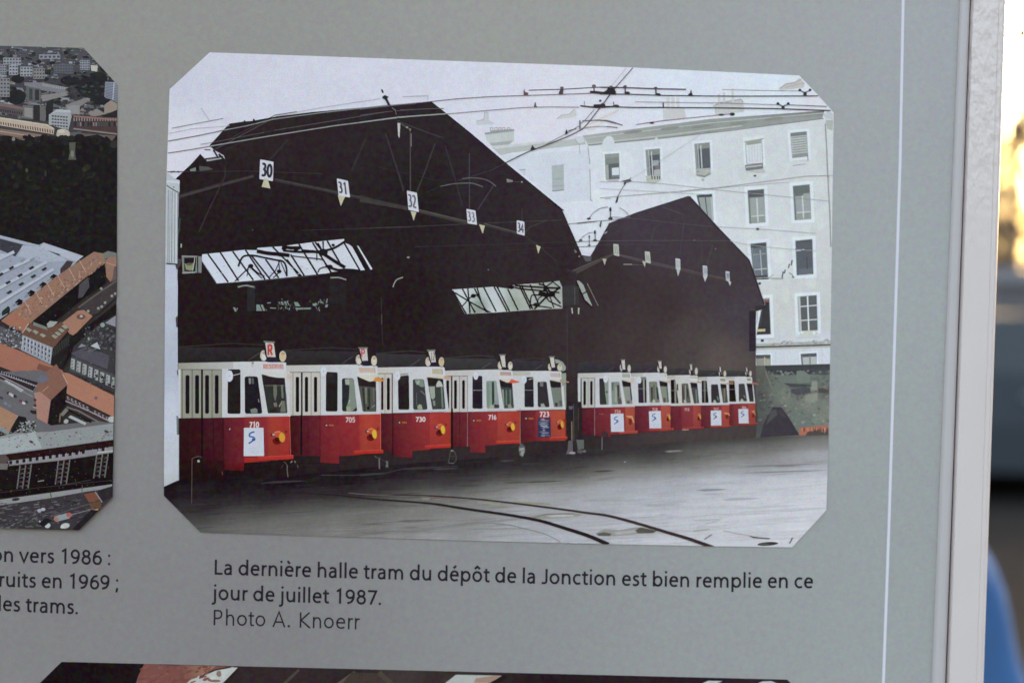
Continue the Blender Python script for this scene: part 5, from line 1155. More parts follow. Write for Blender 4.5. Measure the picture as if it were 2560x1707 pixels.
add('tram', T1, dict(x=(190, 2165), roof=(492, 462, 482), f=1.0, rc=(40, 36, 38), boxl=1700, bot=(2246, (1500, 1474)), pale=(150, 150, 138), door=(235, 990, 612, 1496), dl=[(262, 12, (70, 70, 66)), (445, 14, (84, 86, 82)), (626, 34, (32, 28, 32)), (810, 12, (84, 82, 80)), (985, 9, (120, 122, 116))], slots=[(324, 396, 712, 1418), (500, 572, 712, 1418), (683, 754, 712, 1418), (862, 930, 712, 1418)],
     sw=[(1100, 608), (1330, 605), (1332, 1420), (1092, 1418)], swc=(38, 33, 34), cw=[(1406, 738), (1645, 736), (1732, 1416), (1412, 1418)], cwc=(36, 31, 38), cwx=[([(1478, 765), (1520, 765), (1522, 875), (1485, 872)], (128, 132, 130)), ([(1535, 770), (1575, 768), (1575, 872), (1540, 875)], (84, 96, 92)), ([(1510, 1340), (1600, 1315), (1640, 1340), (1640, 1405), (1525, 1408)], (118, 132, 116)), ([(1650, 1150), (1665, 1150), (1680, 1210), (1662, 1210)], (140, 138, 140))],
     wsr=[(1715, 700), (2140, 762), (2192, 1408), (1832, 1412)], wc=(52, 54, 52), wx=[([(1775, 890), (2150, 890), (2152, 915), (1780, 915)], (78, 84, 76)), ([(1930, 780), (1990, 780), (2000, 1060), (1965, 1195), (1935, 1080)], (110, 110, 100)), ([(2065, 780), (2105, 775), (2120, 1140), (2085, 1130)], (112, 118, 110)), ([(2080, 1190), (2140, 1180), (2160, 1390), (2060, 1395)], (112, 112, 98)), ([(2030, 1280), (2090, 1180), (2095, 1200), (2045, 1300)], (150, 146, 132)), ([(1935, 1220), (1990, 1210), (2005, 1290), (1945, 1290)], (120, 112, 106)), ([(1860, 1330), (1990, 1320), (1990, 1400), (1880, 1400)], (48, 38, 42)), ([(2140, 1050), (2170, 1040), (2185, 1380), (2160, 1380)], (66, 74, 72)), ([(1740, 730), (1850, 730), (1760, 850), (1745, 840)], (64, 60, 60))],
     mir=(1128, 730, 106), arm=[(1185, 720), (1250, 705), (1335, 682)], dest=(1738, 2105, 515, 598), dc=(202, 184, 178), vis=[(1714, 690), (1860, 735), (2000, 760), (2190, 765), (2185, 690), (1740, 640)], vc=(203, 203, 200), vt=[(2185, 680), (2290, 690), (2262, 762), (2180, 765)], vtc=(200, 184, 166), pil=[(2148, 765), (2190, 765), (2248, 1470), (2200, 1474)],
     lamps=[(1755, 355, 64, 98), (2104, 368, 64, 100)], lc=[(205, 203, 205), (203, 182, 140)], nb=[(1785, 120), (1938, 128), (1975, 385), (1818, 378)], G=G1, red=[(176, 390, 92, 90, 560, 540, (50, 22, 26), (64, 24, 30)), (390, 590, 90, 85, 540, 545, (68, 26, 34), (78, 28, 34)), (590, 772, 85, 82, 566, 574, (98, 32, 40), (124, 38, 44)), (772, 985, 82, 77, 500, 488, (140, 44, 48), (152, 46, 48)), (985, 1010, 77, 77, 485, 484, (160, 50, 50), (172, 60, 50)), (1010, 1190, 77, 74, 480, 470, (178, 60, 46), (176, 50, 46))],
     gx=[lambda k: k.g([(176, 480), (590, 480), (600, 660), (176, 680)], [(42, 21, 24), (52, 24, 28), (34, 24, 26), (30, 24, 26)]), seam(388, 90, 640, 18, (28, 20, 22)), seam(492, 92, 560, 6, (50, 22, 28)), seam(580, 88, 600, 8, (60, 22, 30)), seam(262, 92, 560, 6, (44, 20, 26)),
         lambda k: k.g([(590, 500), (772, 500), (772, 574), (600, 566)], [(92, 30, 36), (112, 34, 38), (84, 28, 30), (72, 26, 28)]), bump(900, 1226, 448, 430, 34, (176, 54, 50)), lambda k: k.p([(772, 448), (905, 450), (905, 486), (776, 500)], (160, 50, 46)), lambda k: k.line([(1190, 76), (1200, 430)], 7, (190, 88, 84)),
         num('710', 865, 152, 92, 50, (216, 200, 200), 165), paper([(772, 178), (951, 178), (957, 437), (770, 438)], blue=(60, 86, 156)), lamp(1122, 266, 29, 46, (208, 152, 60)), lambda k: (k.ell(637, 188, 12, 14, (52, 24, 30)), k.ell(641, 190, 7, 8, (170, 168, 166))),
         lambda k: (k.line([(292, 870), (296, 460), (350, 440), (385, 448)], 6, (92, 84, 84)), k.p([(320, 450), (385, 450), (380, 500), (330, 500)], (34, 28, 30)), k.ell(355, 484, 12, 12, (176, 164, 158))),
         under(([(1168, 520), (1168, 570), (1176, 630)], 8, (112, 104, 106)), ([(1140, 490), (1170, 520)], 7, (96, 88, 88)), ([(1200, 500), (1215, 480)], 8, (150, 146, 144)), ([(1235, 480), (1245, 500)], 8, (136, 130, 130)), ([(1112, 550), (1130, 520)], 6, (72, 66, 66)), ([(570, 580), (576, 610)], 8, (110, 70, 60)), ([(1262, 520), (1270, 545)], 8, (86, 82, 82)))]), 1)
for name, A, d, n in ALL:
    k = tram(name, n, A, d)
    k.T(*A)
    if 'cone' in d: k.p(*d['cone'])
    if n == 1:
        num('R', 1872, 255, 110, 190, (184, 74, 74), 150)(k); num('RESERVE', 1925, 560, 360, 70, (198, 120, 116), 120)(k)
        k.p([(1515, 470), (1560, 470), (1560, 560), (1535, 560)], (184, 176, 166)); k.ell(1560, 490, 12, 22, (88, 86, 90)); k.p([(165, 640), (190, 600), (195, 700), (175, 715)], (90, 90, 92))
    if n == 2:
        num('P', 1522, 310, 90, 130, (190, 96, 104), 150)(k); num('RESERVE', 1590, 625, 270, 60, (196, 158, 148), 110)(k)
    if n == 3:
        num('12', 892, 300, 84, 150, (92, 92, 98), 80)(k)
    if n == 4:
        num('RESERVE', 312, 540, 180, 44, (180, 140, 134), 110)(k)
    if n == 5:      # pale disc behind the lamps and the far side of the car
        k.p([(1215, 275), (1290, 285), (1370, 330), (1425, 415), (1420, 470), (1380, 495), (1345, 490), (1370, 430), (1350, 370), (1290, 350), (1240, 350)], (150, 156, 148))
        k.p([(1340, 535), (1428, 530), (1432, 1160), (1412, 1165), (1380, 760), (1345, 720)], (150, 156, 144)); k.line([(1340, 765), (1400, 730), (1440, 690)], 9, (112, 108, 104))
    labels = {1: 'red and white tram numbered 710 with paper sheet, nearest in the print', 2: 'red and white tram numbered 705 in the print', 3: 'red and white tram numbered 730 in the print', 4: 'red and white tram numbered 716 in the print', 5: 'red and white tram numbered 723 with blue poster in the print',
              6: 'first tram of the second hall, with white paper sheet', 7: 'second tram of the second hall, with white paper sheet', 8: 'third tram of the second hall, without paper sheet', 9: 'fourth tram of the second hall, with white paper sheet', 10: 'last tram of the second hall, beside the stone wall'}
    k.build('tram', M_PRINT, photo, labels[n])

# pillar between the halls, buffers and clutter on the ground line
k = Ink(pg).T(*G2)
k.p([(1895, -60), (2035, -60), (2040, 250), (2010, 400), (1905, 400)], (44, 38, 42)); k.p([(1965, -150), (2000, -150), (2000, 380), (1965, 390)], (50, 46, 48)); k.line([(1943, 120), (1945, 310)], 10, (136, 116, 96)); k.line([(1960, -40), (1962, 300)], 5, (92, 92, 92)); k.line([(2004, 0), (2004, 200)], 5, (96, 70, 66))
k.p([(1912, 300), (1950, 292), (1955, 400), (1975, 412), (1970, 425), (1890, 420), (1905, 380)], (96, 92, 96)); k.ell(1948, 408, 30, 10, (150, 148, 154)); k.p([(1985, 290), (2055, 288), (2055, 370), (2000, 380)], (98, 104, 100)); k.ell(2020, 395, 28, 18, (92, 90, 92)); k.ell(2060, 392, 16, 14, (112, 108, 108))
k.p([(1915, -20), (1955, -20), (1950, 10), (1920, 12)], (96, 96, 100)); k.line([(1990, 385), (2350, 380)], 4, (66, 62, 66))
k.line([(2222, 260), (2220, 380)], 9, (112, 110, 116)); k.p([(2225, 220), (2275, 220), (2280, 260), (2220, 270)], (70, 48, 56))
k.build('hall_pillar', M_PRINT, photo)
k = Ink(pg).T(*G2)
k.p([(1480, 320), (1515, 350), (1518, 400), (1490, 450), (1462, 430), (1455, 360)], (92, 90, 92)); k.p([(1465, 365), (1505, 360), (1510, 385), (1460, 390)], (150, 148, 146)); k.p([(1480, 390), (1510, 392), (1495, 440), (1470, 425)], (140, 152, 138)); k.line([(1380, 360), (1460, 340)], 5, (66, 62, 64))
k.build('buffer_stop', M_PRINT, photo)
k = Ink(pg).T(*G2)
k.line([(812, 500), (825, 420), (845, 380), (868, 400), (885, 440), (880, 480), (850, 510)], 7, (86, 84, 86)); k.ell(845, 390, 14, 8, (128, 124, 124)); k.line([(815, 440), (880, 440)], 6, (74, 70, 72)); k.line([(815, 500), (860, 505)], 7, (104, 104, 104))
k.build('buffer_stop', M_PRINT, photo)
k = Ink(pg).T(*G2)
k.line([(240, 540), (255, 490)], 12, (96, 108, 104)); k.line([(180, 450), (182, 560)], 7, (104, 98, 100)); k.line([(140, 440), (245, 495)], 5, (74, 68, 70))
k.build('buffer_stop', M_PRINT, photo)

# ------------------------------------------------------------------ overhead wires
k = Ink(pg).T(*A1)
WR = (104, 100, 106); WL = (132, 138, 138)
k.line([(110, 812), (300, 775), (580, 722)], 5, (120, 120, 126)); k.line([(375, 625), (455, 740)], 4, (150, 152, 160)); k.line([(80, 860), (300, 815), (640, 790)], 4, (176, 178, 186)); k.line([(75, 930), (350, 880), (590, 830)], 7, (112, 98, 102)); k.line([(590, 830), (800, 790), (1040, 730), (1500, 668), (2060, 605), (2350, 585)], 9, WL)
k.line([(75, 1040), (300, 1005), (500, 970)], 7, (120, 108, 112)); k.line([(455, 978), (1000, 885), (1600, 790), (2150, 720), (2350, 700)], 10, (140, 146, 146)); k.line([(370, 960), (500, 940), (960, 850)], 4, (100, 96, 98)); k.line([(1050, 832), (1500, 760), (2100, 660), (2350, 640)], 7, (82, 82, 82)); k.line([(1060, 700), (1500, 620), (2020, 540)], 4, (168, 172, 182))
k.line([(68, 1212), (210, 1210)], 7, (84, 80, 84))
for x, y in ((108, 1211), (128, 1209), (170, 1211)): k.ell(x, y, 11, 7, (74, 72, 78))
for x, y in ((860, 738), (775, 752)): k.p([(x - 8, y + 14), (x - 5, y - 12), (x + 8, y - 10), (x + 16, y + 12)], (46, 38, 42))
k.p([(2030, 450), (2045, 460), (2055, 485), (2045, 492), (2035, 480)], (38, 36, 48)); k.p([(2040, 525), (2065, 508), (2098, 525), (2085, 540), (2115, 600), (2095, 605), (2065, 548), (2045, 540)], (40, 38, 50)); k.line([(2100, 600), (2140, 640), (2190, 730)], 24, (48, 38, 42)); k.line([(2130, 625), (2165, 650)], 8, (120, 116, 112)); k.line([(2160, 650), (2170, 690)], 7, (110, 104, 102))
k.p([(2180, 765), (2207, 765), (2200, 890), (2194, 905), (2186, 880)], (190, 190, 190)); k.p([(2178, 738), (2206, 738), (2206, 762), (2180, 764)], (58, 54, 58)); k.line([(2210, 770), (2260, 800), (2300, 830)], 8, (96, 92, 88)); k.ell(2268, 804, 12, 9, (140, 140, 134)); k.ell(2297, 826, 8, 12, (126, 122, 116))
k.T(*A2)
k.line([(0, 640), (350, 600), (630, 570), (880, 543), (1200, 522), (1520, 512), (1840, 502), (2150, 490)], 6, (112, 100, 106)); k.line([(0, 760), (350, 712), (790, 680)], 11, (150, 156, 154)); k.line([(790, 682), (1100, 655), (1500, 622), (1750, 616), (2010, 620)], 5, (110, 98, 104)); k.line([(0, 695), (250, 660)], 7, (88, 88, 88)); k.line([(370, 645), (770, 630)], 6, (92, 92, 94)); k.line([(390, 522), (625, 512), (620, 555)], 5, (178, 182, 192))
k.line([(1550, 464), (1850, 456), (2200, 436), (2350, 438)], 9, (84, 66, 72)); k.p([(1500, 480), (1506, 450), (1515, 480), (1545, 490), (1540, 510), (1502, 508)], (100, 80, 82)); k.ell(1853, 442, 18, 12, (96, 92, 98)); k.p([(1840, 460), (1868, 458), (1862, 500), (1824, 500), (1826, 480)], (84, 70, 74)); k.ell(2147, 425, 20, 14, (112, 98, 100)); k.line([(2147, 440), (2150, 485)], 12, (92, 76, 80))
k.p([(2110, 470), (2150, 470), (2350, 490), (2350, 506), (2240, 502), (2112, 490)], (66, 54, 60)); k.p([(1605, 575), (1612, 575), (1616, 608), (1630, 614), (1595, 618)], (90, 78, 84)); k.line([(2022, 606), (2100, 615), (2180, 622), (2350, 612)], 12, (62, 50, 58)); k.ell(2205, 560, 12, 10, (78, 74, 84)); k.p([(2145, 595), (2250, 590), (2248, 612), (2180, 625), (2140, 612)], (54, 46, 54)); k.line([(2058, 565), (2062, 608)], 6, (150, 142, 150)); k.line([(2325, 570), (2330, 606)], 7, (96, 86, 92))
k.line([(2350, 430), (2280, 520), (2225, 600), (2190, 640), (2080, 780), (2020, 830), (1900, 890), (1700, 970), (1540, 1030), (1330, 1132)], 8, (66, 64, 72), True); k.line([(2150, 640), (2060, 745), (2020, 770)], 5, (96, 94, 100)); k.line([(2010, 790), (1900, 860), (1700, 960)], 5, (120, 120, 126)); k.p([(1880, 865), (1893, 820), (1908, 850), (1900, 870)], (54, 54, 60)); k.line([(1910, 838), (1985, 815)], 8, (92, 80, 82)); k.line([(2018, 740), (2018, 820)], 12, (96, 96, 104)); k.p([(1565, 1005), (1580, 965), (1600, 990), (1620, 1005), (1570, 1022)], (56, 56, 66))
k.line([(2040, 745), (2180, 738), (2260, 745), (2350, 768)], 7, (88, 90, 96), True); k.line([(2050, 808), (2200, 795), (2350, 805)], 5, (130, 126, 132), True)
k.T(*A3)
k.line([(0, 436), (240, 440), (500, 450), (790, 456)], 9, (78, 58, 66)); k.line([(0, 498), (250, 500), (600, 512), (1200, 518), (2000, 516)], 8, (62, 58, 64)); k.line([(300, 258), (150, 430), (50, 560), (15, 600)], 7, (72, 70, 76)); k.line([(240, 258), (110, 420)], 4, (178, 180, 188)); k.p([(30, 480), (60, 465), (70, 440), (120, 440), (148, 480), (130, 498), (30, 498)], (48, 46, 52)); k.ell(100, 432, 16, 10, (96, 92, 98))
for x, y in ((228, 430), (510, 445)): k.ell(x, y, 16, 12, (90, 86, 90)); k.line([(x, y), (x + 3, y + 50)], 12, (86, 74, 78)); k.ell(x + 20, y + 58, 26, 12, (58, 54, 58))
k.p([(808, 505), (825, 490), (835, 455), (842, 490), (852, 515), (808, 518)], (52, 48, 54)); k.line([(0, 610), (300, 622), (575, 622), (1100, 625), (1600, 632), (2115, 650)], 9, (58, 58, 62)); k.ell(145, 608, 30, 12, (66, 62, 68)); k.line([(124, 575), (126, 600)], 6, (86, 84, 92)); k.line([(578, 575), (580, 618)], 11, (84, 60, 58)); k.p([(0, 600), (20, 580), (48, 598), (40, 625), (0, 625)], (58, 54, 60))
k.line([(1120, 458), (1300, 462), (1600, 468), (1830, 470)], 5, (146, 122, 122)); k.line([(320, 570), (700, 575), (1200, 582), (1640, 598)], 5, (150, 134, 136)); k.line([(1730, 598), (2080, 612)], 6, (92, 100, 102))
for x, y in ((1880, 480), (1678, 605)): k.ell(x - 46, y - 18, 13, 13, (62, 56, 68)); k.ell(x + 48, y - 18, 13, 13, (62, 56, 68)); k.line([(x - 46, y - 14), (x, y + 6), (x + 48, y - 14)], 9, (70, 70, 78)); k.p([(x - 12, y), (x + 12, y), (x + 16, y + 30), (x - 16, y + 30)], (60, 58, 64))
k.line([(330, 778), (560, 745), (850, 715), (1090, 690), (1210, 680)], 6, (140, 100, 102)); k.ell(1112, 688, 26, 9, (62, 72, 76)); k.ell(1213, 683, 24, 14, (52, 58, 64)); k.ell(475, 762, 22, 9, (84, 62, 66)); k.line([(0, 740), (80, 745), (205, 785)], 8, (92, 88, 94), True); k.line([(60, 795), (160, 806)], 7, (110, 106, 110))
k.line([(950, 850), (540, 1120), (290, 1270)], 4, (186, 190, 196)); k.p([(195, 1298), (240, 1285), (270, 1278), (295, 1298), (260, 1308), (215, 1305)], (58, 56, 62)); k.line([(285, 1265), (240, 1310), (210, 1350), (160, 1440), (145, 1500)], 6, (96, 84, 92)); k.p([(240, 1300), (225, 1330), (216, 1326), (226, 1298)], (56, 52, 62)); k.p([(158, 1435), (172, 1430), (158, 1490), (140, 1495)], (52, 50, 60))
k.line([(0, 1300), (300, 1300), (600, 1322), (1200, 1390), (2110, 1480)], 4, (168, 170, 178)); k.line([(0, 1365), (400, 1385), (1000, 1420)], 4, (182, 186, 194)); k.line([(0, 1450), (500, 1410), (1050, 1360), (1900, 1250), (2135, 1245)], 5, (158, 158, 158))
k.T(*A7)
k.line([(70, 405), (250, 385), (450, 370), (640, 345)], 5, (120, 116, 124)); k.line([(155, 400), (330, 380)], 8, (100, 98, 104))
k.line([(265, 350), (310, 300), (370, 262), (440, 248)], 5, (110, 100, 108), True); k.line([(545, 255), (600, 290), (640, 340)], 5, (130, 124, 130), True); k.ell(264, 355, 18, 9, (60, 60, 70)); k.ell(462, 355, 22, 10, (62, 62, 72)); k.line([(462, 290), (462, 350)], 8, (62, 62, 72)); k.ell(462, 272, 10, 22, (52, 54, 64)); k.p([(375, 375), (383, 378), (372, 440), (360, 420)], (52, 54, 62))
k.line([(165, 575), (200, 530), (260, 490), (300, 482)], 5, (120, 114, 122), True); k.ell(190, 553, 16, 8, (62, 62, 70)); k.ell(322, 553, 18, 8, (62, 62, 70)); k.line([(322, 500), (322, 550)], 7, (70, 70, 78)); k.ell(320, 480, 10, 20, (58, 60, 70)); k.ell(268, 600, 14, 6, (84, 84, 92)); k.line([(268, 530), (268, 598)], 6, (84, 84, 92)); k.ell(268, 520, 7, 13, (70, 70, 80))
k.line([(1450, 430), (1900, 455), (2350, 490)], 4, (170, 174, 180)); k.line([(1560, 560), (1750, 600), (2100, 635), (2350, 650)], 4, (176, 180, 186)); k.ell(1815, 452, 13, 9, (80, 84, 90)); k.ell(2170, 635, 16, 5, (120, 124, 130))
for x, y, h in ((2100, 790, 40), (2125, 760, 50), (2042, 870, 60), (2062, 840, 34)): k.line([(x + 6, y - h / 2), (x - 4, y + h / 2)], 12, (84, 92, 98))
k.line([(2100, 850), (2130, 870), (2140, 890)], 6, (110, 120, 124)); k.ell(2140, 892, 12, 7, (96, 104, 110)); k.line([(1900, 905), (1960, 870)], 5, (140, 146, 150)); k.line([(1850, 900), (2050, 905)], 5, (130, 136, 140)); k.line([(1800, 910), (1912, 905)], 9, (60, 64, 72))
k.build('overhead_wire', M_PRINT, photo)

# ------------------------------------------------------------------ track number plates
def plate(A, pts, s, w, c=(52, 54, 66), arrow=None, fill=(206, 208, 218), ac=(190, 186, 160), nx=None):
    k = Ink(pg).T(*A)
    k.rr(pts, 8, fill)
    cx = sum(p[0] for p in pts) / 4; cy = sum(p[1] for p in pts) / 4
    wd = (pts[1][0] - pts[0][0]) * .84; h = (pts[3][1] - pts[0][1]) * .66
    x0, y0, sc = k.t
    sl = (pts[1][1] - pts[0][1]) / (pts[1][0] - pts[0][0])
    letters(k, s, [(x0 + (cx - wd / 2) / sc, y0 + (cy + h / 2 - sl * wd / 2) / sc), (x0 + (cx + wd / 2) / sc, y0 + (cy + h / 2 + sl * wd / 2) / sc)], h / sc / .64, c, w, (-(pts[3][0] - pts[0][0]) / (pts[3][1] - pts[0][1]), -1))
    if arrow: k.p(arrow, ac)
    k.build('number_plate', M_PRINT, photo, 'white track number plate reading %s' % s if len(s) == 2 and s > '29' and s < '35' else None)
plate(A1, [(920, 1098), (1043, 1120), (1038, 1298), (913, 1278)], '30', 150, arrow=[(958, 1272), (990, 1278), (1014, 1364), (934, 1350)])
plate(A1, [(1623, 1272), (1726, 1295), (1745, 1448), (1640, 1428)], '31', 120, (66, 68, 78), [(1632, 1424), (1700, 1440), (1660, 1525)])
plate(A6, [(430, -85), (522, -65), (540, 112), (445, 92)], '32', 110, (96, 98, 106), [(464, 104), (518, 112), (493, 192)])
plate(A6, [(976, 82), (1060, 98), (1074, 230), (988, 215)], '33', 110, (112, 114, 120), [(1092, 224), (1146, 236), (1127, 312)])
plate(A6, [(1438, 186), (1508, 200), (1512, 328), (1440, 310)], '34', 120, (66, 70, 80), [(1616, 412), (1658, 430), (1636, 494)])
plate(A7, [(488, 586), (536, 592), (544, 702), (492, 690)], '35', 90, (150, 154, 150), [(388, 722), (426, 726), (410, 785)], (182, 186, 176), (176, 178, 160))
plate(A7, [(776, 654), (824, 660), (832, 768), (784, 756)], '36', 90, (150, 154, 152), [(754, 744), (786, 748), (778, 804)], (184, 188, 180), (178, 180, 164))
plate(A7, [(1058, 718), (1102, 726), (1104, 830), (1062, 820)], '37', 90, (156, 160, 164), [(1068, 824), (1100, 830), (1083, 884)], (192, 196, 198), (186, 190, 188))
plate(A7, [(1308, 784), (1350, 790), (1352, 884), (1312, 874)], '38', 90, (150, 154, 166), [(1310, 876), (1352, 884), (1330, 934)], (190, 194, 202), (196, 200, 204))
plate(A7, [(1518, 836), (1554, 840), (1558, 932), (1522, 924)], '39', 90, (120, 122, 130), [(1540, 926), (1570, 936), (1560, 972)], (188, 192, 198), (196, 200, 206))

# ------------------------------------------------------------------ printed photograph 2: aerial view of the depot and the town
OCT2 = [(-60, 113.5), (209, 120.5), (301.5, 221), (301, 263), (294.6, 590), (291.5, 981), (290.8, 1233), (199, 1322.8), (-60, 1316)]
pg = Page(OCT2, -0.00006, .22)
B1 = (0, 100, 2.45); B2 = (0, 560, 3.5625); B3 = (0, 940, 3.919)
def m1(x, y): return (x / 2.45, 100 + y / 2.45)
def m2(x, y): return (x / 3.5625, 560 + y / 3.5625)
def m3(x, y): return (x / 3.919, 940 + y / 3.919)
random.seed(11)
k = Ink(pg)
k.field(OCT2, sampler([m1(100, 100) + ((84, 84, 92),), m1(500, 100) + ((84, 84, 90),), m1(200, 300) + ((74, 72, 80),), m1(600, 300) + ((56, 54, 58),), m1(300, 450) + ((78, 72, 76),), m1(650, 500) + ((84, 74, 74),), (100, 700, (60, 50, 48)), (200, 1000, (70, 62, 60)), (100, 1250, (50, 44, 48))]), 20, pre=True)
aer = adopt(k.build('printed_photograph', M_PRINT, panel, 'printed aerial photograph of town roofs, cut by the left edge'))

k = Ink(pg).T(*B1)      # distant town
GR = [(118, 118, 128), (134, 134, 144), (150, 152, 162), (104, 102, 110), (162, 164, 174), (92, 90, 96), (124, 116, 116), (140, 128, 124)]
for n in range(330):
    y = 36 + (random.random() ** .9) * 430; x = random.uniform(-40, 750)
    s = .55 + y / 420
    w_, h_ = random.uniform(14, 46) * s, random.uniform(6, 16) * s
    if 330 < x < 640 and 200 < y < 350 and random.random() < .75: continue
    c = random.choice(GR)
    k.p([(x, y), (x + w_, y + h_ * .15), (x + w_, y + h_ + h_ * .15), (x, y + h_)], c)
    k.p([(x, y + h_), (x + w_, y + h_ * 1.15), (x + w_, y + h_ * 1.7), (x, y + h_ * 1.5)], tuple(v * .55 for v in c))
    if random.random() < .4:
        for q in range(int(w_ / 7)): k.p([(x + 3 + q * 7, y + h_ * .25), (x + 6 + q * 7, y + h_ * .25), (x + 6 + q * 7, y + h_ * .8), (x + 3 + q * 7, y + h_ * .8)], (70, 68, 80))
for n in range(420):
    y = 40 + random.random() * 420; x = random.uniform(-20, 745); s = .5 + y / 420
    if 330 < x < 640 and 200 < y < 350: continue
    k.p([(x, y), (x + 9 * s, y + 1), (x + 9 * s, y + 4 * s), (x, y + 4 * s)], random.choice([(176, 176, 184), (150, 146, 150), (124, 112, 110), (96, 92, 96), (166, 160, 164), (60, 58, 62), (140, 120, 112)]))
for n in range(150):
    y = random.uniform(60, 460); x = random.uniform(-20, 740)
    k.ell(x, y, random.uniform(8, 26), random.uniform(5, 13), random.choice([(52, 54, 54), (46, 44, 48), (62, 66, 60), (70, 66, 70)]), random.uniform(-20, 20), 8)
for (x, y, rx, ry) in ((100, 350, 60, 48), (560, 290, 90, 70), (600, 240, 60, 44), (430, 250, 60, 30), (620, 370, 70, 30), (110, 240, 40, 26), (650, 170, 40, 34)): k.ell(x, y, rx, ry, (44, 42, 46), 0, 11)
for n in range(70):
    x = random.uniform(360, 700); y = random.uniform(200, 400); k.ell(x, y, random.uniform(6, 18), random.uniform(4, 10), random.choice([(60, 60, 60), (38, 36, 40), (72, 78, 74), (52, 58, 54)]), 0, 7)
def block(x0, y0, x1, y1, c, nx, ny, wc=(80, 80, 92), sk=0):
    k.p([(x0, y0), (x1, y0 + sk), (x1, y1 + sk), (x0, y1)], c)
    for i_ in range(nx):
        for j_ in range(ny):
            u = x0 + (i_ + .25) * (x1 - x0) / nx; v = y0 + (j_ + .3) * (y1 - y0) / ny + sk * (i_ / nx)
            k.p([(u, v), (u + (x1 - x0) / nx * .6, v), (u + (x1 - x0) / nx * .6, v + (y1 - y0) / ny * .45), (u, v + (y1 - y0) / ny * .45)], wc)
for a in ((20, 110, 130, 150, (150, 152, 160), 6, 2), (0, 150, 40, 210, (140, 140, 150), 3, 4), (55, 155, 110, 215, (162, 164, 172), 3, 3), (125, 165, 200, 225, (156, 158, 166), 4, 3), (205, 175, 275, 240, (140, 134, 132), 4, 3), (330, 150, 450, 205, (100, 100, 108), 7, 3), (490, 125, 550, 185, (142, 144, 154), 4, 4), (0, 235, 60, 350, (140, 138, 140), 3, 5), (240, 90, 370, 118, (146, 148, 158), 5, 1)): block(*a)
k.p([(150, 262), (260, 262), (400, 290), (400, 330), (260, 310), (150, 280)], (130, 128, 136)); k.p([(160, 285), (250, 300), (250, 385), (165, 380)], (104, 100, 104)); k.p([(255, 340), (400, 320), (420, 340), (260, 380)], (142, 136, 136)); k.p([(180, 300), (200, 300), (200, 370), (180, 368)], (66, 76, 74)); k.p([(215, 305), (240, 305), (240, 372), (215, 370)], (56, 60, 62))
for q in range(12): k.p([(262 + q * 12, 268 + q * 2), (268 + q * 12, 269 + q * 2), (268 + q * 12, 285 + q * 2), (262 + q * 12, 284 + q * 2)], (168, 160, 160))
k.p([(645, 258), (745, 262), (742, 395), (640, 350)], (150, 154, 170))
for q in range(11): k.line([(646, 266 + q * 9), (742, 272 + q * 11)], 4, (96, 100, 124))
k.line([(700, 262), (692, 370)], 5, (196, 198, 208)); k.p([(555, 155), (600, 160), (595, 195), (560, 190)], (196, 190, 176))
k.p([(640, 400), (680, 370), (735, 400), (735, 430), (640, 455)], (156, 138, 124)); k.p([(550, 445), (600, 425), (650, 455), (560, 475)], (146, 134, 128)); k.p([(400, 400), (530, 355), (545, 375), (490, 410), (490, 455), (410, 440)], (138, 130, 130)); k.p([(415, 405), (490, 400), (488, 460), (420, 450)], (150, 146, 146)); k.p([(620, 470), (740, 420), (740, 480)], (50, 44, 48))
k.p([(0, 385), (140, 415), (140, 470), (0, 445)], (96, 84, 86)); k.p([(0, 385), (140, 412), (140, 430), (0, 405)], (130, 104, 100))
for q in range(10): k.p([(4 + q * 14, 425 + q * 2), (11 + q * 14, 426 + q * 2), (11 + q * 14, 440 + q * 2), (4 + q * 14, 439 + q * 2)], (60, 56, 62))
k.p([(140, 400), (280, 410), (280, 500), (140, 480)], (112, 108, 108)); k.p([(150, 415), (200, 420), (200, 480), (150, 470)], (146, 142, 140)); k.p([(205, 400), (245, 400), (245, 495), (205, 490)], (52, 52, 52)); k.p([(285, 380), (330, 370), (320, 480), (280, 500)], (50, 46, 48))
k.p([(300, 460), (350, 425), (430, 430), (440, 470), (420, 555), (300, 520)], (166, 168, 172))
for q in range(5):
    for r_ in range(6): k.p([(318 + r_ * 17, 462 + q * 19 + r_ * 1.5), (331 + r_ * 17, 463 + q * 19 + r_ * 1.5), (330 + r_ * 17, 472 + q * 19 + r_ * 1.5), (318 + r_ * 17, 471 + q * 19 + r_ * 1.5)], (76, 80, 88))
k.p([(305, 460), (350, 428), (430, 432), (436, 445), (350, 442)], (186, 188, 192))
k.p([(450, 460), (735, 480), (735, 575), (450, 545)], (84, 62, 62))
for q in range(18): k.line([(455 + q * 16, 478), (455 + q * 16, 498)], 6, (150, 144, 146)); k.p([(458 + q * 16, 505), (468 + q * 16, 506), (468 + q * 16, 530), (458 + q * 16, 529)], random.choice([(52, 46, 52), (140, 120, 116), (70, 84, 80)]))
k.line([(450, 468), (735, 492)], 10, (156, 110, 96)); k.line([(450, 545), (735, 580)], 10, (140, 126, 122)); k.line([(440, 580), (735, 600)], 20, (110, 96, 92))
k.p([(0, 475), (290, 520), (335, 545), (330, 580), (0, 525)], (196, 172, 148)); k.line([(0, 478), (290, 522), (330, 545)], 8, (206, 190, 168))
for q in range(22): k.line([(6 + q * 15, 502 + q * 2.4), (9 + q * 15, 520 + q * 2.6)], 6, (84, 66, 62))
k.p([(0, 545), (330, 590), (330, 605), (240, 635), (0, 585)], (140, 112, 98)); k.line([(0, 560), (250, 600)], 5, (186, 160, 136)); k.line([(0, 580), (240, 625)], 5, (96, 76, 70))
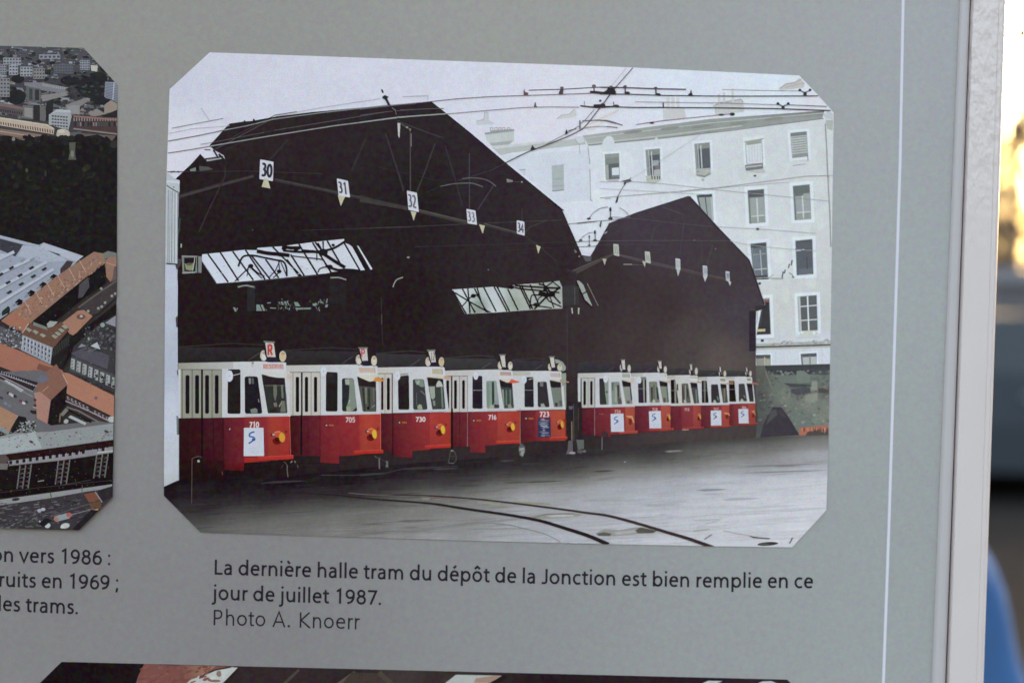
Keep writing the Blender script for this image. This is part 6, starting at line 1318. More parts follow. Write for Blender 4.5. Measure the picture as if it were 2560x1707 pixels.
k.ell(388, 578, 42, 32, (194, 178, 158)); k.ell(375, 560, 24, 12, (206, 196, 176)); k.p([(340, 590), (430, 600), (430, 615), (345, 605)], (170, 172, 172)); k.p([(430, 570), (500, 560), (500, 600), (430, 620)], (96, 96, 100))
k.p([(660, 590), (735, 600), (735, 650), (660, 640)], (104, 92, 88))
town = k.build('distant_town', M_PRINT, aer)

k = Ink(pg).T(*B1)      # belt of trees
k.p([(-100, 585), (60, 588), (200, 640), (330, 600), (420, 620), (480, 600), (600, 580), (680, 620), (745, 600), (745, 1320), (510, 1330), (300, 1270), (0, 1200), (-100, 1200)], (34, 29, 30))
for n in range(420):
    x = random.uniform(-40, 740); y = random.uniform(595, 1230)
    v = max(0, 1 - abs(y - 790) / 260)
    c = random.choice([(32, 28, 29), (38, 33, 32), (36, 34, 32), (40 + 10 * v, 38 + 8 * v, 35), (34, 30, 33)])
    k.ell(x, y, random.uniform(8, 26), random.uniform(8, 20), c, 0, 8)
for n in range(46): k.ell(random.uniform(0, 740), 596 + random.uniform(0, 40), random.uniform(14, 34), random.uniform(12, 24), random.choice([(36, 34, 34), (44, 42, 40), (38, 32, 36)]), 0, 9)
k.p([(425, 630), (465, 628), (462, 700), (470, 735), (420, 735), (430, 690)], (92, 92, 82)); k.ell(445, 700, 10, 22, (128, 126, 108)); k.ell(165, 800, 8, 12, (76, 84, 56)); k.ell(520, 795, 14, 16, (60, 56, 48)); k.ell(280, 820, 8, 20, (56, 58, 44)); k.ell(85, 608, 10, 12, (134, 128, 116)); k.ell(700, 640, 26, 24, (56, 50, 50))
k.build('tree_belt', M_PRINT, aer)

k = Ink(pg).T(*B2)      # white factory halls
k.p([(-60, 90), (0, 100), (350, 188), (390, 165), (745, 285), (690, 335), (560, 470), (0, 850), (-60, 860)], (160, 166, 184))
k.p([(0, 130), (210, 185), (140, 290), (0, 230)], (66, 66, 74)); k.line([(0, 112), (200, 165), (350, 195)], 16, (176, 180, 196)); k.p([(390, 168), (745, 288), (680, 335), (350, 215)], (184, 188, 204)); k.p([(425, 235), (540, 270), (530, 285), (425, 250)], (72, 72, 84)); k.p([(200, 195), (350, 200), (560, 300), (600, 330), (400, 340), (160, 290)], (176, 182, 200))
k.p([(540, 400), (600, 325), (655, 335), (620, 400), (540, 455)], (76, 60, 64)); k.p([(0, 260), (60, 270), (20, 310), (0, 320)], (190, 194, 208))
for q, (a, b, c, d) in enumerate(((0, 330, 130, 265), (0, 460, 300, 320), (0, 590, 420, 355), (0, 720, 480, 420))):
    k.line([(a, b), (c, d)], 5, (120, 124, 142)); k.line([(a, b - 18), (c, d - 18)], 26, (190, 194, 210))
for a, b in ((105, 392), (10, 450), (283, 392), (182, 458), (75, 522), (397, 402), (300, 466), (193, 535), (86, 608), (205, 325), (290, 315)):
    cc = (58, 56, 64) if b > 380 else (138, 154, 164)
    k.p([(a - 27, b + 4), (a + 12, b - 20), (a + 28, b - 4), (a - 8, b + 18)], cc)
for a, b in ((480, 470), (385, 540), (280, 612), (172, 690), (60, 768)):
    k.p([(a - 34, b + 6), (a, b - 26), (a + 34, b - 10), (a + 26, b + 24), (a - 10, b + 34)], (34, 30, 34)); k.line([(a - 60, b + 40), (a - 10, b + 10)], 8, (140, 140, 150))
k.p([(20, 780), (75, 730), (95, 745), (60, 800), (20, 820)], (44, 54, 40))
k.build('factory_roof', M_PRINT, aer)

OR = (170, 112, 84); ORL = (186, 136, 106); ORD = (128, 82, 66)
k = Ink(pg).T(*B2)      # long orange roofs round the courtyard
k.p([(15, 860), (500, 470), (760, 300), (840, 248), (920, 262), (945, 330), (300, 860), (205, 975)], (160, 116, 92))
k.p([(15, 860), (300, 640), (560, 470), (600, 500), (280, 860), (205, 975)], (166, 116, 88))
for n in range(240):
    t = random.random(); u = random.random()
    x = 60 + 830 * t; y = 850 - 570 * t + u * (90 - 10 * t)
    k.ell(x + u * 60, y, random.uniform(5, 14), random.uniform(4, 9), random.choice([(182, 136, 108), (146, 100, 80), (134, 92, 80), (192, 150, 124), (156, 108, 96)]), -35, 6)
for t in (.12, .25, .38, .5, .62, .74): k.line([(120 + 800 * t, 740 - 560 * t), (180 + 800 * t, 850 - 560 * t)], 7, (196, 160, 136))
k.p([(15, 862), (150, 790), (260, 880), (205, 975)], (176, 110, 78)); k.line([(205, 975), (258, 885)], 7, (206, 180, 156))
k.p([(300, 860), (940, 350), (945, 520), (700, 690), (540, 820), (430, 905), (300, 880)], (32, 27, 29)); k.p([(710, 540), (790, 470), (800, 560), (740, 650), (700, 660)], (84, 78, 84))
k.p([(920, 262), (965, 240), (1045, 260), (1045, 300), (960, 300), (930, 330)], (120, 124, 118)); k.p([(940, 330), (975, 290), (1050, 300), (1050, 330), (1030, 420), (990, 520), (950, 470)], (162, 116, 92)); k.line([(950, 345), (1035, 372)], 6, (200, 150, 126)); k.p([(1020, 380), (1050, 370), (1050, 480), (1000, 520)], (110, 90, 84))
k.p([(700, 750), (1050, 480), (1050, 640), (870, 800), (800, 820)], (72, 62, 64)); k.line([(700, 745), (900, 600), (1050, 500)], 14, (104, 90, 92))
for a, b in ((905, 575), (1000, 640), (1030, 620), (940, 700), (910, 735), (880, 750), (790, 775)): k.ell(a, b, 13, 13, (150, 156, 146), 0, 7)
k.p([(555, 880), (700, 770), (750, 765), (830, 820), (650, 1005), (610, 960), (620, 935)], (176, 120, 92)); k.ell(725, 825, 40, 24, (110, 84, 76)); k.ell(728, 820, 14, 12, (186, 176, 176))
k.p([(205, 975), (270, 880), (430, 930), (550, 870), (620, 940), (480, 1105), (210, 990)], (116, 78, 60)); k.p([(300, 870), (420, 915), (430, 945), (300, 900)], (128, 132, 120)); k.p([(420, 890), (450, 862), (520, 870), (480, 910), (430, 925)], (164, 166, 160))
for a, b in ((260, 945), (320, 965), (385, 995), (550, 950), (520, 980), (490, 1005), (580, 920)): k.p([(a - 28, b - 12), (a - 5, b - 24), (a + 32, b - 2), (a + 5, b + 16)], (156, 158, 138))
k.build('orange_roof', M_PRINT, aer)
k = Ink(pg).T(*B2)      # facades
k.p([(205, 985), (475, 1100), (455, 1250), (190, 1120)], (156, 158, 170))
for i_ in range(8):
    for j_ in range(3):
        x = 222 + i_ * 31; y = 1010 + i_ * 15 + j_ * 42
        k.p([(x, y), (x + 12, y + 5), (x + 10, y + 28), (x - 2, y + 22)], (66, 64, 76))
for i_ in range(9): k.line([(212 + i_ * 31, 995 + i_ * 13), (200 + i_ * 31, 1110 + i_ * 15)], 6, (196, 198, 208))
k.p([(475, 1105), (620, 975), (700, 1010), (560, 1290), (455, 1250)], (44, 38, 40))
for q in range(9): k.line([(490 + q * 16, 1095 - q * 13), (480 + q * 16, 1180 - q * 13)], 4, (78, 78, 76))
k.p([(560, 1290), (640, 1000), (860, 850), (1050, 700), (1050, 800), (930, 900), (640, 1140)], (36, 30, 32))
k.p([(-40, 890), (205, 985), (190, 1120), (-40, 1040)], (96, 92, 98))
for n in range(110): k.ell(random.uniform(-20, 200), random.uniform(905, 1110), random.uniform(5, 13), random.uniform(5, 10), random.choice([(150, 154, 160), (70, 70, 72), (120, 120, 130), (180, 184, 190), (60, 62, 58)]), 0, 6)
k.p([(-40, 1040), (190, 1130), (460, 1255), (560, 1300), (620, 1420), (560, 1420), (350, 1400), (-40, 1250)], (176, 108, 80)); k.p([(350, 1240), (540, 1300), (480, 1330), (330, 1290)], (136, 82, 60))
k.p([(610, 1320), (640, 1170), (660, 1090), (900, 880), (1050, 800), (1050, 1500), (600, 1380)], (66, 62, 66)); k.p([(940, 880), (1050, 805), (1050, 920)], (150, 146, 158))
k.p([(640, 1150), (780, 1090), (980, 1170), (960, 1290), (700, 1190)], (88, 84, 96))
for n in range(120): k.ell(random.uniform(760, 1040), random.uniform(920, 1130), random.uniform(6, 20), random.uniform(5, 12), random.choice([(60, 58, 60), (84, 84, 88), (104, 104, 108), (50, 50, 52)]), -30, 7)
k.p([(810, 1085), (870, 1050), (900, 1115)], (186, 190, 198)); k.ell(918, 898, 20, 20, (150, 164, 156)); k.ell(795, 1020, 10, 14, (150, 160, 156)); k.p([(700, 1100), (730, 1065), (780, 1085)], (140, 142, 146))
k.p([(625, 1310), (650, 1175), (700, 1195), (1040, 1345), (1030, 1440)], (80, 78, 80))
for i_ in range(8):
    x = 640 + i_ * 52; y = 1180 + i_ * 24
    k.p([(x, y + 12), (x + 34, y + 24), (x + 28, y + 118), (x - 8, y + 104)], (166, 168, 166)); 
    for j_ in range(3): k.p([(x + 4, y + 30 + j_ * 28), (x + 12, y + 33 + j_ * 28), (x + 10, y + 48 + j_ * 28), (x + 2, y + 45 + j_ * 28)], (82, 80, 84))
for n in range(50): k.ell(random.uniform(640, 1030), random.uniform(1330, 1480), random.uniform(6, 18), random.uniform(6, 14), random.choice([(46, 46, 48), (70, 70, 72), (100, 104, 104), (60, 52, 54)]), 0, 7)
k.build('facade', M_PRINT, aer)
k = Ink(pg).T(*B3)      # second row of orange roofs, yards and cars
k.p([(-60, -40), (380, -60), (660, -20), (660, 90), (500, 480), (1143, 420), (1143, 640), (-60, 780)], (112, 108, 112))
k.p([(-40, 0), (0, -50), (380, 60), (330, 140), (0, 20)], (56, 44, 48))
for q in range(16): k.line([(0 + q * 24, -62 + q * 10), (0 + q * 24, -40 + q * 10)], 9, (150, 146, 156))
k.line([(0, -10), (330, 150)], 12, (150, 142, 150)); k.line([(0, -30), (380, 100)], 8, (170, 166, 178)); k.p([(45, 40), (70, 35), (240, 135), (215, 155)], (184, 186, 188)); k.line([(0, 30), (200, 130), (330, 200)], 7, (150, 148, 150))
k.p([(620, -40), (680, -30), (1143, 200), (1143, 410), (660, 170), (650, 60)], (186, 120, 88)); k.p([(350, 120), (480, -60), (560, -120), (665, 75), (520, 230), (440, 190)], (146, 96, 76)); k.line([(620, -20), (670, 75)], 8, (204, 170, 146)); k.line([(420, 150), (480, 100)], 6, (190, 156, 130)); k.p([(380, 20), (400, -15), (460, -5), (495, 30), (430, 65), (385, 55)], (110, 114, 132))
k.p([(340, 160), (400, 150), (505, 235), (470, 465), (370, 410), (360, 250)], (182, 126, 108)); k.p([(505, 235), (665, 85), (650, 260), (590, 350), (600, 450), (510, 480), (475, 460)], (36, 28, 32))
for a in (230, 285, 350): k.ell(350, a, 16, 14, (96, 46, 48), 0, 8)
k.p([(315, 335), (360, 335), (360, 370), (320, 365)], (52, 38, 42)); k.line([(330, 300), (370, 310)], 8, (190, 170, 164))
k.p([(650, 180), (900, 310), (1140, 420), (1060, 450), (880, 420), (650, 260)], (70, 52, 56))
for q in range(11): k.p([(662 + q * 38, 190 + q * 20), (688 + q * 38, 203 + q * 20), (690 + q * 38, 238 + q * 20), (664 + q * 38, 224 + q * 20)], (142, 130, 134) if q != 6 else (50, 44, 46)); k.ell(684 + q * 38, 212 + q * 20, 9, 9, (66, 58, 66), 0, 6)
k.line([(650, 240), (880, 340), (1080, 440)], 9, (176, 158, 164)); k.line([(660, 300), (780, 340), (980, 450)], 16, (120, 112, 108)); k.line([(680, 330), (900, 450)], 14, (36, 30, 34)); k.p([(675, 400), (700, 380), (855, 455), (840, 478)], (178, 180, 182)); k.ell(655, 440, 24, 20, (176, 178, 176), -30); k.p([(595, 375), (650, 310), (680, 330), (625, 390)], (128, 124, 120)); k.line([(600, 360), (590, 450)], 16, (130, 100, 76)); k.ell(1100, 420, 36, 30, (190, 188, 190)); k.ell(945, 212, 16, 14, (110, 100, 112))
k.p([(-40, 300), (0, 290), (185, 385), (95, 545), (-40, 460)], (176, 128, 92)); k.line([(120, 520), (185, 385)], 8, (196, 180, 160)); k.p([(0, 480), (100, 545), (85, 570), (-20, 520)], (140, 146, 150)); k.p([(-20, 520), (80, 575), (-20, 600)], (70, 44, 46)); k.p([(185, 385), (260, 400), (280, 460), (100, 570), (110, 520)], (40, 36, 38))
for n in range(120): k.ell(random.uniform(180, 360), random.uniform(440, 545), random.uniform(5, 13), random.uniform(4, 9), random.choice([(180, 182, 180), (60, 62, 58), (140, 142, 140), (36, 36, 34)]), 20, 7)
for a, b, c in ((90, 165, (60, 60, 62)), (110, 175, (190, 184, 160)), (130, 188, (196, 196, 196)), (155, 195, (56, 56, 60)), (210, 240, (130, 60, 62)), (240, 262, (196, 198, 200)), (265, 250, (70, 66, 76)), (320, 345, (60, 44, 46)), (20, 210, (66, 66, 92)), (100, 290, (120, 124, 142)), (60, 265, (130, 134, 150))): k.ell(a, b, 20, 14, c, 30, 8)
k.p([(-40, 600), (120, 560), (500, 540), (1143, 455), (1143, 620), (600, 690), (0, 770), (-40, 770)], (150, 154, 154)); k.p([(-40, 620), (350, 545), (420, 700), (0, 765)], (172, 178, 180))
for n in range(80): k.ell(random.uniform(0, 1130), random.uniform(520, 690), random.uniform(4, 14), random.uniform(3, 8), random.choice([(130, 134, 132), (110, 104, 106), (168, 170, 168), (140, 140, 136)]), -8, 6)
for a, b, r in ((315, 640, 24), (345, 665, 12), (175, 690, 12), (400, 600, 14), (1050, 540, 26), (545, 560, 10), (755, 550, 12), (690, 585, 12), (1125, 495, 14), (508, 605, 9)): k.ell(a, b, r, r * .55, (90, 74, 74), 25, 8)
aerial_yard = k.build('depot_yard', M_PRINT, aer)
k = Ink(pg).T(*B3)      # long dark hall along the street
k.p([(60, 765), (1143, 615), (1143, 1080), (-60, 1210), (-60, 770)], (32, 24, 26)); k.p([(70, 770), (1143, 618), (1143, 672), (80, 815)], (50, 26, 28))
k.p([(-60, 770), (60, 760), (100, 810), (60, 860), (-60, 850)], (96, 80, 78)); k.p([(85, 825), (830, 735), (1143, 680), (1143, 740), (600, 820), (100, 872)], (146, 142, 146))
for q in range(15):
    x = 100 + q * 64.5; y = 846 - q * 9.4; k.p([(x, y - 18), (x + 28, y - 21), (x + 28, y + 12), (x, y + 15)], (44, 30, 34)); k.line([(x + 40, y - 24), (x + 40, y + 16)], 5, (176, 168, 170))
k.p([(840, 725), (960, 710), (965, 755), (845, 775)], (140, 140, 150)); k.line([(960, 745), (1143, 725)], 12, (190, 190, 190))
k.ell(45, 880, 30, 22, (150, 146, 140)); k.p([(0, 850), (90, 850), (80, 910), (0, 910)], (120, 112, 108)); k.line([(80, 880), (700, 810), (960, 770)], 4, (96, 76, 74))
for gx_, gy in ((185, 880), (560, 835), (935, 775)):
    for c_ in range(3): k.line([(gx_ + 20 + c_ * 56, gy - 10 - c_ * 6), (gx_ - 10 + c_ * 54, gy + 220 - c_ * 4)], 12, (118, 118, 116))
    for r_ in range(5): k.line([(gx_ + 10 - r_ * 6, gy + 30 + r_ * 42), (gx_ + 130 - r_ * 6, gy + 16 + r_ * 42)], 10, (100, 100, 98))
    for r_ in range(5):
        for c_ in range(2): k.p([(gx_ + 26 + c_ * 54 - r_ * 6, gy + 4 + r_ * 43), (gx_ + 52 + c_ * 54 - r_ * 6, gy + 1 + r_ * 43), (gx_ + 46 + c_ * 54 - r_ * 6, gy + 24 + r_ * 43), (gx_ + 22 + c_ * 54 - r_ * 6, gy + 27 + r_ * 43)], (62, 34, 38))
for q in range(12): k.line([(-20, 930 + q * 17), (180, 910 + q * 17)], 3, (50, 46, 48)); k.line([(330, 900 + q * 14), (560, 872 + q * 14)], 3, (42, 30, 32))
k.line([(-40, 1140), (400, 1085), (1143, 1010)], 8, (64, 54, 54)); k.line([(380, 1025), (440, 1016)], 9, (150, 156, 160)); k.line([(620, 1060), (900, 1010)], 5, (84, 78, 78))
k.build('long_hall', M_PRINT, aer)
k = Ink(pg).T(*B3)      # street with cars
k.p([(-60, 1205), (0, 1195), (500, 1130), (1143, 1045), (1143, 1600), (-60, 1600)], (66, 60, 66))
k.p([(-60, 1215), (0, 1205), (510, 1135), (1143, 1048), (1143, 1085), (850, 1125), (520, 1185), (0, 1260), (-60, 1270)], (150, 150, 150)); k.ell(165, 1200, 40, 14, (60, 48, 56), -8); k.line([(500, 1130), (520, 1220)], 8, (78, 76, 72)); k.line([(815, 1060), (810, 1150)], 8, (96, 96, 92))
for n in range(200):
    x = random.uniform(-20, 900); y = random.uniform(1240, 1500) - x * .05
    k.line([(x, y), (x + random.uniform(20, 70), y - random.uniform(3, 9))], random.uniform(3, 9), random.choice([(92, 86, 92), (54, 50, 54), (112, 108, 112), (78, 70, 76), (46, 42, 46), (130, 122, 124)]))
for n in range(40): k.ell(random.uniform(-10, 420), random.uniform(1390, 1490), random.uniform(8, 26), random.uniform(3, 7), random.choice([(132, 122, 124), (110, 104, 106), (60, 56, 58)]), -8, 7)
k.p([(830, 1150), (940, 1130), (1000, 1200), (880, 1230)], (132, 78, 50)); k.p([(890, 1240), (1000, 1210), (1000, 1290), (900, 1290)], (110, 74, 52)); k.p([(960, 1115), (1143, 1060), (1143, 1150), (1010, 1230)], (54, 46, 50)); k.line([(940, 1125), (1010, 1228)], 10, (156, 148, 146)); k.line([(500, 1370), (700, 1300), (900, 1240)], 7, (104, 96, 100)); k.p([(880, 1310), (975, 1290), (960, 1330), (890, 1335)], (184, 150, 84)); k.line([(700, 1350), (880, 1305)], 7, (140, 134, 136))
k.p([(540, 1370), (600, 1350), (690, 1330), (720, 1350), (690, 1385), (560, 1420)], (150, 156, 166)); k.ell(560, 1392, 24, 22, (184, 116, 88)); k.ell(685, 1352, 26, 24, (188, 92, 70)); k.ell(395, 1310, 20, 18, (168, 172, 186)); k.ell(432, 1298, 22, 16, (180, 182, 190)); k.ell(402, 1415, 20, 18, (70, 70, 92)); k.ell(400, 1415, 9, 9, (190, 194, 204)); k.ell(475, 1455, 28, 26, (190, 196, 198)); k.ell(648, 1458, 44, 26, (196, 196, 192), -10); k.ell(620, 1470, 20, 14, (206, 208, 206))
k.p([(720, 1490), (900, 1300), (980, 1310), (800, 1520)], (44, 38, 44)); k.p([(380, 1440), (460, 1380), (520, 1400), (440, 1470)], (38, 34, 40))
k.build('street', M_PRINT, aer)

k = Ink(pg)      # small print detail over the roofs and streets
random.seed(31)
for n in range(900):
    x, y = random.uniform(0, 290), random.uniform(600, 1318)
    if y < 660 + x * .0 and x > 170: continue
    v = random.choice([(60, 54, 56), (96, 84, 80), (140, 122, 112), (46, 40, 44), (118, 108, 108), (150, 140, 136), (90, 66, 56)])
    a_ = random.uniform(.6, 1.7); b_ = random.uniform(.4, .9); t_ = random.choice([-35, -35, 25, -8])
    k.ell(x, y, a_, b_, v, t_, 5)
k.build('print_detail', M_PRINT, aer, None, 'stuff')

# ------------------------------------------------------------------ printed photograph 3: only its top edge is in view
OCT3 = [(154, 1653.2), (1968, 1697.5), (2010, 1740), (2010, 2300), (100, 2300), (60, 1745)]
pg = Page(OCT3, -0.00006, .25)
C1 = (80, 1620, 2.352); C2 = (1000, 1620, 2.219)
k = Ink(pg)
k.field([(60, 1640), (2020, 1640), (2020, 1800), (60, 1800)], sampler([(200, 1680, (34, 26, 30)), (330, 1680, (38, 29, 31)), (700, 1700, (60, 46, 48)), (900, 1705, (54, 44, 47)), (1010, 1690, (74, 62, 60)), (1100, 1700, (64, 52, 50)), (1400, 1710, (46, 33, 40)), (1700, 1710, (50, 36, 44)), (1950, 1710, (56, 42, 52))]), 14, pre=True)
k.p([(60, 1800), (2010, 1800), (2010, 2300), (100, 2300)], (60, 48, 48), pre=True)
third = adopt(k.build('printed_photograph', M_PRINT, panel, 'dark printed photograph cut by the bottom of the picture'))
k = Ink(pg).T(*C1)
k.p([(660, 90), (860, 100), (1190, 105), (1100, 130), (980, 170), (910, 240), (600, 240), (625, 160)], (140, 78, 68))
k.g([(860, 96), (1080, 104), (930, 200), (880, 200)], [(130, 76, 62), (182, 130, 92), (150, 88, 70), (130, 72, 62)])
k.p([(1000, 150), (1160, 108), (1210, 112), (1120, 205), (900, 215), (930, 185)], (196, 196, 190)); k.line([(985, 165), (1080, 125), (1170, 108)], 9, (70, 50, 46)); k.ell(1100, 148, 16, 18, (150, 118, 100)); k.p([(1050, 160), (1080, 165), (1075, 210), (1045, 205)], (206, 206, 204)); k.ell(1075, 190, 34, 8, (140, 108, 92)); k.p([(1110, 130), (1170, 115), (1120, 190)], (202, 204, 200))
for n in range(60): k.ell(random.uniform(640, 1050), random.uniform(105, 200), random.uniform(8, 22), random.uniform(4, 9), random.choice([(146, 84, 68), (134, 72, 62), (150, 90, 70), (130, 70, 62)]), -20, 7)
k.line([(1570, 125), (1480, 210)], 16, (84, 72, 66)); k.line([(1900, 140), (1800, 210)], 20, (100, 88, 78)); k.p([(1880, 140), (2060, 145), (2100, 210), (1820, 210)], (76, 62, 56)); k.line([(2040, 140), (2120, 215)], 30, (84, 74, 64)); k.line([(1210, 120), (1130, 210)], 12, (52, 40, 42))
k.build('lit_opening', M_PRINT, third)
k = Ink(pg).T(*C2)
k.p([(310, 145), (560, 150), (490, 190), (470, 215), (220, 215)], (186, 188, 184)); k.p([(420, 165), (520, 150), (580, 152), (520, 190), (410, 190)], (176, 140, 116)); k.p([(250, 150), (310, 145), (240, 200), (200, 200)], (70, 58, 52)); k.line([(590, 152), (490, 210)], 26, (44, 34, 38))
k.build('lit_opening', M_PRINT, third)
k = Ink(pg).T(*C2)
k.p([(1710, 178), (1790, 180), (1740, 200), (1660, 200)], (190, 200, 206))
k.build('lit_opening', M_PRINT, third)
k = Ink(pg).T(*C2)
k.p([(2010, 182), (2060, 180), (2110, 200), (1970, 200)], (196, 200, 214))
k.build('lit_opening', M_PRINT, third)

# ------------------------------------------------------------------ the place behind the panel (metres; y is the distance behind it)
M_ASPH = plain('asphalt', (.034, .030, .027), .95, .0, var=.35, scale=1.2, bump=.3, bscale=60)
g = mesh('ground', [(-400, -300, 0), (400, -300, 0), (400, 700, 0), (-400, 700, 0)], [(0, 1, 2, 3)], M_ASPH)
tag(g, 'dark asphalt ground', None, 'structure')

# retaining wall of stone blocks with a coping, and the iron fence on it
WALL_Y = 15.3
M_STONE = plain('grey_stone', (.16, .14, .145), .9, .2, var=.3, scale=2.0, bump=.3, bscale=14)
M_COPE = plain('coping_stone', (.27, .25, .26), .9, .2, var=.2, scale=3)
wall = tag(empty('retaining_wall', (4, WALL_Y, 0)), 'grey stone retaining wall under the iron fence, blurred', 'wall')
core = boxes('core', [(-7, .12, 0, 8, .6, 1.70)], M_STONE, wall)
blk = None
random.seed(3)
for r_ in range(5):
    x = -7 + (0 if r_ % 2 else -.3)
    while x < 8:
        w_ = random.uniform(.5, .8)
        a, b = max(-7, x), min(8, x + w_)
        if b - a > .1:
            o = boxes('stone', [(a + .012, random.uniform(0, .03), r_ * .34 + .012, b - .012, .12, r_ * .34 + .328)], M_STONE, wall)
        x += w_
for n in range(10): boxes('coping_stone', [(-7 + n * 1.5 + .005, -.06, 1.70, -7 + n * 1.5 + 1.495, .66, 1.84)], M_COPE, wall)
M_IRON = plain('wrought_iron', (.05, .032, .028), .6, .4, var=.2)
fence = tag(empty('iron_fence', (4, WALL_Y + .3, 1.84)), 'tall wrought iron fence with knobs standing on the stone wall', 'fence')
def lathe(V, F, x, y, prof, n=8):
    b = len(V)
    for r_, z in prof:
        for q in range(n):
            a = 2 * math.pi * q / n; V.append((x + r_ * math.cos(a), y + r_ * math.sin(a), z))
    for i_ in range(len(prof) - 1):
        for q in range(n):
            F.append((b + i_ * n + q, b + i_ * n + (q + 1) % n, b + (i_ + 1) * n + (q + 1) % n, b + (i_ + 1) * n + q))
V, F = [], []
prof = [(.034, 0)]
for zz in (.39, 1.39, 2.39): prof += [(.034, zz - .14), (.07, zz - .07), (.11, zz), (.07, zz + .07), (.034, zz + .14)]
prof += [(.034, 3.3), (.05, 3.4), (.002, 3.6)]
lathe(V, F, 0, 0, prof)
bar0 = mesh('bar', V, F, M_IRON, fence, True)
XB = 1.05
for n in range(-18, 24):
    o = bar0 if n == 0 else bar0.copy()
    if n: COL.objects.link(o); o.parent = fence
    o.location = (n * .225 + .077, 0, 0)
V, F = [], []
lathe(V, F, 0, 0, [(.07, 0), (.07, 1.3), (.13, 1.36), (.13, 1.44), (.07, 1.5), (.07, 2.3), (.12, 2.36), (.12, 2.44), (.07, 2.5), (.07, 3.6), (.1, 3.7), (.001, 3.9)], 10)
post0 = mesh('post', V, F, M_IRON, fence, True)
for n in range(-2, 3):
    o = post0 if n == -2 else post0.copy()
    if n > -2: COL.objects.link(o); o.parent = fence
    o.location = (1.90 + n * 1.8, -.01, 0)
for zz in (.06, 3.15): boxes('fence_rail', [(-4.2, -.02, zz - .02, 5.4, .02, zz + .02)], M_IRON, fence)

# leafy trees and a pale building beyond
def leaf_mat(name, col, tr):
    m, nt, b = new_mat(name)
    out = nt.nodes['Material Output']
    t = nt.nodes.new('ShaderNodeBsdfTranslucent'); mx = nt.nodes.new('ShaderNodeMixShader'); mx.inputs[0].default_value = .5
    oi = nt.nodes.new('ShaderNodeTexCoord'); f = noise(nt, oi.outputs['Object'], 1.3, 3, .6)
    f = mathn(nt, 'ADD', mathn(nt, 'MULTIPLY', f, 1.0), .5)
    rgb = nt.nodes.new('ShaderNodeRGB'); rgb.outputs[0].default_value = (*col, 1)
    rg2 = nt.nodes.new('ShaderNodeRGB'); rg2.outputs[0].default_value = (*tr, 1)
    nt.links.new(vmath(nt, 'SCALE', rgb.outputs[0], None, f), b.inputs['Base Color']); nt.links.new(vmath(nt, 'SCALE', rg2.outputs[0], None, f), t.inputs[0])
    b.inputs['Roughness'].default_value = .6
    nt.links.new(b.outputs[0], mx.inputs[1]); nt.links.new(t.outputs[0], mx.inputs[2]); nt.links.new(mx.outputs[0], out.inputs[0])
    return m
M_LEAF = leaf_mat('autumn_leaves', (.60, .50, .30), (.90, .78, .50))
M_BARK = plain('bark', (.06, .045, .035), .95, .1, var=.3, scale=6)
def tree(x, y, h, r, seed, label):
    random.seed(seed)
    t = tag(empty('autumn_tree', (x, y, 0)), label, 'tree', group='autumn trees behind the iron fence')
    V, F = [], []
    lathe(V, F, 0, 0, [(.24, 0), (.17, h * .25), (.12, h * .5), (.05, h * .85)], 9)
    mesh('trunk', V, F, M_BARK, t, True)
    for n in range(7):
        a = random.uniform(0, 6.28); z0 = h * random.uniform(.25, .55); L_ = r * random.uniform(.6, .95)
        e = (math.cos(a) * L_, math.sin(a) * L_, z0 + h * .22)
        d = Vector((-math.sin(a), math.cos(a), 0)) * .05
        mesh('limb', [(d.x, d.y, z0), (-d.x, -d.y, z0), (0, 0, z0 + .14), (e[0] + .015, e[1], e[2]), (e[0] - .015, e[1], e[2]), (e[0], e[1], e[2] + .03)], [(0, 1, 4, 3), (1, 2, 5, 4), (2, 0, 3, 5), (0, 2, 1), (3, 4, 5)], M_BARK, t)
    V, F = [], []
    cl = [(random.gauss(0, r * .42), random.gauss(0, r * .42), h * random.uniform(.3, .98)) for n in range(60)]
    for c in cl:
        s = r * .30
        for q in range(42):
            p = Vector((c[0] + random.gauss(0, s * .55), c[1] + random.gauss(0, s * .55), c[2] + random.gauss(0, s * .45)))
            a = Euler((random.uniform(0, 3.1), random.uniform(0, 3.1), random.uniform(0, 3.1))).to_matrix()
            L_ = random.uniform(.07, .13)
            b = len(V)
            V += [tuple(p + a @ Vector(v)) for v in ((-L_, 0, 0), (0, -L_ * .55, 0), (L_, 0, 0), (0, L_ * .55, 0))]
            F.append((b, b + 1, b + 2, b + 3))
    mesh('crown', V, F, M_LEAF, t)
tree(8.0, 22, 4.5, 2.4, 1, 'yellow autumn tree nearest the panel edge behind the fence')
tree(11.6, 24, 4.9, 2.4, 2, 'yellow autumn tree further right behind the fence')

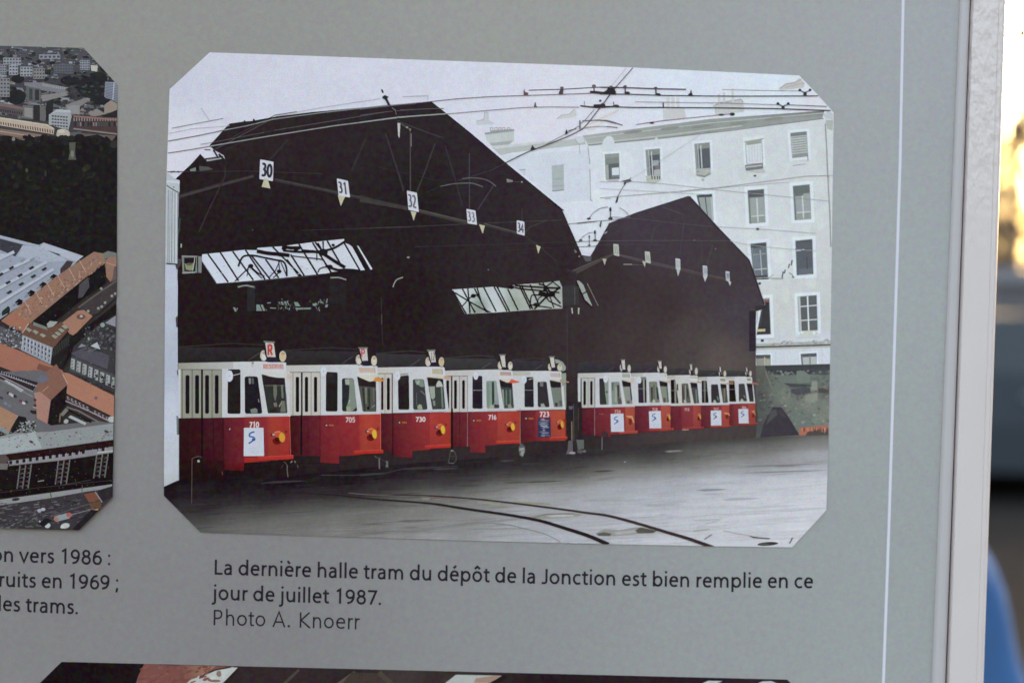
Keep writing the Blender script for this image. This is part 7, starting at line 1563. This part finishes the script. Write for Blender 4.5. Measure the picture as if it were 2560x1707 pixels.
# parked cars, seen only as dark and blue-grey blurs
def car(x, y, rot, paint, label, group=None, sc=1.0):
    M_P = plain('car_paint', paint, .8, .08, var=.05)
    M_G = plain('car_glass', (.05, .055, .065), .45, .3, var=.05)
    M_T = plain('tyre', (.02, .02, .02), .9, .2, var=.1)
    M_R = plain('wheel_rim', (.35, .35, .36), .4, .5, metal=.6, var=.1)
    c = tag(empty('parked_car', (x, y, 0)), label, 'car', group=group); c.rotation_euler.z = rot; c.scale = (sc, sc, sc)
    sec = [(-2.15, .62, .50, .78), (-2.05, .78, .30, .92), (-1.5, .85, .24, .97), (-1.2, .86, .24, .98), (-.4, .87, .24, .98), (.6, .87, .24, .96), (1.2, .86, .24, .90), (1.9, .80, .28, .78), (2.15, .64, .42, .66)]
    V, F = [], []
    for (px, hw, z0, z1) in sec:
        V += [(px, -hw, z0), (px, -hw - .02, (z0 + z1) / 2), (px, -hw + .08, z1), (px, hw - .08, z1), (px, hw + .02, (z0 + z1) / 2), (px, hw, z0)]
    for i_ in range(len(sec) - 1):
        for q in range(6):
            F.append((i_ * 6 + q, i_ * 6 + (q + 1) % 6, (i_ + 1) * 6 + (q + 1) % 6, (i_ + 1) * 6 + q))
    F += [tuple(range(6)), tuple(range(len(V) - 6, len(V)))[::-1]]
    mesh('body', V, F, M_P, c)
    cb = [(-1.75, .74, .93), (-1.25, .60, 1.38), (.1, .60, 1.43), (1.05, .70, .93)]
    V, F = [], []
    for (px, hw, z) in cb: V += [(px, -hw, z), (px, hw, z)]
    V += [(-1.25, -.76, .93), (-1.25, .76, .93), (.1, -.76, .93), (.1, .76, .93)]
    mesh('roof', V[:8], [(0, 1, 3, 2), (2, 3, 5, 4), (4, 5, 7, 6)], M_P, c)
    mesh('side_window', [V[0], V[2], V[4], V[6]], [(0, 1, 2, 3)], M_G, c); mesh('side_window', [V[1], V[3], V[5], V[7]], [(3, 2, 1, 0)], M_G, c)
    mesh('windscreen', [(.13, -.58, 1.437), (.13, .58, 1.437), (1.06, .68, .94), (1.06, -.68, .94)], [(0, 1, 2, 3)], M_G, c)
    for wx_ in (-1.35, 1.38):
        for wy in (-.80, .80):
            V, F = [], []
            lathe(V, F, 0, 0, [(.16, -.1), (.30, -.1), (.32, -.06), (.32, .06), (.30, .1), (.16, .1)], 18)
            V = [(a + wx_, cz + wy, b + .32) for a, b, cz in V]
            w = mesh('wheel', V, F, M_T, c, True)
            V, F = [], []
            lathe(V, F, 0, 0, [(.001, -.07), (.16, -.09), (.17, .09), (.001, .07)], 14)
            mesh('rim', [(a + wx_, cz + wy, b + .32) for a, b, cz in V], F, M_R, w, True)
    for hx in (-.16, .22): boxes('door_handle', [(hx - .07, -.90, .80, hx + .07, -.86, .83)], M_R, c)
    for wy in (-.92, .92): boxes('wing_mirror', [(.82, wy - .09, .92, .94, wy + .09, 1.05)], M_P, c)
    for wy in (-.6, .6):
        boxes('headlight', [(2.06, wy - .12, .58, 2.14, wy + .12, .68)], M_R, c); boxes('tail_light', [(-2.14, wy - .1, .68, -2.04, wy + .1, .82)], plain('tail_light_red', (.3, .02, .02), .3), c)
    boxes('number_plate', [(2.13, -.26, .44, 2.17, .26, .54)], M_R, c)
    return c
car(4.6, 12.1, R(4), (.05, .055, .065), 'dark blue-grey car parked in front of the stone wall')
car(6.1, 14.1, R(2), (.08, .095, .13), 'pale blue car parked behind the dark car, against the wall')

person_scale = 1.02
# ------------------------------------------------------------------ the person in the blue jacket just behind the panel
M_JKT = plain('blue_fleece', (.04, .115, .29), .9, .15, var=.18, scale=14, bump=.25, bscale=120)
M_JEAN = plain('dark_denim', (.03, .035, .05), .9, .1, var=.2, scale=20)
M_SKIN = plain('skin', (.50, .30, .22), .55, .3, var=.08)
M_HAIR = plain('brown_hair', (.05, .03, .02), .6, .3, var=.3, scale=30)
M_SHOE = plain('black_shoe', (.02, .02, .02), .5, .4)
PX, PY = 0.349, 1.02
person = tag(empty('person', (PX, PY, 0)), 'person in a blue jacket standing just behind the panel, mostly hidden', 'person')
person.scale = (person_scale,) * 3
def skinned(name, verts, edges, rad, mat, root=0, sub=2):
    me = bpy.data.meshes.new(name); me.from_pydata(verts, edges, []); me.materials.append(mat)
    o = bpy.data.objects.new(name, me); COL.objects.link(o); o.parent = person
    o.modifiers.new('skin', 'SKIN').use_smooth_shade = True
    if not me.skin_vertices:
        bm = bmesh.new(); bm.from_mesh(me); bm.verts.layers.skin.verify()
        bm.to_mesh(me); bm.free()
    lay = me.skin_vertices[0].data
    for n, r_ in enumerate(rad):
        lay[n].radius = r_ if isinstance(r_, tuple) else (r_, r_)
        lay[n].use_root = n == root
    sb = o.modifiers.new('sub', 'SUBSURF'); sb.levels = sub; sb.render_levels = sub
    return o
JV = [(0, 0, .92), (0, 0, 1.08), (0, 0, 1.24), (0, 0, 1.36), (0, -.005, 1.42),
      (.11, 0, 1.335), (.200, -.01, 1.245), (.222, -.005, 1.165), (.246, .0, 1.08), (.20, -.10, .93), (.13, -.17, .92),
      (-.11, 0, 1.345), (-.205, 0, 1.26), (-.245, .02, 1.13), (-.255, .03, 1.02), (-.23, -.07, .90), (-.22, -.12, .80)]
JE = [(0, 1), (1, 2), (2, 3), (3, 4), (3, 5), (5, 6), (6, 7), (7, 8), (8, 9), (9, 10), (3, 11), (11, 12), (12, 13), (13, 14), (14, 15), (15, 16)]
JR = [(.17, .12), (.17, .12), (.18, .125), (.14, .10), .07, .09, .09, .060, .100, .06, .042, .09, .08, .07, .06, .05, .042]
skinned('jacket', JV, JE, JR, M_JKT)
skinned('sleeve', [(.10, -.045, 1.325), (.172, -.07, 1.275), (.186, -.075, 1.235)], [(0, 1), (1, 2)], [.055, .074, .066], M_JKT)
TV = [(0, 0, .95), (0, 0, .86), (.095, 0, .80), (.11, -.01, .48), (.115, .02, .10), (-.095, 0, .80), (-.11, -.01, .48), (-.115, .02, .10)]
skinned('trousers', TV, [(0, 1), (1, 2), (2, 3), (3, 4), (1, 5), (5, 6), (6, 7)], [(.15, .11), (.15, .11), .095, .065, .05, .095, .065, .05], M_JEAN)
for sx in (-1, 1): skinned('shoe', [(.115 * sx, .05, .05), (.12 * sx, -.06, .045), (.125 * sx, -.15, .035)], [(0, 1), (1, 2)], [.045, .045, .035], M_SHOE, sub=1)
skinned('head', [(0, -.005, 1.40), (0, -.01, 1.47), (0, -.03, 1.53), (0, -.02, 1.60), (0, -.015, 1.65), (0, -.115, 1.565), (0, -.10, 1.56)], [(0, 1), (1, 2), (2, 3), (3, 4), (3, 6), (6, 5)], [.055, .055, (.062, .075), (.075, .09), (.06, .07), .008, .016], M_SKIN)
skinned('hair', [(0, .02, 1.56), (0, .02, 1.63), (0, -.01, 1.68)], [(0, 1), (1, 2)], [(.07, .07), (.082, .09), (.06, .06)], M_HAIR)
for sx, hx, hy, hz in ((1, .115, -.19, .915), (-1, -.22, -.13, .75)):
    HV = [(hx, hy, hz), (hx - .005 * sx, hy - .035, hz - .01), (hx - .01 * sx, hy - .07, hz - .02)]; HE = [(0, 1), (1, 2)]; HR = [.026, (.038, .02), (.036, .018)]
    for f_ in range(4):
        b = len(HV); ox = (-.027 + f_ * .018); L_ = (.036, .042, .039, .03)[f_]
        HV += [(hx + ox, hy - .085, hz - .024), (hx + ox, hy - .085 - L_ * .6, hz - .034), (hx + ox, hy - .085 - L_, hz - .055)]
        HE += [(2, b), (b, b + 1), (b + 1, b + 2)]; HR += [.0095, .0085, .007]
    b = len(HV); HV += [(hx - .038 * sx, hy - .035, hz - .018), (hx - .05 * sx, hy - .06, hz - .03)]; HE += [(0, b), (b, b + 1)]; HR += [.012, .009]
    skinned('hand', HV, HE, HR, M_SKIN, sub=1)
bpy.context.view_layer.update()
